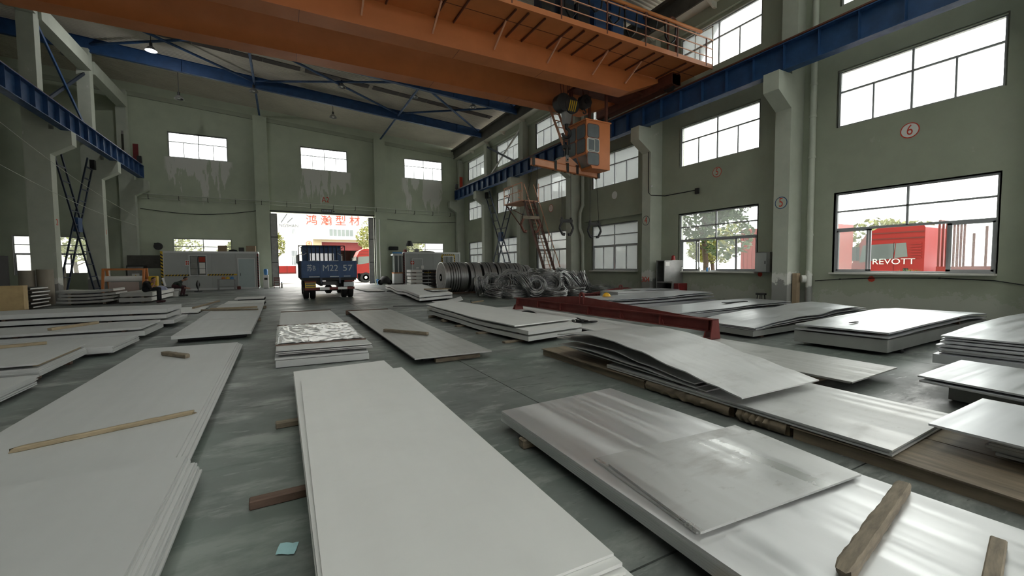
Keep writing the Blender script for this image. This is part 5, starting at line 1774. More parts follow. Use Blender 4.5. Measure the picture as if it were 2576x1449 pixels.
a, b = P(478, 660).x, P(518, 660).x
w = hut_window(c1, a, b, 1.05, 2.38, 36.2)
MB().bx(a + .03, a + (b - a) * .52, 36.155, 36.165, 1.08, 2.35).build('curtain', clothm, w)
MB().bx(a + (b - a) * .56, b - .03, 36.16, 36.166, 1.95, 2.30).build('poster', redorg, w)
MB().bx(a + (b - a) * .58, b - .05, 36.16, 36.166, 1.15, 1.9).build('poster', paperw, w)
a, b = P(601, 700).x, P(641, 700).x
dr = MB().bx(a, b, 36.17, 36.22, .13, 2.16).build('cabin_door', doorm, c1)
MB().bx(a - .05, a, 36.15, 36.2, .13, 2.22).bx(b, b + .05, 36.15, 36.2, .13, 2.22).bx(a - .05, b + .05, 36.15, 36.2, 2.16, 2.22).build('door_frame', hutw, dr)
MB().bx(a + .10, a + .13, 36.10, 36.17, .95, 1.15).build('handle', darkm, dr)
MB().bx(a + .12, b - .12, 36.165, 36.17, 1.5, 1.95).bx(a + .12, b - .12, 36.165, 36.17, .3, 1.3).build('door_panel', doorm, dr)
hazard(c1, (-7.02, 36.19, 1.05), (a - .1, 36.19, 1.05), .10, (0, -.008, 0))
hazard(c1, (-7.14, 36.19, .1), (-7.14, 36.19, 2.68), .13, (0, -.02, 0))
hazard(c1, (-1.62, 36.18, .1), (-1.62, 36.18, 2.55), .11, (0, -.02, 0), redp, blackm)
s = MB().bx(P(434, 0).x, P(456, 0).x, 36.18, 36.2, P(445, 668).z, P(445, 655).z).build('notice', paperw, c1)
for r_ in range(2):
    for k in range(4):
        xx = P(435.5, 0).x + k * .118
        MB().bx(xx, xx + .085, 36.175, 36.18, P(445, 667).z + .02 + r_ * .15, P(445, 667).z + .12 + r_ * .15).build('character', redtxt, s)
MB().bx(P(575, 0).x, P(587, 0).x, 36.185, 36.2, P(580, 663).z, P(580, 656).z).build('small_plate', redp, c1)
# things on its roof
bx_ = [(-4.05, -3.55, .42, cardm, 'brown cardboard box with open flap on the left cabin roof'), (-2.35, -1.75, .42, cardm, 'cardboard box at the right end of the left cabin roof'), (-2.8, -2.5, .30, darkm, 'dark box among the clutter on the left cabin roof')]
for x0, x1, hh, mm, lab in bx_:
    t = thing('storage_box', ((x0 + x1) / 2, 37.0, 2.70), lab, 'box')
    MB().bx(x0, x1, 36.6, 37.2, 2.70, 2.70 + hh).build('carton', mm, t)
    if x0 < -4:
        MB().bar((x1, 36.9, 2.70 + hh), (x1 + .2, 36.9, 2.70 + hh - .06), .5, .01).build('flap', mm, t)
tag(MB().lathe([(.02, 2.70), (.3, 2.70), (.25, 2.80), (.02, 2.86)], 12, (-3.15, 36.55, 0)).build('tarp_heap', blackm, smooth=60), 'black tarp heap on the left cabin roof', 'tarp')
c2 = cabin(9.08, 14.1, 36.2, 38.75, 2.76, 'grey office cabin with hazard tape right of the doorway')
a, b = P(1024, 0).x, P(1049, 0).x
dr = MB().bx(a, b, 36.17, 36.22, .13, 2.15).build('cabin_door', hutm, c2)
MB().bx(a - .05, a, 36.15, 36.2, .13, 2.21).bx(b, b + .05, 36.15, 36.2, .13, 2.21).bx(a - .05, b + .05, 36.15, 36.2, 2.15, 2.21).build('door_frame', hutw, dr)
cc = P(1037, 661)
MB().cyl((cc.x, 36.168, cc.z), (cc.x, 36.160, cc.z), .17, 20).build('round_notice', redtxt, dr)
MB().bx(cc.x - .13, cc.x + .13, 36.155, 36.16, cc.z - .035, cc.z + .035).build('notice_bar', paperw, dr)
MB().bx(a + .3, b - .3, 36.16, 36.168, 1.35, 1.45).build('label', paperw, dr)
a, b = P(1105, 0).x, P(1129, 0).x
w = hut_window(c2, a, b, 1.25, 2.38, 36.2, False)
for k in range(7):
    xx = a + (b - a) * (k + .5) / 7
    MB().bx(xx - .012, xx + .012, 36.13, 36.16, 1.25, 2.38).build('window_bar', hutw, w)
for (p, q) in (((a - .14, 36.19, 2.52), (b + .14, 36.19, 2.52)), ((a - .14, 36.19, 1.0), (a - .14, 36.19, 2.5)), ((b + .14, 36.19, 1.0), (b + .14, 36.19, 2.5)), ((P(1053, 0).x, 36.19, .99), (a - .1, 36.19, .99))):
    hazard(c2, p, q, .11, (0, -.008, 0))
hazard(c2, (9.04, 36.19, .1), (9.04, 36.19, 2.7), .12, (0, -.02, 0), redp, blackm)
cc = P(1062, 672)
MB().bx(cc.x - .12, cc.x + .12, 36.1, 36.2, cc.z - .14, cc.z + .14).build('meter_box', paperw, c2)
# booth left of the right cabin
bo = thing('glazed_booth', (8.55, 36.7, 0), 'narrow white booth with glazed upper part beside the right cabin', 'booth')
MB().bx(8.22, 8.95, 36.3, 37.1, .1, .95).build('lower_panel', hutw, bo)
MB().bx(8.20, 8.97, 36.28, 37.12, .95, 1.03).build('orange_band', orangeb, bo)
MB().bx(8.26, 8.91, 36.34, 37.06, 1.03, 2.45).build('glazing', glassd, bo)
for x in (8.20, 8.87, 8.55):
    MB().bx(x, x + .08, 36.28, 36.34, 1.03, 2.45).build('post', hutw, bo)
MB().bx(8.15, 9.0, 36.22, 37.15, 2.45, 2.60).build('roof', hutw, bo)
MB().bx(8.1, 8.9, 36.2, 36.24, 2.62, 2.75).build('blue_sign', bluep, bo)
MB().bx(8.22, 8.95, 36.3, 37.1, 0, .1).build('plinth', darkm, bo)
t = thing('air_conditioner', (8.75, 38.4, 3.0), 'black wall unit above the glazed booth', 'air conditioner')
MB().cbx(8.35, 9.15, 38.5, 38.9, 3.0, 3.32, .04).build('housing', blackm, t)
for k in range(4):
    MB().bx(8.4, 9.1, 38.485, 38.5, 3.05 + k * .06, 3.07 + k * .06).build('louvre', darkm, t)
# clutter on the right cabin roof
t = thing('floodlight', (9.7, 36.8, 2.76), 'dark conical lamp standing on the right cabin roof', 'lamp')
MB().lathe([(.10, 3.75), (.16, 3.74), (.33, 3.32), (.30, 3.30), (.08, 3.65)], 14, (9.7, 36.8, 0)).build('shade', darkm, t, smooth=40)
for k in range(3):
    q = 2 * PI * k / 3
    MB().cyl((9.7 + .15 * math.cos(q), 36.8 + .15 * math.sin(q), 3.35), (9.7 + .38 * math.cos(q), 36.8 + .38 * math.sin(q), 2.76), .025, 6).build('leg', darkm, t)
tag(MB().cbx(9.15, 9.32, 36.35, 36.9, 2.763, 2.98, .03, .0).build('crate_box', redp), 'small reddish crate on the right cabin roof', 'box')
tag(MB().cbx(10.12, 10.45, 36.5, 36.9, 2.763, 3.02, .03, .0).build('crate_box', greym), 'grey box on the right cabin roof', 'box')
tag(MB().lathe([(.02, 2.76), (.75, 2.76), (.6, 2.84), (.3, 2.90), (.02, 2.92)], 14, (11.2, 36.8, 0)).build('tarp_heap', clothm, smooth=60), 'pale grey tarp heap on the right cabin roof', 'tarp')
t = thing('scooter', (7.5, 36.6, 0), 'dark scooter parked under a black cover beside the booth', 'scooter')
MB().lathe([(.02, .75), (.22, .72), (.42, .5), (.5, .2), (.45, .12)], 14, (7.5, 36.6, 0)).build('cover', blackm, t, smooth=60)
for x in (7.1, 7.85):
    MB().lathe([(.12, -.04), (.22, -.05), (.22, .05), (.12, .04), (.12, -.04)], 18, (x, 36.45, .22), 'y').build('wheel', blackm, t, smooth=40)
t = thing('bucket', (7.28, 37.9, 0), 'blue bucket standing by the right door jamb', 'bucket')
MB().lathe([(.16, 0), (.24, .42), (.26, .42), (.26, .45), (.23, .45), (.15, .03)], 18, (7.28, 37.9, 0)).build('pail', bluep, t, smooth=40)
for k, x in enumerate((7.13, 7.42)):  # bright upright lines beside the door leaf, built as thin white rods
    tag(MB().cyl((x, 37.9, .05), (x + .02, 38.1, 5.6), .035, 8).build('white_rod', whitem, smooth=40), 'thin white rod leaning at the right door jamb, ' + ('left one', 'right one')[k], 'pipe')
# furniture beside the left cabin
t = thing('water_dispenser', (-1.15, 36.4, 0), 'white water dispenser with blue bottle right of the left cabin', 'water dispenser')
MB().cbx(-1.33, -.97, 36.2, 36.55, 0, .98, .03).build('body', whitem, t)
MB().lathe([(.06, .98), (.13, 1.02), (.14, 1.35), (.1, 1.42), (.02, 1.44)], 16, (-1.15, 36.37, 0)).build('bottle', bluep, t, smooth=40)
MB().bx(-1.25, -1.05, 36.19, 36.2, .62, .78).build('tap_recess', darkm, t)
t = thing('wooden_chair', (-.45, 36.3, 0), 'small reddish brown wooden chair by the left door jamb', 'chair')
MB().bx(-.65, -.25, 36.12, 36.5, .40, .44).build('seat', woodr, t)
for x in (-.65, -.29):
    for y in (36.12, 36.46):
        MB().bx(x, x + .04, y, y + .04, 0, .80 if y > 36.3 else .40).build('leg', redp, t)
for z in (.55, .66, .76):
    MB().bx(-.65, -.25, 36.47, 36.49, z, z + .05).build('back_slat', redp, t)
MB().bx(-.65, -.25, 36.13, 36.15, .15, .19).build('stretcher', redp, t)
t = thing('flask', (-.13, 36.3, 0), 'small white flask on the floor beside the wooden chair', 'flask')
MB().lathe([(.07, 0), (.07, .28), (.04, .34), (.04, .40)], 12, (-.13, 36.3, 0)).build('body', whitem, t, smooth=40)
MB().cyl((-.13, 36.3, .40), (-.13, 36.3, .44), .045, 12).build('cap', bluep, t)
t = thing('work_table', (-3.55, 35.7, 0), 'low grey steel table in front of the left cabin', 'table')
MB().bx(-4.05, -3.0, 35.45, 35.95, .70, .75).build('top', greym, t)
for x in (-4.03, -3.08):
    for y in (35.47, 35.87):
        MB().bx(x, x + .06, y, y + .06, 0, .70).build('leg', greym, t)
MB().bx(-4.0, -3.05, 35.87, 35.9, .2, .24).build('stretcher', greym, t)
for k, (x, mm, lab) in enumerate(((-3.7, orangeb, 'orange cloth bag on the grey table'), (-3.45, yell, 'yellow bundle on the grey table'), (-3.2, bluep, 'blue bag on the grey table'))):
    tag(MB().lathe([(.02, .752), (.115, .755), (.12, .82), (.08, .90), (.02, .92)], 12, (x, 35.7, 0)).build('cloth_bag', mm, smooth=60), lab, 'bag')
tag(MB().cbx(-2.92, -2.7, 35.7, 35.85, .0, .23, .03, .0).build('fire_box', redp), 'small red box on the floor right of the grey table', 'box')
t = thing('pedestal_fan', (-4.9, 33.9, 0), 'low floor fan with round guard near the bent-over man', 'fan')
MB().cyl((-4.9, 33.9, 0), (-4.9, 33.9, .03), .22, 16).build('base', darkm, t)
MB().cyl((-4.9, 33.9, .03), (-4.9, 33.9, .25), .025, 8).build('pole', darkm, t)
MB().lathe([(.03, -.05), (.16, -.08), (.29, -.02), (.29, .02), (.16, .08), (.03, .05)], 18, (-4.9, 33.9, .45), 'x').build('guard', darkm, t, smooth=40)
MB().lathe([(.05, -.1), (.09, -.1), (.09, .1), (.05, .1)], 12, (-4.9, 33.9, .45), 'x').build('motor', blackm, t, smooth=40)


# ---------------------------------------------------------------- left side: packs, machines, tubes
def pack(x0, x1, y0, y1, z0, n, h, gap, m_, lab, mside=paperw, sag=0.0):
    for k in range(n):
        z = z0 + k * (h + gap)
        t = thing('sheet_pack', ((x0 + x1) / 2, (y0 + y1) / 2, z), '%s, %s' % (lab, ('bottom pack', 'second pack', 'third pack', 'fourth pack', 'top pack')[k if k < n - 1 or n == 1 else 4] if n > 1 else lab), 'sheet pack', 'wrapped sheet packs at the left')
        dx = .04 * ((k * 7) % 3 - 1)
        MB().quadplate([(x0 + dx, y0, z + h), (x1 + dx, y0, z + h), (x1 + dx, y1, z + h), (x0 + dx, y1, z + h)], h, 8, 1, (lambda u, v: sag * (u - .4) ** 2 * (1 if k == n - 1 else .7)) if sag else None).build('sheets', m_, t, smooth=30)
        MB().bx(x1 + dx, x1 + dx + .012, y0 + .02, y1 - .02, z + .01 + sag * .25, z + h - .01 + sag * .2).build('lit_side', mside, t)  # doorway light on the right side, painted as a white strip
        for q in range(2):
            if gap > .015:
                MB().bx(x0 + .3 + q * (x1 - x0 - .7), x0 + .4 + q * (x1 - x0 - .7), y0 + .05, y1 - .05, z - gap, z).build('batten', woodo, t)


pack(-8.3, -6.5, 24.45, 26.0, .07, 4, .09, .05, sheetD, 'sagging sheet pack in front of the orange decoiler', sag=.25)
pack(-6.3, -5.2, 24.35, 28.6, .06, 2, .18, .05, sheetD, 'sheet pack with its lit side painted white under the seated man')
crt = thing('plywood_crate', (-9.6, 21.8, 0), 'yellow plywood crate at the left edge', 'crate')
MB().bx(-11.3, -8.1, 21.35, 21.38, .05, .92).build('front_panel', plym, crt)
MB().bx(-8.13, -8.1, 21.38, 21.62, .05, .92).build('side_panel', plym, crt)
MB().bx(-11.3, -8.1, 21.62, 21.65, .05, .92).build('rear_panel', plym, crt)
MB().bx(-11.3, -8.1, 21.38, 21.62, .05, .10).build('floor_panel', plym, crt)
MB().bx(-11.3, -8.1, 21.33, 21.66, .92, .95).build('lid', plym, crt)
for x in (-11.2, -9.7, -8.3):
    MB().bx(x, x + .1, 21.4, 21.6, 0, .05).build('skid', woodo, crt)
for k in range(6):
    t = thing('sheet_pack', (-9.3, 23.2, .05 + k * .14), 'dark sheet with pale edge in the pile behind the plywood crate, %s' % ('bottom', 'second', 'third', 'fourth', 'fifth', 'top')[k], 'sheet pack', 'pile behind the plywood crate')
    MB().bx(-11.4, -8.35 - .05 * (k % 2), 22.6, 24.0, .05 + k * .14, .13 + k * .14).build('sheets', darkm, t)
    MB().bx(-8.35 - .05 * (k % 2), -8.335 - .05 * (k % 2), 22.62, 23.98, .07 + k * .14, .11 + k * .14).build('edge_wrap', paperw, t)
    if k < 5:
        MB().bx(-10.9, -10.7, 22.7, 23.9, .13 + k * .14, .19 + k * .14).bx(-8.8, -8.6, 22.7, 23.9, .13 + k * .14, .19 + k * .14).build('batten', woodo, t)
tag(MB().bx(-11.2, -8.5, 22.7, 23.9, 0, .05).build('skid_base', woodo), 'low timber skid under the pile behind the crate', 'skid')
mc = thing('machine', (-10.3, 23.3, .84), 'old grey-green machine with dark panel at the left edge', 'machine')
MB().cbx(-11.3, -9.7, 22.75, 23.85, .84, 1.75, .03).build('body', mat('machine_green', (.20, .24, .19), .6, var=.2, scale=3), mc)
MB().bx(-9.7, -9.4, 22.75, 23.85, .84, 2.05).build('black_panel', blackm, mc)
MB().cyl((-10.6, 22.75, 1.3), (-10.6, 22.70, 1.3), .28, 20).build('dial_cover', darkm, mc)
MB().bx(-11.3, -9.75, 22.7, 22.75, 1.5, 1.62).build('orange_stripe', orangeb, mc)
MB().bx(-11.3, -9.5, 22.6, 23.9, 1.75, 1.80).build('top_plate', darkm, mc)
for k, (x, y, r, hh, lab) in enumerate(((-9.02, 25.6, .26, 1.52, 'front'), (-9.55, 25.5, .24, 1.48, 'shaded left'), (-9.42, 28.3, .17, 1.62, 'right one behind the column'), (-9.80, 28.1, .16, 1.45, 'left one behind the column'))):
    t = thing('cardboard_tube', (x, y, 0), 'tall upright cardboard tube by the second left column, ' + lab, 'tube', 'upright cardboard tubes')
    MB().lathe([(r - .03, 0), (r, 0), (r, hh), (r - .03, hh), (r - .03, 0)], 24, (x, y, 0)).build('wall', tubem, t, smooth=40)
# orange decoiler
dc = thing('decoiler', (-7.3, 29.0, 0), 'orange sheet decoiler stand with pale roller', 'machine')
X0, X1 = -8.05, -6.45
for x in (X0, X1):
    MB().bar((x, 28.55, 0), (x, 28.85, 1.5), .09, .12, up=(0, 1, 0)).build('upright', orangeb, dc)
    MB().bar((x, 29.75, 0), (x, 29.35, 1.5), .09, .12, up=(0, 1, 0)).build('upright', orangeb, dc)
    MB().bx(x - .05, x + .05, 28.8, 29.4, .85, .97).build('side_rail', orangeb, dc)
MB().bx(X0 - .05, X1 + .05, 28.8, 28.9, 1.44, 1.54).build('top_rail', orangeb, dc)
MB().bx(X0 - .05, X1 + .05, 29.3, 29.4, 1.44, 1.54).build('top_rail', orangeb, dc)
MB().cyl((X0 + .06, 28.85, 1.0), (X1 - .06, 28.85, 1.0), .15, 20).build('roller', whitem, dc, smooth=40)
MB().bx(X0 + .2, X1 - .2, 28.75, 28.77, .2, .84).build('liner', pinkm, dc)
yb = thing('yellow_box', (-6.1, 29.0, 0), 'yellow cabinet box standing right of the orange decoiler', 'box')
MB().cbx(-6.28, -5.92, 28.8, 29.2, .5, 1.12, .03).build('case', yell, yb)
MB().bx(-6.2, -6.0, 28.9, 29.1, 0, .5).build('stand', darkm, yb)
tag(MB().cbx(-9.4, -8.2, 33.4, 34.2, 0, .92, .06, .02).build('covered_crate', mat('slate_cover', (.10, .11, .12), .7, var=.2, scale=3)), 'slate grey covered crate below the window in the left bay', 'crate')
# electrical cabinets and screen left of the cabin
for k, (x0, x1, hh) in enumerate(((-10.1, -9.3, 1.55), (-9.25, -8.3, 1.75), (-8.2, -7.4, 1.55))):
    t = thing('switch_cabinet', ((x0 + x1) / 2, 37.6, 0), 'dull green-grey switch cabinet left of the cabin, %s' % ('left', 'middle with warning triangle', 'right')[k], 'cabinet', 'switch cabinets')
    MB().cbx(x0, x1, 37.3, 38.0, 0, hh, .02).build('case', darkm if k == 1 else wall, t)
    MB().bx(x0 + .06, x1 - .06, 37.285, 37.3, .15, hh - .1).build('door', greym if k == 1 else wall, t)
    if k == 1:
        MB().bx(x0 + .28, x1 - .28, 37.27, 37.285, .85, 1.2).build('warning_plate', paperw, t)
        xm = (x0 + x1) / 2
        MB().prism([(xm - .13, .9), (xm + .13, .9), (xm, 1.12)], 'y', 37.262, 37.27).build('warning_triangle', yell, t)
tag(MB().bx(-9.4, -7.3, 38.15, 38.2, 0, 2.45).build('partition_screen', gutm), 'dark partition screen behind the switch cabinets', 'screen')
t = thing('wall_fan', (-6.6, 38.5, 3.2), 'small grey wall fan above the left cabin corner', 'fan')
MB().bx(-8.02, -7.8, 38.7, 38.9, 3.0, 3.35).build('bracket', darkm, t)
MB().lathe([(.05, -.05), (.26, -.04), (.26, .04), (.05, .05)], 16, (-7.75, 38.5, 3.1), 'y').build('guard', darkm, t, smooth=40)
MB().cyl((-7.75, 38.5, 3.1), (-7.85, 38.8, 3.15), .03, 8).build('arm', darkm, t)

# ---------------------------------------------------------------- people
def skin_body(name, joints, edges, radii, m_, parent, root):
    me = bpy.data.meshes.new(name)
    idx = {k: i for i, k in enumerate(joints)}
    L = Vector(parent.location)
    me.from_pydata([tuple(Vector(joints[k]) - L) for k in joints], [(idx[a], idx[b]) for a, b in edges], [])
    o = bpy.data.objects.new(name, me)
    COL.objects.link(o)
    o.parent = parent
    sk = o.modifiers.new('skin', 'SKIN')
    sk.use_smooth_shade = True
    lay = me.skin_vertices[0] if me.skin_vertices else None
    if lay is None:
        bpy.context.view_layer.objects.active = o
        lay = me.skin_vertices.new() if hasattr(me.skin_vertices, 'new') else None
    for k, i in idx.items():
        r = radii[k]
        lay.data[i].radius = (r, r) if not isinstance(r, tuple) else r
        lay.data[i].use_root = (k == root)
    ss = o.modifiers.new('smooth', 'SUBSURF')
    ss.levels = ss.render_levels = 2
    me.materials.append(m_)
    return o


def bone_body(name, chains, m_, parent):
    """continuous tapered surface: overlapping tapered tubes fused by a voxel remesh"""
    mb_ = MB()
    for ch in chains:
        pts = [Vector(p) for p, r in ch]
        rs = [r for p, r in ch]
        P2, R2 = [], []
        for i in range(len(pts) - 1):
            n = max(2, int((pts[i + 1] - pts[i]).length / .03))
            for k in range(n):
                P2.append(pts[i].lerp(pts[i + 1], k / n))
                R2.append(rs[i] + (rs[i + 1] - rs[i]) * k / n)
        P2.append(pts[-1])
        R2.append(rs[-1])
        for p, r in zip(P2, R2):
            mb_.lathe([(.001, -r)] + [(r * math.sin(a), -r * math.cos(a)) for a in [PI * i / 6 for i in range(1, 6)]] + [(.001, r)], 8, p)
    o = mb_.build(name, m_, parent)
    rm = o.modifiers.new('fuse', 'REMESH')
    rm.mode = 'VOXEL'
    rm.voxel_size = .014
    rm.use_smooth_shade = True
    sm_ = o.modifiers.new('soften', 'SMOOTH')
    sm_.iterations = 3
    return o


def head(parent, c, face, nm=True):
    """head with face; c centre, face unit direction in which it looks"""
    f = Vector(face).normalized()
    s = f.cross(Vector((0, 0, 1))).normalized()
    u = s.cross(f)
    C_ = Vector(c)
    W = lambda a, b, d: tuple(C_ + s * a + f * b + u * d)
    mb_ = MB()
    v, fs = [], []
    n, k = 14, 10
    for j in range(k + 1):
        t = PI * j / k
        for i in range(n):
            q = 2 * PI * i / n
            r = math.sin(t)
            a, b, d = .075 * r * math.sin(q), .095 * r * math.cos(q), .115 * math.cos(t)
            if d < -.02:
                a *= 1 - .25 * (-d - .02) / .095
                b = b * .9 + .012
            v.append(W(a, b, d))
    for j in range(k):
        for i in range(n):
            fs.append((j * n + i, j * n + (i + 1) % n, (j + 1) * n + (i + 1) % n, (j + 1) * n + i))
    mb_.add(v, fs)
    mb_.add([W(-.012, .088, .02), W(.012, .088, .02), W(.016, .09, -.025), W(-.016, .09, -.025), W(0, .118, -.022)], [(0, 1, 4), (1, 2, 4), (2, 3, 4), (3, 0, 4)])
    for sg in (-1, 1):
        mb_.add([W(sg * .072, .0, .03), W(sg * .092, -.015, .03), W(sg * .090, -.015, -.02), W(sg * .072, .0, -.03), W(sg * .075, -.02, 0)], [(0, 1, 2, 3), (0, 1, 4), (1, 2, 4), (2, 3, 4)])
    h = mb_.build('head', skin, parent, smooth=70)
    for sg in (-1, 1):
        e = Vector(W(sg * .032, .085, .012))
        MB().lathe([(.001, -.009), (.009, 0), (.001, .009)], 8, e).build('eye', hairm, h, smooth=60)
    MB().add([W(-.022, .093, -.055), W(.022, .093, -.055), W(.018, .094, -.063), W(-.018, .094, -.063)], [(0, 1, 2, 3)]).build('mouth', redp, h)
    v, fs = [], []
    for j in range(7):
        t = PI * .62 * j / 6
        for i in range(n):
            q = 2 * PI * i / n
            r = math.sin(t)
            a, b, d = .084 * r * math.sin(q), .104 * r * math.cos(q), .126 * math.cos(t)
            if math.cos(q) > .1 and t > .9:
                b *= .7
                d = max(d, .055)
            v.append(W(a, b - .008, d))
    for j in range(6):
        for i in range(n):
            fs.append((j * n + i, j * n + (i + 1) % n, (j + 1) * n + (i + 1) % n, (j + 1) * n + i))
    MB().add(v, fs).build('hair', hairm, h, smooth=70)
    return h


def hand(parent, w, d, down, m_=skin):
    """palm and five fingers from wrist w along direction d, curling toward down"""
    d, dn = Vector(d).normalized(), Vector(down).normalized()
    s = d.cross(dn).normalized()
    w = Vector(w)
    ch = [[(w, .026), (w + d * .05, .03), (w + d * .085, .028)]]
    for k, (o_, L) in enumerate(((-.030, .062), (-.010, .075), (.010, .07), (.030, .055))):
        b = w + d * .085 + s * o_
        k1 = b + d * L * .5 + dn * .008
        ch.append([(b, .0098), (k1, .009), (k1 + d * L * .28 + dn * L * .38, .0075)])
    b = w + d * .03 - s * .03
    ch.append([(b, .0115), (b - s * .02 + d * .03, .010), (b - s * .012 + d * .06 + dn * .02, .008)])
    mb_ = MB()
    for c_ in ch:
        for (p, r), (q, r2) in zip(c_, c_[1:]):
            mb_.cyl(p, q, r, 8, r2)
            mb_.lathe([(.001, -r2), (r2 * .8, -r2 * .6), (r2, 0), (r2 * .8, r2 * .6), (.001, r2)], 8, q)
    return mb_.build('hand', m_, parent, smooth=60)


# seated man on the sheet pack
Yp = 24.35
J = lambda x, y, dy=0.0: py(x, y, Yp + dy) * 1.0
pe = thing('person', (-5.25, 24.35, 0), 'person in black clothes sitting on the sheet pack, chin on hand', 'person')
hip = J(366, 732)
seat_z = .475
hip.z = max(hip.z, seat_z + .13)
ch_ = J(369, 715)
nk = J(377, 709.5)
hd = J(386.5, 704)
sL, sR = ch_ + Vector((.05, -.17, .02)), ch_ + Vector((-.02, .17, .02))
kn = Vector((hip.x + .48, hip.y - .12, hip.z + .02))
kn2 = Vector((hip.x + .46, hip.y + .14, hip.z + .0))
an = Vector((kn.x - .02, kn.y - .02, .10))
an2 = Vector((kn2.x + .02, kn2.y, .10))
bone_body('clothed_body', [
    [(hip, .135), ((hip + ch_) / 2, .135), (ch_, .15), (nk - Vector((.03, 0, .03)), .075)],
    [(ch_ + Vector((0, -.12, .02)), .09), (sL, .075)], [(ch_ + Vector((0, .12, .02)), .09), (sR, .075)],
    [(sL, .07), ((sL + Vector((.12, -.02, -.2))), .06)],
    [(sR, .07), ((sR + Vector((.14, 0, -.2))), .06)],
    [(hip + Vector((0, -.08, -.02)), .11), (kn, .075), (an + Vector((0, 0, .05)), .055)],
    [(hip + Vector((0, .08, -.02)), .11), (kn2, .075), (an2 + Vector((0, 0, .05)), .055)]], clothb, pe)
for a_ in (an, an2):
    MB().cbx(a_.x - .08, a_.x + .19, a_.y - .05, a_.y + .05, 0, .09, .03).build('shoe', clothp, pe, smooth=50)
eL = sL + Vector((.12, -.02, -.22))
hL = hd + Vector((.02, -.06, -.13))
eR = sR + Vector((.15, 0, -.22))
hR = Vector((hip.x + .30, hip.y + .02, hip.z + .16))
bone_body('forearm', [[(eL, .045), (hL - Vector((0, 0, .06)), .032)]], skin, pe)
bone_body('forearm', [[(eR, .045), (hR, .032)]], skin, pe)
hand(pe, hL - Vector((0, 0, .06)), (.1, 0, 1), (-.6, .5, 0))
hand(pe, hR, (.8, -.3, -.2), (0, 0, -1))
bone_body('neck', [[(nk - Vector((.02, 0, .02)), .055), (hd - Vector((.01, 0, .07)), .05)]], skin, pe)
head(pe, hd, (.75, -.55, -.25))
# bent-over man on a bucket
Yp = 29.0
pe2 = thing('person', (-5.0, 29.0, 0), 'person in dark green shirt bending forward from a white bucket', 'person')
hip = J(439, 727)
hip.z = max(hip.z, .55)
ch_ = J(450, 714)
nk = J(459, 706)
hd = J(466.5, 701)
sL, sR = ch_ + Vector((.03, -.17, 0)), ch_ + Vector((.03, .17, 0))
kn, kn2 = Vector((hip.x + .42, hip.y - .16, .50)), Vector((hip.x + .42, hip.y + .16, .50))
an, an2 = Vector((kn.x - .12, kn.y, .1)), Vector((kn2.x - .05, kn2.y, .1))
bone_body('shirt', [[(hip + Vector((.04, 0, .08)), .12), ((hip + ch_) / 2 + Vector((-.03, 0, .05)), .13), (ch_, .14), (nk - Vector((.05, 0, .04)), .07)],
                    [(ch_ + Vector((0, -.1, 0)), .09), (sL, .07), (sL + Vector((.1, 0, -.18)), .058)], [(ch_ + Vector((0, .1, 0)), .09), (sR, .07), (sR + Vector((.1, 0, -.18)), .058)]], clothg, pe2)
bone_body('trousers', [[(hip, .135), (hip + Vector((.03, 0, .05)), .13)], [(hip + Vector((0, -.08, 0)), .11), (kn, .078), (an, .055)], [(hip + Vector((0, .08, 0)), .11), (kn2, .078), (an2, .055)]], clothp, pe2)
for a_ in (an, an2):
    MB().cbx(a_.x - .08, a_.x + .19, a_.y - .05, a_.y + .05, 0, .09, .03).build('shoe', blackm, pe2, smooth=50)
for s_, dy in ((sL, -.05), (sR, .05)):
    e_ = s_ + Vector((.1, 0, -.18))
    h_ = e_ + Vector((.22, dy * .5, -.06))
    bone_body('forearm', [[(e_, .043), (h_, .031)]], skin, pe2)
    hand(pe2, h_, (.9, 0, -.3), (0, 0, -1))
bone_body('neck', [[(nk - Vector((.05, 0, .03)), .055), (hd - Vector((.05, 0, .06)), .05)]], skin, pe2)
head(pe2, hd, (.8, -.2, -.6))
t = thing('paint_bucket', (hip.x, 29.0, 0), 'white plastic bucket used as a seat by the bent-over man', 'bucket')
MB().lathe([(.15, 0), (.19, .40), (.20, .40), (.20, hip.z - .14), (.02, hip.z - .13)], 18, (hip.x, 29.0, 0)).build('pail', whitem, t, smooth=40)
MB().lathe([(.192, .30), (.20, .30), (.20, .33), (.192, .33)], 18, (hip.x, 29.0, 0)).build('rim', greym, t, smooth=40)
tag(MB().lathe([(.02, .47), (.30, .47), (.26, .56), (.12, .66), (.02, .68)], 12, (-5.35, 26.6, 0)).build('clothes_heap', clothw, smooth=60), 'pale blue and dark clothes heaped on the pack behind the seated man', 'clothes')
t = thing('folding_chair', (-5.45, 29.6, 0), 'grey folding chair left of the bent-over man', 'chair')
MB().bx(-5.75, -5.3, 29.4, 29.85, .45, .49).build('seat', darkm, t)
MB().bar((-5.75, 29.62, .55), (-5.85, 29.62, 1.0), .45, .03, up=(1, 0, 0)).build('backrest', greym, t)
for x in (-5.73, -5.33):
    for y in (29.42, 29.80):
        MB().cyl((x, y, 0), (x, y, .45), .016, 6).build('leg', darkm, t)

# ---------------------------------------------------------------- lattice cross braces, stairs, wall fittings
def ladder(t, Xc, p, q, w, rungs, m1, m2, nm='rail'):
    p, q = Vector((Xc, *p)), Vector((Xc, *q))
    d = (q - p).normalized()
    s = d.cross(Vector((1, 0, 0))).normalized() * (w / 2)
    for sg in (-1, 1):
        MB().bar(p + s * sg, q + s * sg, .07, .06, up=(1, 0, 0)).build('brace_rail', m1, t)
    for k in range(rungs):
        c = p.lerp(q, (k + .5) / rungs)
        e = Vector((0, .46, 0))
        MB().bx(Xc - .03, Xc + .03, c.y - w * .62, c.y + w * .62, c.z - .025, c.z + .025).build('brace_rung', m2, t)


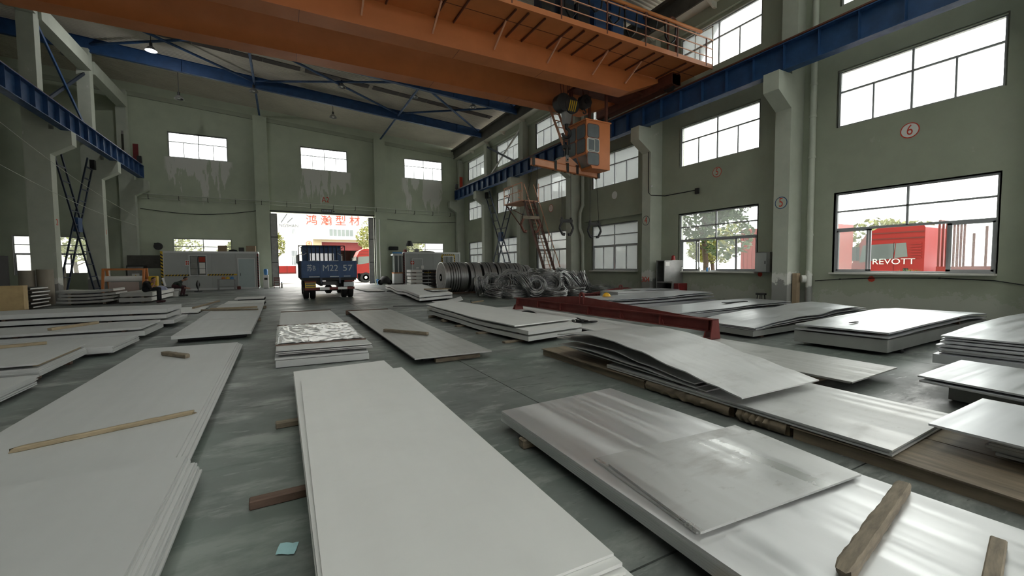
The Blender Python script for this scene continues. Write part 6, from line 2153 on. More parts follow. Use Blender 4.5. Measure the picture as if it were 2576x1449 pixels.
for Xc, lab in ((14.80, 'dark blue lattice cross brace between right wall columns'), (-9.05, 'dark blue lattice cross brace between the left columns')):
    t = thing('cross_brace', (Xc, 29.35, 0), lab, 'cross brace')
    ladder(t, Xc - .04, (31.55, 7.3), (27.2, .15), .72, 11, blued, blued)
    ladder(t, Xc + .05, (27.15, 7.3), (31.4, .15), .72, 11, blued, blued)
    MB().bx(Xc - .1, Xc + .1, 29.1, 29.6, 3.4, 4.1).build('gusset', bluem, t)
    for y in (31.8, 26.9):
        MB().bx(Xc - .1, Xc + .1, y - .12, y + .12, 7.0, 7.5).build('end_shoe', blackm, t)
for Xc, lab in ((15.05, 'blue-black crossed bracing above the runway on the right wall'), (-9.2, 'blue-black crossed bracing above the runway on the left columns')):
    t = thing('cross_brace', (Xc, 29.35, 8.7), lab, 'cross brace')
    MB().bar((Xc - .05, 32.02, 11.2 if Xc > 0 else 12.2), (Xc - .05, 26.7, 8.75), .14, .07, up=(1, 0, 0)).build('bar', blued, t)
    MB().bar((Xc + .05, 26.7, 11.2 if Xc > 0 else 12.2), (Xc + .05, 32.0, 8.75), .14, .07, up=(1, 0, 0)).build('bar', bluem if Xc < 0 else frameW, t)
# stairs to the crane cab landing
st = thing('stairs', (14.0, 22.5, 0), 'steep brown steel stairs climbing to a landing on the right wall', 'stairs')
P0, P1 = Vector((0, 20.55, 0)), Vector((0, 23.55, 5.62))
XS0, XS1 = 13.55, 14.25
for x in (XS0, XS1):
    MB().bar((x, P0.y, P0.z), (x, P1.y, P1.z), .05, .20).build('stringer', orust, st)
n = 24
for k in range(n):
    c = P0.lerp(P1, (k + .6) / n)
    MB().bx(XS0 + .025, XS1 - .025, c.y - .11, c.y + .11, c.z - .012, c.z + .012).build('tread', orust, st)
for x in (XS0, XS1):
    MB().bar((x, P0.y - .2, P0.z + .95), (x, P1.y, P1.z + 1.05), .035, .035).build('handrail', peach, st)
    for k in range(5):
        c = P0.lerp(P1, (k + .3) / 5)
        MB().bar((x, c.y, c.z), (x, c.y - .12, c.z + .95), .03, .03).build('baluster', orust, st)
ld_ = MB().bx(13.35, 14.65, 23.5, 26.0, 5.60, 5.66).build('landing', peach, st)
for (x, y) in ((13.38, 23.52), (13.38, 25.97), (13.38, 24.75), (14.62, 25.97), (14.62, 23.52)):
    MB().bx(x - .02, x + .02, y - .02, y + .02, 5.66, 6.75).build('landing_post', peach, st)
for z in (6.2, 6.72):
    MB().bx(13.36, 13.40, 23.52, 26.0, z, z + .04).bx(13.36, 14.64, 25.96, 26.0, z, z + .04).build('landing_rail', peach, st)
for k in range(9):
    MB().bx(13.365, 13.385, 24.05 + k * .12, 24.14 + k * .12, 5.68, 6.62).build('mesh_slat', frameW, st)
MB().bar((13.5, 23.6, 5.6), (14.6, 23.6, 4.3), .05, .05).bar((13.5, 25.9, 5.6), (14.6, 25.9, 4.3), .05, .05).bar((13.5, 25.9, 5.55), (14.5, 23.7, 4.35), .04, .04).build('landing_bracket', orust, st)
# open cabinet and boxes on the right wall
cb = thing('tool_cabinet', (15.0, 13.3, 0), 'grey steel cabinet with open door and black inside by the second column', 'cabinet')
MB().bx(14.72, 15.35, 13.72, 13.76, 0, 1.70).bx(14.72, 15.35, 12.86, 12.90, 0, 1.70).bx(15.31, 15.35, 12.9, 13.72, 0, 1.70).bx(14.72, 15.31, 12.9, 13.72, 1.66, 1.70).bx(14.72, 15.31, 12.9, 13.72, .70, .76).bx(14.72, 15.31, 12.9, 13.72, 0, .04).build('carcass', greym, cb)
MB().bx(15.29, 15.31, 12.9, 13.72, .04, 1.66).build('back_lining', blackm, cb)
MB().bx(14.22, 14.72, 12.84, 12.87, .78, 1.68).build('door', greym, cb)
MB().bx(14.28, 14.52, 12.835, 12.84, 1.45, 1.62).build('paper_label', paperw, cb)
MB().bx(14.80, 14.95, 13.1, 13.4, .05, .14).build('paper_stack', paperw, cb)
t = thing('alarm_lamp', (14.9, 12.98, 1.70), 'red beacon lamp on top of the open cabinet', 'lamp')
MB().lathe([(.09, 1.70), (.09, 1.76), (.075, 1.76), (.075, 1.86), (.03, 1.90), (.001, 1.905)], 14, (14.9, 12.98, 0)).build('lens', redb, t, smooth=40)
tag(MB().cbx(14.75, 15.3, 12.55, 12.82, 0, .70, .02).build('red_locker', maroon), 'narrow dark red locker beside the open cabinet', 'locker')
eb = thing('switch_box', (15.3, 9.2, 1.19), 'grey switch box on the wall beside the nearest column', 'switch box')
MB().cbx(15.10, 15.40, 8.93, 9.47, 1.19, 1.92, .015).build('case', greym, eb)
MB().bx(15.085, 15.10, 9.05, 9.45, 1.22, 1.89).build('door', hutm, eb)
MB().bx(15.08, 15.085, 9.08, 9.11, 1.5, 1.6).build('latch', darkm, eb)
b = thing('leaning_board', (14.95, 8.0, 0), 'brown board standing against the near side of the nearest right column', 'board')
MB().bx(14.90, 15.10, 7.92, 8.06, 0, 1.18).build('plank', cardm, b)
t = thing('stool', (14.9, 9.1, 0), 'small round dark stool under the switch box', 'stool')
MB().cyl((14.9, 9.1, .40), (14.9, 9.1, .46), .17, 16).build('seat', darkm, t)
for k in range(4):
    q = PI / 4 + PI / 2 * k
    MB().cyl((14.9 + .11 * math.cos(q), 9.1 + .11 * math.sin(q), .40), (14.9 + .15 * math.cos(q), 9.1 + .15 * math.sin(q), 0), .015, 6).build('leg', darkm, t)
for k, (yy, hh, mm, lab) in enumerate(((12.85, .16, whitem, 'white bottle'), (11.95, .13, paperw, 'pale cup'), (11.6, .14, bluep, 'blue can'), (11.5, .14, whitem, 'white can'))):
    t = thing('bottle', (15.28, yy, 1.21), lab + ' on the sill of the second nearest low window', 'bottle')
    MB().lathe([(.035, 1.21), (.038, 1.22), (.038, 1.21 + hh), (.02, 1.21 + hh + .02)], 12, (15.30, yy, 0)).build('body', mm, t, smooth=40)
    MB().cyl((15.30, yy, 1.21 + hh + .02), (15.30, yy, 1.21 + hh + .045), .022, 10).build('cap', darkm, t)
w = thing('wall_cable', (15.38, 4, .95), 'thin dark cable along the wall below the nearest low window', 'cable')
MB().tube([(15.36, 7.6, .93), (15.37, 6.9, 1.0), (15.37, 5.9, 1.06), (15.37, 4.6, 1.08), (15.37, 3.6, 1.04), (15.37, 2.6, .85), (15.37, 1.5, .72)], .012, 5).build('cable', blackm, w, smooth=60)
for yy, z_ in ((6.9, 1.0), (4.6, 1.08), (2.6, .85)):
    MB().bx(15.36, 15.40, yy - .02, yy + .02, z_ - .02, z_ + .02).build('clip', darkm, w)
for k, (x, y, X, Y0_, lab) in enumerate(((341, 375, -8.9, 0, 'red panel on the column head at the left end of the gable'), (1160, 455, 14.75, 0, 'red panel beside the runway end at the right corner'))):
    p = py(x, y, 38.15)
    tag(MB().bx(p.x - .14, p.x + .14, 38.12, 38.2, p.z - .75, p.z + .35).build('marker_board', maroon if k == 0 else redtxt), lab, 'board')
tag(MB().bar((-9.3, 38.2, 9.65), (-8.4, 34.5, 9.85), .12, .2).build('outrigger_beam', gutm), 'short dark beam jutting from the corner column on the left', 'beam', kind='structure')
# small paper on the floor and rubble
v = [pz(693, 1398), pz(740, 1398), pz(752, 1368), pz(705, 1370)]
tag(MB().quadplate([(p.x, p.y, .006) for p in v], .002, 6, 4, lambda u, w_: .006 * abs(math.sin(u * 5 + w_ * 3))).build('paper_scrap', paperb, smooth=50), 'small pale blue paper scrap on the floor in the left aisle', 'paper')
t = thing('wood_offcut', (2.15, 1.15, 0), 'small broken wood offcut on the floor beside the polished stack', 'offcut')
MB().cbx(1.50, 1.68, 1.18, 1.26, 0, .06, .01, .006).build('chip', woodo, t)
MB().cbx(1.44, 1.50, 1.20, 1.24, 0, .03, .008, .004).build('splinter', woodo, t)


# ---------------------------------------------------------------- pendant lamps
def lamp(x, y, Y, lab, lit=False, rod=1.2):
    p = py(x, y, Y)
    t = thing('pendant_lamp', (p.x, p.y, p.z), lab, 'lamp', 'pendant lamps under the roof')
    top = roof_z(p.x) - .02
    MB().cyl((p.x, p.y, p.z + .30), (p.x, p.y, top), .016, 6).build('rod', darkm, t)
    MB().cyl((p.x, p.y, p.z + .15), (p.x, p.y, p.z + .34), .07, 12).build('ballast', darkm, t, smooth=40)
    MB().lathe([(.06, p.z + .16), (.12, p.z + .12), (.24, p.z - .02), (.26, p.z - .08), (.245, p.z - .08), (.10, p.z + .10)], 20, (p.x, p.y, 0)).build('shade', greym, t, smooth=40)
    mb_ = MB().lathe([(.001, p.z - .07), (.08, p.z - .05), (.09, p.z + .02), (.05, p.z + .1)], 12, (p.x, p.y, 0))
    mb_.build('bulb', MATS['lamp_glow'] if lit else whitem, t, smooth=60)
    if lit:
        L = bpy.data.lights.new('lamp_light', 'POINT')
        L.energy = 120
        L.shadow_soft_size = .1
        lo = bpy.data.objects.new('lamp_light', L)
        COL.objects.link(lo)
        lo.parent = t
        lo.location = (0, 0, -.16)


mat('lamp_glow', (1, .98, .95), .4, emit=40)
for x, y, Y, lab, lit in ((380, 124, 29.0, 'glowing pendant lamp, brightest one at the upper left', True), (450, 246, 33.5, 'pendant lamp on a long rod left of the doorway', False), (638, 228, 32.0, 'pendant lamp close below the blue roof beam in line with the left pier', False),
                          (860, 217, 29.5, 'pendant lamp above the doorway, higher one', False), (838, 293, 34.5, 'pendant lamp above the doorway, lower one', False), (1042, 242, 29.0, 'pendant lamp near the right pier, high under the roof', False), (1190, 268, 27.5, 'pendant lamp nearest the right gutter', False), (166, 134, 34.0, 'pendant lamp between the left columns', False)):
    lamp(x, y, Y, lab, lit)


# ---------------------------------------------------------------- blue truck in the hall
def wheel(parent, x0, x1, y, r, rim=whitem, hub=True, axis='x', name='wheel'):
    b = r * .58
    w = MB().lathe([(b, x0), (r * .94, x0), (r, x0 + (x1 - x0) * .15), (r, x0 + (x1 - x0) * .85), (r * .94, x1), (b, x1), (b, x0)], 28, (0, y, r), 'x').build(name, blackm, parent, local=True, smooth=40)
    MB().lathe([(.02, x0 - .01), (b * .45, x0 - .005), (b * .55, x0 + .02), (b, x0 + .005), (b, x1 - .005), (b * .55, x1 - .02), (b * .45, x1 + .005), (.02, x1 + .01)], 20, (0, y, r), 'x').build('rim', rim, w, local=True, smooth=40)
    return w


tk = thing('truck', (1.95, 22.0, 0), 'blue flatbed truck seen from behind, driving out through the doorway', 'truck')
for s in (-1, 1):
    for a, b in ((.60, .84), (.89, 1.13)):
        wheel(tk, min(s * a, s * b), max(s * a, s * b), 1.0, .43)
    a, b = .82, 1.06
    wheel(tk, min(s * a, s * b), max(s * a, s * b), 5.1, .43)
    MB().bx(s * .36 - .05, s * .36 + .05, .25, 6.2, .62, .86).build('chassis_rail', blackm, tk, local=True)
MB().cyl((-.6, 1.0, .43), (.6, 1.0, .43), .09, 12).lathe([(.05, -.2), (.22, -.1), (.22, .1), (.05, .2)], 16, (0, 1.0, .43), 'x').build('rear_axle', blackm, tk, local=True, smooth=40)
MB().bx(-1.18, 1.18, .02, 4.1, .88, 1.02).build('bed_floor', blackm, tk, local=True)
for s in (-1, 1):
    sd = MB().bx(s * 1.2 - .025, s * 1.2 + .025, .04, 4.1, 1.02, 1.80).build('side_board', bluem, tk, local=True)
    for k in range(7):
        y = .1 + k * .65
        MB().bx(s * 1.225 - .02, s * 1.225 + .02, y, y + .08, .95, 1.82).build('stake', blued, sd, local=True)
tg = MB().bx(-1.2, 1.2, 0, .04, 1.02, 1.80).build('tailgate', bluem, tk, local=True)
for z in (1.02, 1.12, 1.74):
    MB().bx(-1.2, 1.2, -.03, 0, z, z + .07).build('tailgate_rail', bluem, tg, local=True)
for x in (-1.2, -.42, .36, 1.12):
    MB().bx(x, x + .08, -.035, 0, 1.02, 1.80).build('tailgate_post', bluem, tg, local=True)
for x in (-.42, .40):
    MB().bx(x, x + .08, -.03, .02, .74, 1.02).build('hinge', blued, tg, local=True)
for x0, x1, z in ((-.9, -.45, 1.05), (0, .4, 1.05), (.62, .92, 1.06), (-.9, -.5, 1.80), (0, .4, 1.80)):
    MB().bx(x0, x1, -.042, -.035, z, z + .035).build('reflective_strip', whtxt, tg, local=True)
tk['_w'] = tuple(tk.location)
for body, x, sz, sx in (('苏B', -.80, .34, .72), ('M22', .03, .42, .95), ('57', .80, .42, 1.1)):
    o = text('lettering', body, sz, whtxt, (0, 0, 0), (1, 0, 0), (0, 0, 1), None, sx=sx, extrude=.003)
    o.parent = tg
    o.location = (x, -.006, 1.46)
MB().bx(-1.1, 1.1, .02, .10, .44, .56).build('rear_bumper', redp, tk, local=True)
for x in (-.45, .35):
    MB().bx(x, x + .42, .01, .02, .44, .56).build('white_band', whitem, tk, local=True)
pl = MB().bx(-1.08, -.62, -.01, .02, .55, .80).build('number_plate', yell, tk, local=True)
MB().bx(-1.05, -.65, -.014, -.01, .60, .64).bx(-1.05, -.65, -.014, -.01, .70, .76).build('plate_marks', grtxt, pl, local=True)
MB().bx(-1.1, -.6, .02, .08, .80, .88).build('lamp_bar', redp, tk, local=True)
MB().bx(.65, 1.1, .02, .08, .80, .88).build('lamp_bar', redp, tk, local=True)
MB().bx(.62, 1.08, .06, .09, .58, .78).build('mudflap_panel', whtxt, tk, local=True)
for s in (-1, 1):
    MB().bx(s * .86 - .27, s * .86 + .27, 1.55, 1.58, .25, .85).build('mudguard', blackm, tk, local=True)
MB().bx(-.30, .30, .1, .5, .66, .84).build('spare_carrier', darkm, tk, local=True)
cabt = MB().prism([(4.30, .75), (6.3, .75), (6.35, 1.5), (6.05, 2.55), (5.8, 2.72), (4.35, 2.72), (4.30, 2.6)], 'x', -1.0, 1.0).build('cab', bluem, tk, local=True)
MB().bx(-.62, .62, 4.285, 4.30, 1.85, 2.30).build('rear_window', glassd, cabt, local=True)
for s in (-1, 1):
    MB().bx(s * 1.005 - .006, s * 1.005 + .006, 4.75, 5.75, 1.75, 2.40).build('side_window', glassd, cabt, local=True)
    MB().bx(s * 1.18 - .09, s * 1.18 + .09, 5.9, 5.95, 1.75, 2.25).build('mirror', blackm, cabt, local=True)
    MB().bx(s * 1.18 - .08, s * 1.18 + .08, 5.885, 5.90, 1.78, 2.22).build('mirror_glass', whitem, cabt, local=True)
    MB().cyl((s * 1.0, 5.9, 2.3), (s * 1.18, 5.9, 2.25), .02, 6).build('mirror_arm', blackm, cabt, local=True)
rk = MB().bx(-1.2, 1.2, 4.10, 4.16, 1.02, 1.12).build('headboard', blued, tk, local=True)
MB().cyl((-1.18, 4.12, 2.72), (1.18, 4.12, 2.72), .025, 8).build('rack_top_rail', darkm, rk, local=True)
for x in (-1.18, -.75, -.55, -.33, -.12, .10, .32, .54, .76, 1.18):
    MB().cyl((x, 4.12, 1.1), (x, 4.12, 2.72), .022, 8).build('rack_bar', darkm, rk, local=True)
for s in (-1, 1):
    MB().bar((s * 1.18, 4.12, 2.70), (s * .75, 4.12, 2.35), .03, .03).build('rack_stay', darkm, rk, local=True)
    MB().tube([(s * .8, 4.08, 2.3), (s * .95, 4.06, 2.2), (s * 1.05, 4.07, 2.25)], .015, 5).build('rope', frameW, rk, local=True)


# ---------------------------------------------------------------- outside
gr = struct(MB().bx(-90, 110, YFO, 130, -.3, -.06).bx(XRO, 110, -60, YFO, -.3, -.06).bx(-90, XRO, -60, YB - .3, -.3, -.06).bx(-90, XL - .3, YB - .3, YFO, -.3, -.06).build('yard_ground', groundm), 'pale concrete yard outside the hall')
FB = thing('warehouse', (5, 66, -.06), 'white warehouse with large vermilion characters across the yard', 'building')
Yq = 62.0
Q = lambda x, y: py(x, y, Yq)
dl, drr = Q(790, 0).x, Q(895, 0).x
dz = Q(840, 609).z
MB().bx(-25, dl, Yq, Yq + .3, -.06, 10.5).bx(drr, 35, Yq, Yq + .3, -.06, 10.5).bx(dl, drr, Yq, Yq + .3, dz, 10.5).build('front_wall', facm, FB)
MB().bx(-25, -24.7, Yq + .3, 80, -.06, 10.5).bx(34.7, 35, Yq + .3, 80, -.06, 10.5).bx(-25, 35, 80, 80.3, -.06, 10.5).build('side_walls', facm, FB)
MB().bx(-25.3, 35.3, Yq - .3, 80.5, 10.5, 10.8).build('roof', greym, FB)
MB().bx(Q(768, 0).x, dl - .02, Yq - .12, Yq, -.06, Q(840, 603).z).bx(drr + .02, Q(920, 0).x, Yq - .12, Yq, -.06, Q(840, 603).z).bx(dl - .02, drr + .02, Yq - .12, Yq, dz + .05, Q(840, 603).z).build('cream_surround', creamm, FB)
MB().bx(Q(766, 0).x, Q(906, 0).x, Yq - .9, Yq - .12, Q(840, 603).z, Q(840, 603).z + .18).build('canopy', facm, FB)
MB().bx(dl, drr, Yq + .35, Yq + .42, dz - 1.1, dz).build('rolled_door', maroon, FB)
MB().bx(dl, drr, Yq + 12, Yq + 12.2, -.06, dz).build('inner_wall', mat('dim_interior', (.25, .12, .10), .8, var=.4, scale=.6), FB)
for k in range(3):
    a, b = Q(811 + 21 * k, 0).x, Q(830 + 21 * k, 0).x
    z0, z1 = Q(840, 594).z, Q(840, 577).z
    wq = MB().bx(a, b, Yq - .05, Yq, z0, z1).build('window', glassd, FB)
    MB().bx((a + b) / 2 - .03, (a + b) / 2 + .03, Yq - .07, Yq - .05, z0, z1).bx(a, b, Yq - .07, Yq - .05, z0 - .06, z0).bx(a, b, Yq - .07, Yq - .05, z1, z1 + .06).build('window_frame', hutw, wq)
for (xa, xb, ya, yb2) in ((711, 726, 645, 630), (711, 727, 666, 646), (714, 723, 587, 575)):
    wq = MB().bx(Q(xa, 0).x, Q(xb, 0).x, Yq - .05, Yq, Q(718, ya).z, Q(718, yb2).z).build('window', glassd, FB)
    for j in range(5):
        xx = Q(xa, 0).x + (Q(xb, 0).x - Q(xa, 0).x) * j / 4
        MB().bx(xx - .02, xx + .02, Yq - .09, Yq - .05, Q(718, ya).z, Q(718, yb2).z).build('window_bar', hutw, wq)
for k, chh in enumerate('鸿瀚型材'):
    c = Q((784, 821, 857, 892)[k], (555, 556, 557, 557)[k])
    text('sign_character', chh, 1.45, redorg, (c.x, Yq - .06, c.z), (1, 0, 0), (0, 0, 1), FB, extrude=.05)
c = Q(732, 568)
text('sign_lettering', 'NGSHAN', .58, grtxt, (c.x - .25, Yq - .06, c.z), (1, 0, 0), (0, 0, 1), FB, sx=.92, extrude=.03)
c = Q(777, 613)
MB().cyl((c.x, Yq - .125, c.z), (c.x, Yq - .16, c.z), .36, 24).build('number_ring', redorg, FB)
MB().cyl((c.x, Yq - .15, c.z), (c.x, Yq - .165, c.z), .30, 24).build('number_disc', creamm, FB)
text('number', '4', .5, redorg, (c.x, Yq - .168, c.z), (1, 0, 0), (0, 0, 1), FB, extrude=.005)
for k in range(2):
    a, b = Q(707 + 16 * k, 560), Q(722 + 14 * k, 538 + 10 * k)
    MB().bar((a.x, Yq - .1, a.z), (b.x, Yq - .1, b.z), .12, .05, up=(0, 1, 0)).build('slash_mark', grtxt, FB)


def lorry(loc, rz, lab, mcab, full=True, text_=None):
    """tractor cab in local axes: front toward +y, near side at x = -1.2"""
    t = thing('lorry', loc, lab, 'truck', None, rz)
    cab_ = MB().prism([(0, .95), (2.15, .95), (2.30, 1.25), (2.28, 1.75), (2.02, 2.75), (1.80, 3.18), (1.35, 3.42), (.05, 3.42), (0, 3.3)], 'x', -1.2, 1.2).build('cab', mcab, t, local=True)
    for s in (-1, 1):
        X = s * 1.2
        MB().prism([(.92, 1.98), (2.02, 1.82), (1.92, 2.62), (.86, 2.66)], 'x', X - .012, X + .012).build('door_window', glassd, cab_, local=True)
        MB().prism([(.48, 2.06), (.88, 2.0), (.84, 2.66), (.54, 2.67)], 'x', X - .012, X + .012).build('quarter_window', glassd, cab_, local=True)
        for k in range(6):
            MB().bx(X - .02, X + .02, .08, .40, 2.0 + k * .12, 2.06 + k * .12).build('louvre', mcab, cab_, local=True)
        MB().bx(X - .015, X + .015, .02, 1.85, 2.86, 2.90).bx(X - .015, X + .015, .02, 1.7, 3.12, 3.16).build('body_line', redp, cab_, local=True)
        MB().bx(X - .02, X + .02, .45, .60, 1.30, 1.55).build('side_vent', blackm, cab_, local=True)
        MB().bx(X + s * .02, X + s * .30, 2.02, 2.16, 1.9, 2.55).build('mirror', blackm, cab_, local=True)
        MB().bx(X - .012, X + .012, .9, .915, 1.3, 2.7).build('door_seam', maroon, cab_, local=True)
    MB().prism([(2.285, 1.80), (2.305, 1.80), (2.065, 2.68), (2.045, 2.68)], 'x', -1.05, 1.05).build('windscreen', glassd, cab_, local=True)
    MB().bx(-1.2, 1.2, 2.05, 2.40, .45, .98).build('bumper', mcab, t, local=True)
    MB().bx(-.9, .9, 2.38, 2.42, 1.05, 1.7).build('grille', blackm, t, local=True)
    for s in (-1, 1):
        wheel(t, s * 1.08 - .15, s * 1.08 + .15, 1.25, .52)
        MB().bx(s * .42 - .06, s * .42 + .06, -7.0, 1.9, .75, 1.0).build('chassis_rail', blackm, t, local=True)
    MB().bx(-1.15, 1.15, .75, 1.8, .85, .95).build('cab_floor', blackm, t, local=True)
    if text_:
        o = text('cab_lettering', text_, .36, whitem, (0, 0, 0), (0, -1, 0), (0, 0, 1), None, sx=1.0, extrude=.003)
        o.parent = t
        o.location = (-1.215, .92, 1.84)
    if full:
        for yy in (-3.8, -5.2):
            for s in (-1, 1):
                wheel(t, s * .95 - .25, s * .95 + .25, yy, .52)
        MB().bx(-1.25, 1.25, -9.0, -.35, 1.05, 1.20).build('deck', redp, t, local=True)
        MB().bx(-1.27, -1.22, -9.0, -.35, 1.10, 1.62).bx(1.22, 1.27, -9.0, -.35, 1.10, 1.62).build('side_board', contm, t, local=True)
        hbq = MB().bx(-1.22, 1.22, -.42, -.36, 1.2, 1.3).build('headboard_rail', redp, t, local=True)
        for k in range(8):
            x = -1.2 + 2.4 * k / 7
            MB().bx(x - .03, x + .03, -.42, -.36, 1.2, 3.55).build('headboard_bar', redp, hbq, local=True)
        MB().bx(-1.22, 1.22, -.42, -.36, 3.5, 3.56).build('headboard_rail', redp, hbq, local=True)
        for y in (-.9, -1.3, -1.6):
            MB().bx(-1.22, -1.16, y, y + .06, 1.2, 3.0 + .2 * math.sin(y * 7)).build('stake', redp, hbq, local=True)
    return t


# red lorry outside the nearest window, parked along the wall, front away from the camera
lorry((22.2, 6.72, -.06), 0, 'bright red lorry parked outside the nearest window', redb, True, 'REVOTT').scale = (1, 1, .87)
# red lorry beyond the doorway, facing left
lorry((8.6, 46.2, -.06), PI / 2, 'red lorry outside the doorway at the right', redb, True)
tr2 = thing('trailer', (-.8, 47.5, -.06), 'red flatbed trailer outside the doorway at the left', 'trailer', None, PI / 2)
MB().bx(-1.2, 1.2, -1.9, 5, .98, 1.12).build('deck', redp, tr2, local=True)
bd_ = MB().bx(-1.25, -1.2, -1.9, 5, 1.1, 1.75).bx(1.2, 1.25, -1.9, 5, 1.1, 1.75).bx(-1.2, 1.2, -1.9, -1.85, 1.1, 1.75).build('side_board', redb, tr2, local=True)
for k in range(8):
    MB().bx(-1.28, -1.25, -1.85 + k * .7, -1.8 + k * .7, 1.08, 1.78).build('post', redp, bd_, local=True)
for yy in (.3, 1.5):
    for s in (-1, 1):
        wheel(tr2, s * .95 - .22, s * .95 + .22, yy, .5)


def container(loc, L, lab, txt):
    t = thing('shipping_container', loc, lab, 'container')
    x, y, z = loc
    MB().bx(x, x + 2.4, y - L / 2, y + L / 2, z + .05, z + 2.6).build('shell', contm, t)
    n = int(L / .28)
    for k in range(n):
        yy = y - L / 2 + .1 + k * (L - .2) / n
        MB().bx(x - .03, x, yy, yy + .14, z + .2, z + 2.45).build('rib', contm, t)
    MB().bx(x - .05, x + .02, y - L / 2, y + L / 2, z + 2.45, z + 2.62).bx(x - .05, x + .02, y - L / 2, y + L / 2, z, z + .2).build('rail', contm, t)
    for yy in (y - L / 2, y + L / 2 - .14):
        MB().bx(x - .05, x + .1, yy, yy + .14, z, z + 2.62).build('corner_post', contm, t)
    if txt:
        text('lettering', txt, .42, whitem, (x - .036, y - .2, z + .75), (0, -1, 0), (0, 0, 1), t, extrude=.004)


container((24.0, 13.6, .9), 4.6, 'red shipping container seen through the second nearest window', 'MAZ')
container((24.0, 26.0, 1.0), 6.0, 'red container seen through the fourth nearest window', '')
for k, yy in enumerate((13.6, 26.0)):
    tc = thing('container_trailer', (25.2, yy, -.06), 'dark trailer under the red container, %s' % ('nearer', 'farther')[k], 'trailer')
    MB().bx(24.3, 24.5, yy - 3.0, yy + 3.0, .6, .9 + .1 * k - .002).bx(25.9, 26.1, yy - 3.0, yy + 3.0, .6, .9 + .1 * k - .002).build('beam', blackm, tc)
    for y2 in (-1.6, 0, 1.6):
        for xx in (24.1, 26.0):
            MB().lathe([(.2, xx), (.48, xx), (.5, xx + .04), (.5, xx + .26), (.48, xx + .3), (.2, xx + .3), (.2, xx)], 20, (0, yy + y2, .44), 'x').build('wheel', blackm, tc, smooth=40)


# ---------------------------------------------------------------- trees and shrubs outside
def leaf_crown(c, rx, ry, rz, n, size, seed, lobes=7):
    q = random.Random(seed)
    lob = [(Vector((q.uniform(-.55, .55) * rx, q.uniform(-.55, .55) * ry, q.uniform(-.5, .6) * rz)), q.uniform(.4, .62)) for _ in range(lobes)]
    m_ = MB()
    C_ = Vector(c)
    v, f = [], []
    for i in range(n):
        o, s = lob[i % lobes]
        d = Vector((q.gauss(0, 1), q.gauss(0, 1), q.gauss(0, 1))).normalized()
        r = q.uniform(.55, 1.0) ** .5
        p = C_ + o + Vector((d.x * rx * s * r, d.y * ry * s * r, d.z * rz * s * r))
        a = Vector((q.gauss(0, 1), q.gauss(0, 1), q.gauss(0, .6))).normalized()
        b = a.cross(Vector((q.gauss(0, 1), q.gauss(0, 1), q.gauss(0, 1)))).normalized()
        s1, s2 = size * q.uniform(.7, 1.3), size * q.uniform(.35, .6)
        k = len(v)
        v += [p - a * s1, p + b * s2, p + a * s1, p - b * s2]
        f.append((k, k + 1, k + 2, k + 3))
    return m_.add(v, f)


def tree(x, y, h, r, m_, lab, seed, n=2600, size=.16, trunk=.14):
    t = thing('tree', (x, y, -.06), lab, 'tree')
    MB().tube([(x, y, -.06), (x + .08, y, h * .25), (x - .05, y + .06, h * .5), (x + .02, y, h * .72)], trunk, 8).build('trunk', barkm, t, smooth=50)
    q = random.Random(seed)
    for k in range(5):
        a = q.uniform(0, 6.28)
        MB().cyl((x, y, h * (.35 + .07 * k)), (x + r * .6 * math.cos(a), y + r * .6 * math.sin(a), h * (.5 + .08 * k)), trunk * .4, 6, trunk * .15).build('branch', barkm, t)
    leaf_crown((x, y, h * .66), r, r, h * .36, n, size, seed).build('foliage', m_, t)


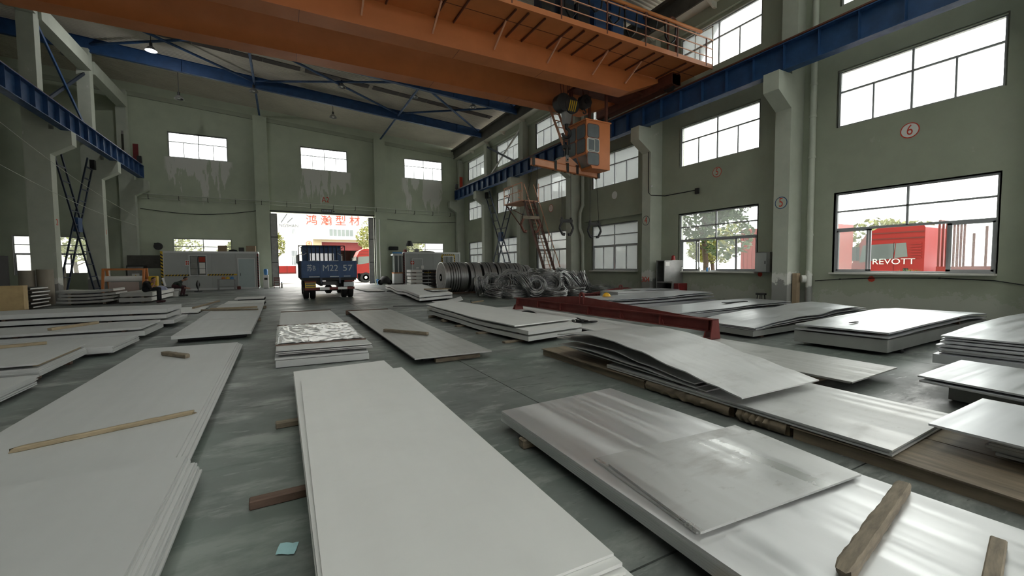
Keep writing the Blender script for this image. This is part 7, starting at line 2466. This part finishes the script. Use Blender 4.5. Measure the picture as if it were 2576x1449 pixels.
tree(-.75, 52.0, 5.9, 1.25, leafy, 'bright yellow-green tree at the left of the doorway view', 1, 2600, .15)
tree(9.6, 53.0, 7.4, 2.2, leafy, 'bright yellow-green tree at the right of the doorway view', 2, 3000, .15)
for k, (x, lab) in enumerate(((-9.4, 'left'), (-3.6, 'right'))):
    tree(x, 51.5 + k, 4.8, 2.3, leafy, 'yellow-green tree behind the low window over the left cabin, ' + lab, 11 + k, 2200, .15)
tree(14.6, 52.0, 5.2, 2.6, leafy, 'yellow-green tree behind the low window over the right cabin', 14, 2600, .15)
tree(-14.5, 46.0, 5.0, 2.6, leafy, 'tree behind the low window of the neighbouring bay', 15, 2000, .16)
tree(19.6, 15.0, 6.2, 2.1, leafm, 'dark green tree outside the second nearest window', 3, 4200, .14)
tree(18.9, 3.25, 5.6, 1.15, leafm, 'leafy tree at the right side of the nearest window', 4, 3600, .14)
tree(30.0, 11.2, 4.0, 2.3, leafy, 'yellow-green tree far outside the nearest window at the left', 5, 2400, .17)
tree(30.5, 4.6, 4.0, 2.6, leafy, 'yellow-green tree behind the lorry bed', 6, 2600, .17)
tree(28.0, 20.8, 4.6, 2.3, leafy, 'yellow-green tree beyond the container', 7, 2400, .17)
tree(19.8, 22.6, 4.6, 1.7, leafm, 'green tree outside the window behind the stairs', 8, 2600, .14)
tree(22.0, 36.0, 5.2, 2.6, leafy, 'tree outside the low window next to the gable', 9, 2400, .16)
tree(23.0, 31.5, 4.4, 2.0, leafm, 'green tree outside the low window behind the cross brace', 10, 2200, .16)
sb = thing('shrub', (16.9, 5.75, -.06), 'grassy clipped shrub just outside the nearest window', 'shrub')
MB().tube([(16.9, 5.75, -.06), (16.9, 5.75, .7)], .06, 6).build('stem', barkm, sb)
q = random.Random(9)
v, f = [], []
for i in range(2600):
    a, rr_ = q.uniform(0, 6.28), math.sqrt(q.random())
    bx0 = Vector((16.95 + .5 * rr_ * math.cos(a), 5.75 + .72 * rr_ * math.sin(a), .5 + .72 * (1 - rr_ ** 2) ** .5 * q.uniform(.75, 1)))
    d = Vector((math.cos(a) * .6 * rr_ + q.gauss(0, .3), math.sin(a) * .6 * rr_ + q.gauss(0, .3), .7)).normalized()
    s_ = d.cross(Vector((q.gauss(0, 1), q.gauss(0, 1), .1))).normalized() * .006
    k = len(v)
    v += [bx0 - s_, bx0 + s_, bx0 + d * q.uniform(.08, .18)]
    f.append((k, k + 1, k + 2))
MB().add(v, f).build('blades', mat('grass_green', (.16, .24, .05), .6, var=.4, scale=5), sb)
MB().lathe([(.05, .45), (.45, .5), (.6, .75), (.45, 1.05), (.05, 1.2)], 14, (16.95, 5.75, 0)).build('core', leafm, sb, smooth=60)

# helper property clean-up
for o in bpy.data.objects:
    if '_w' in o:
        del o['_w']
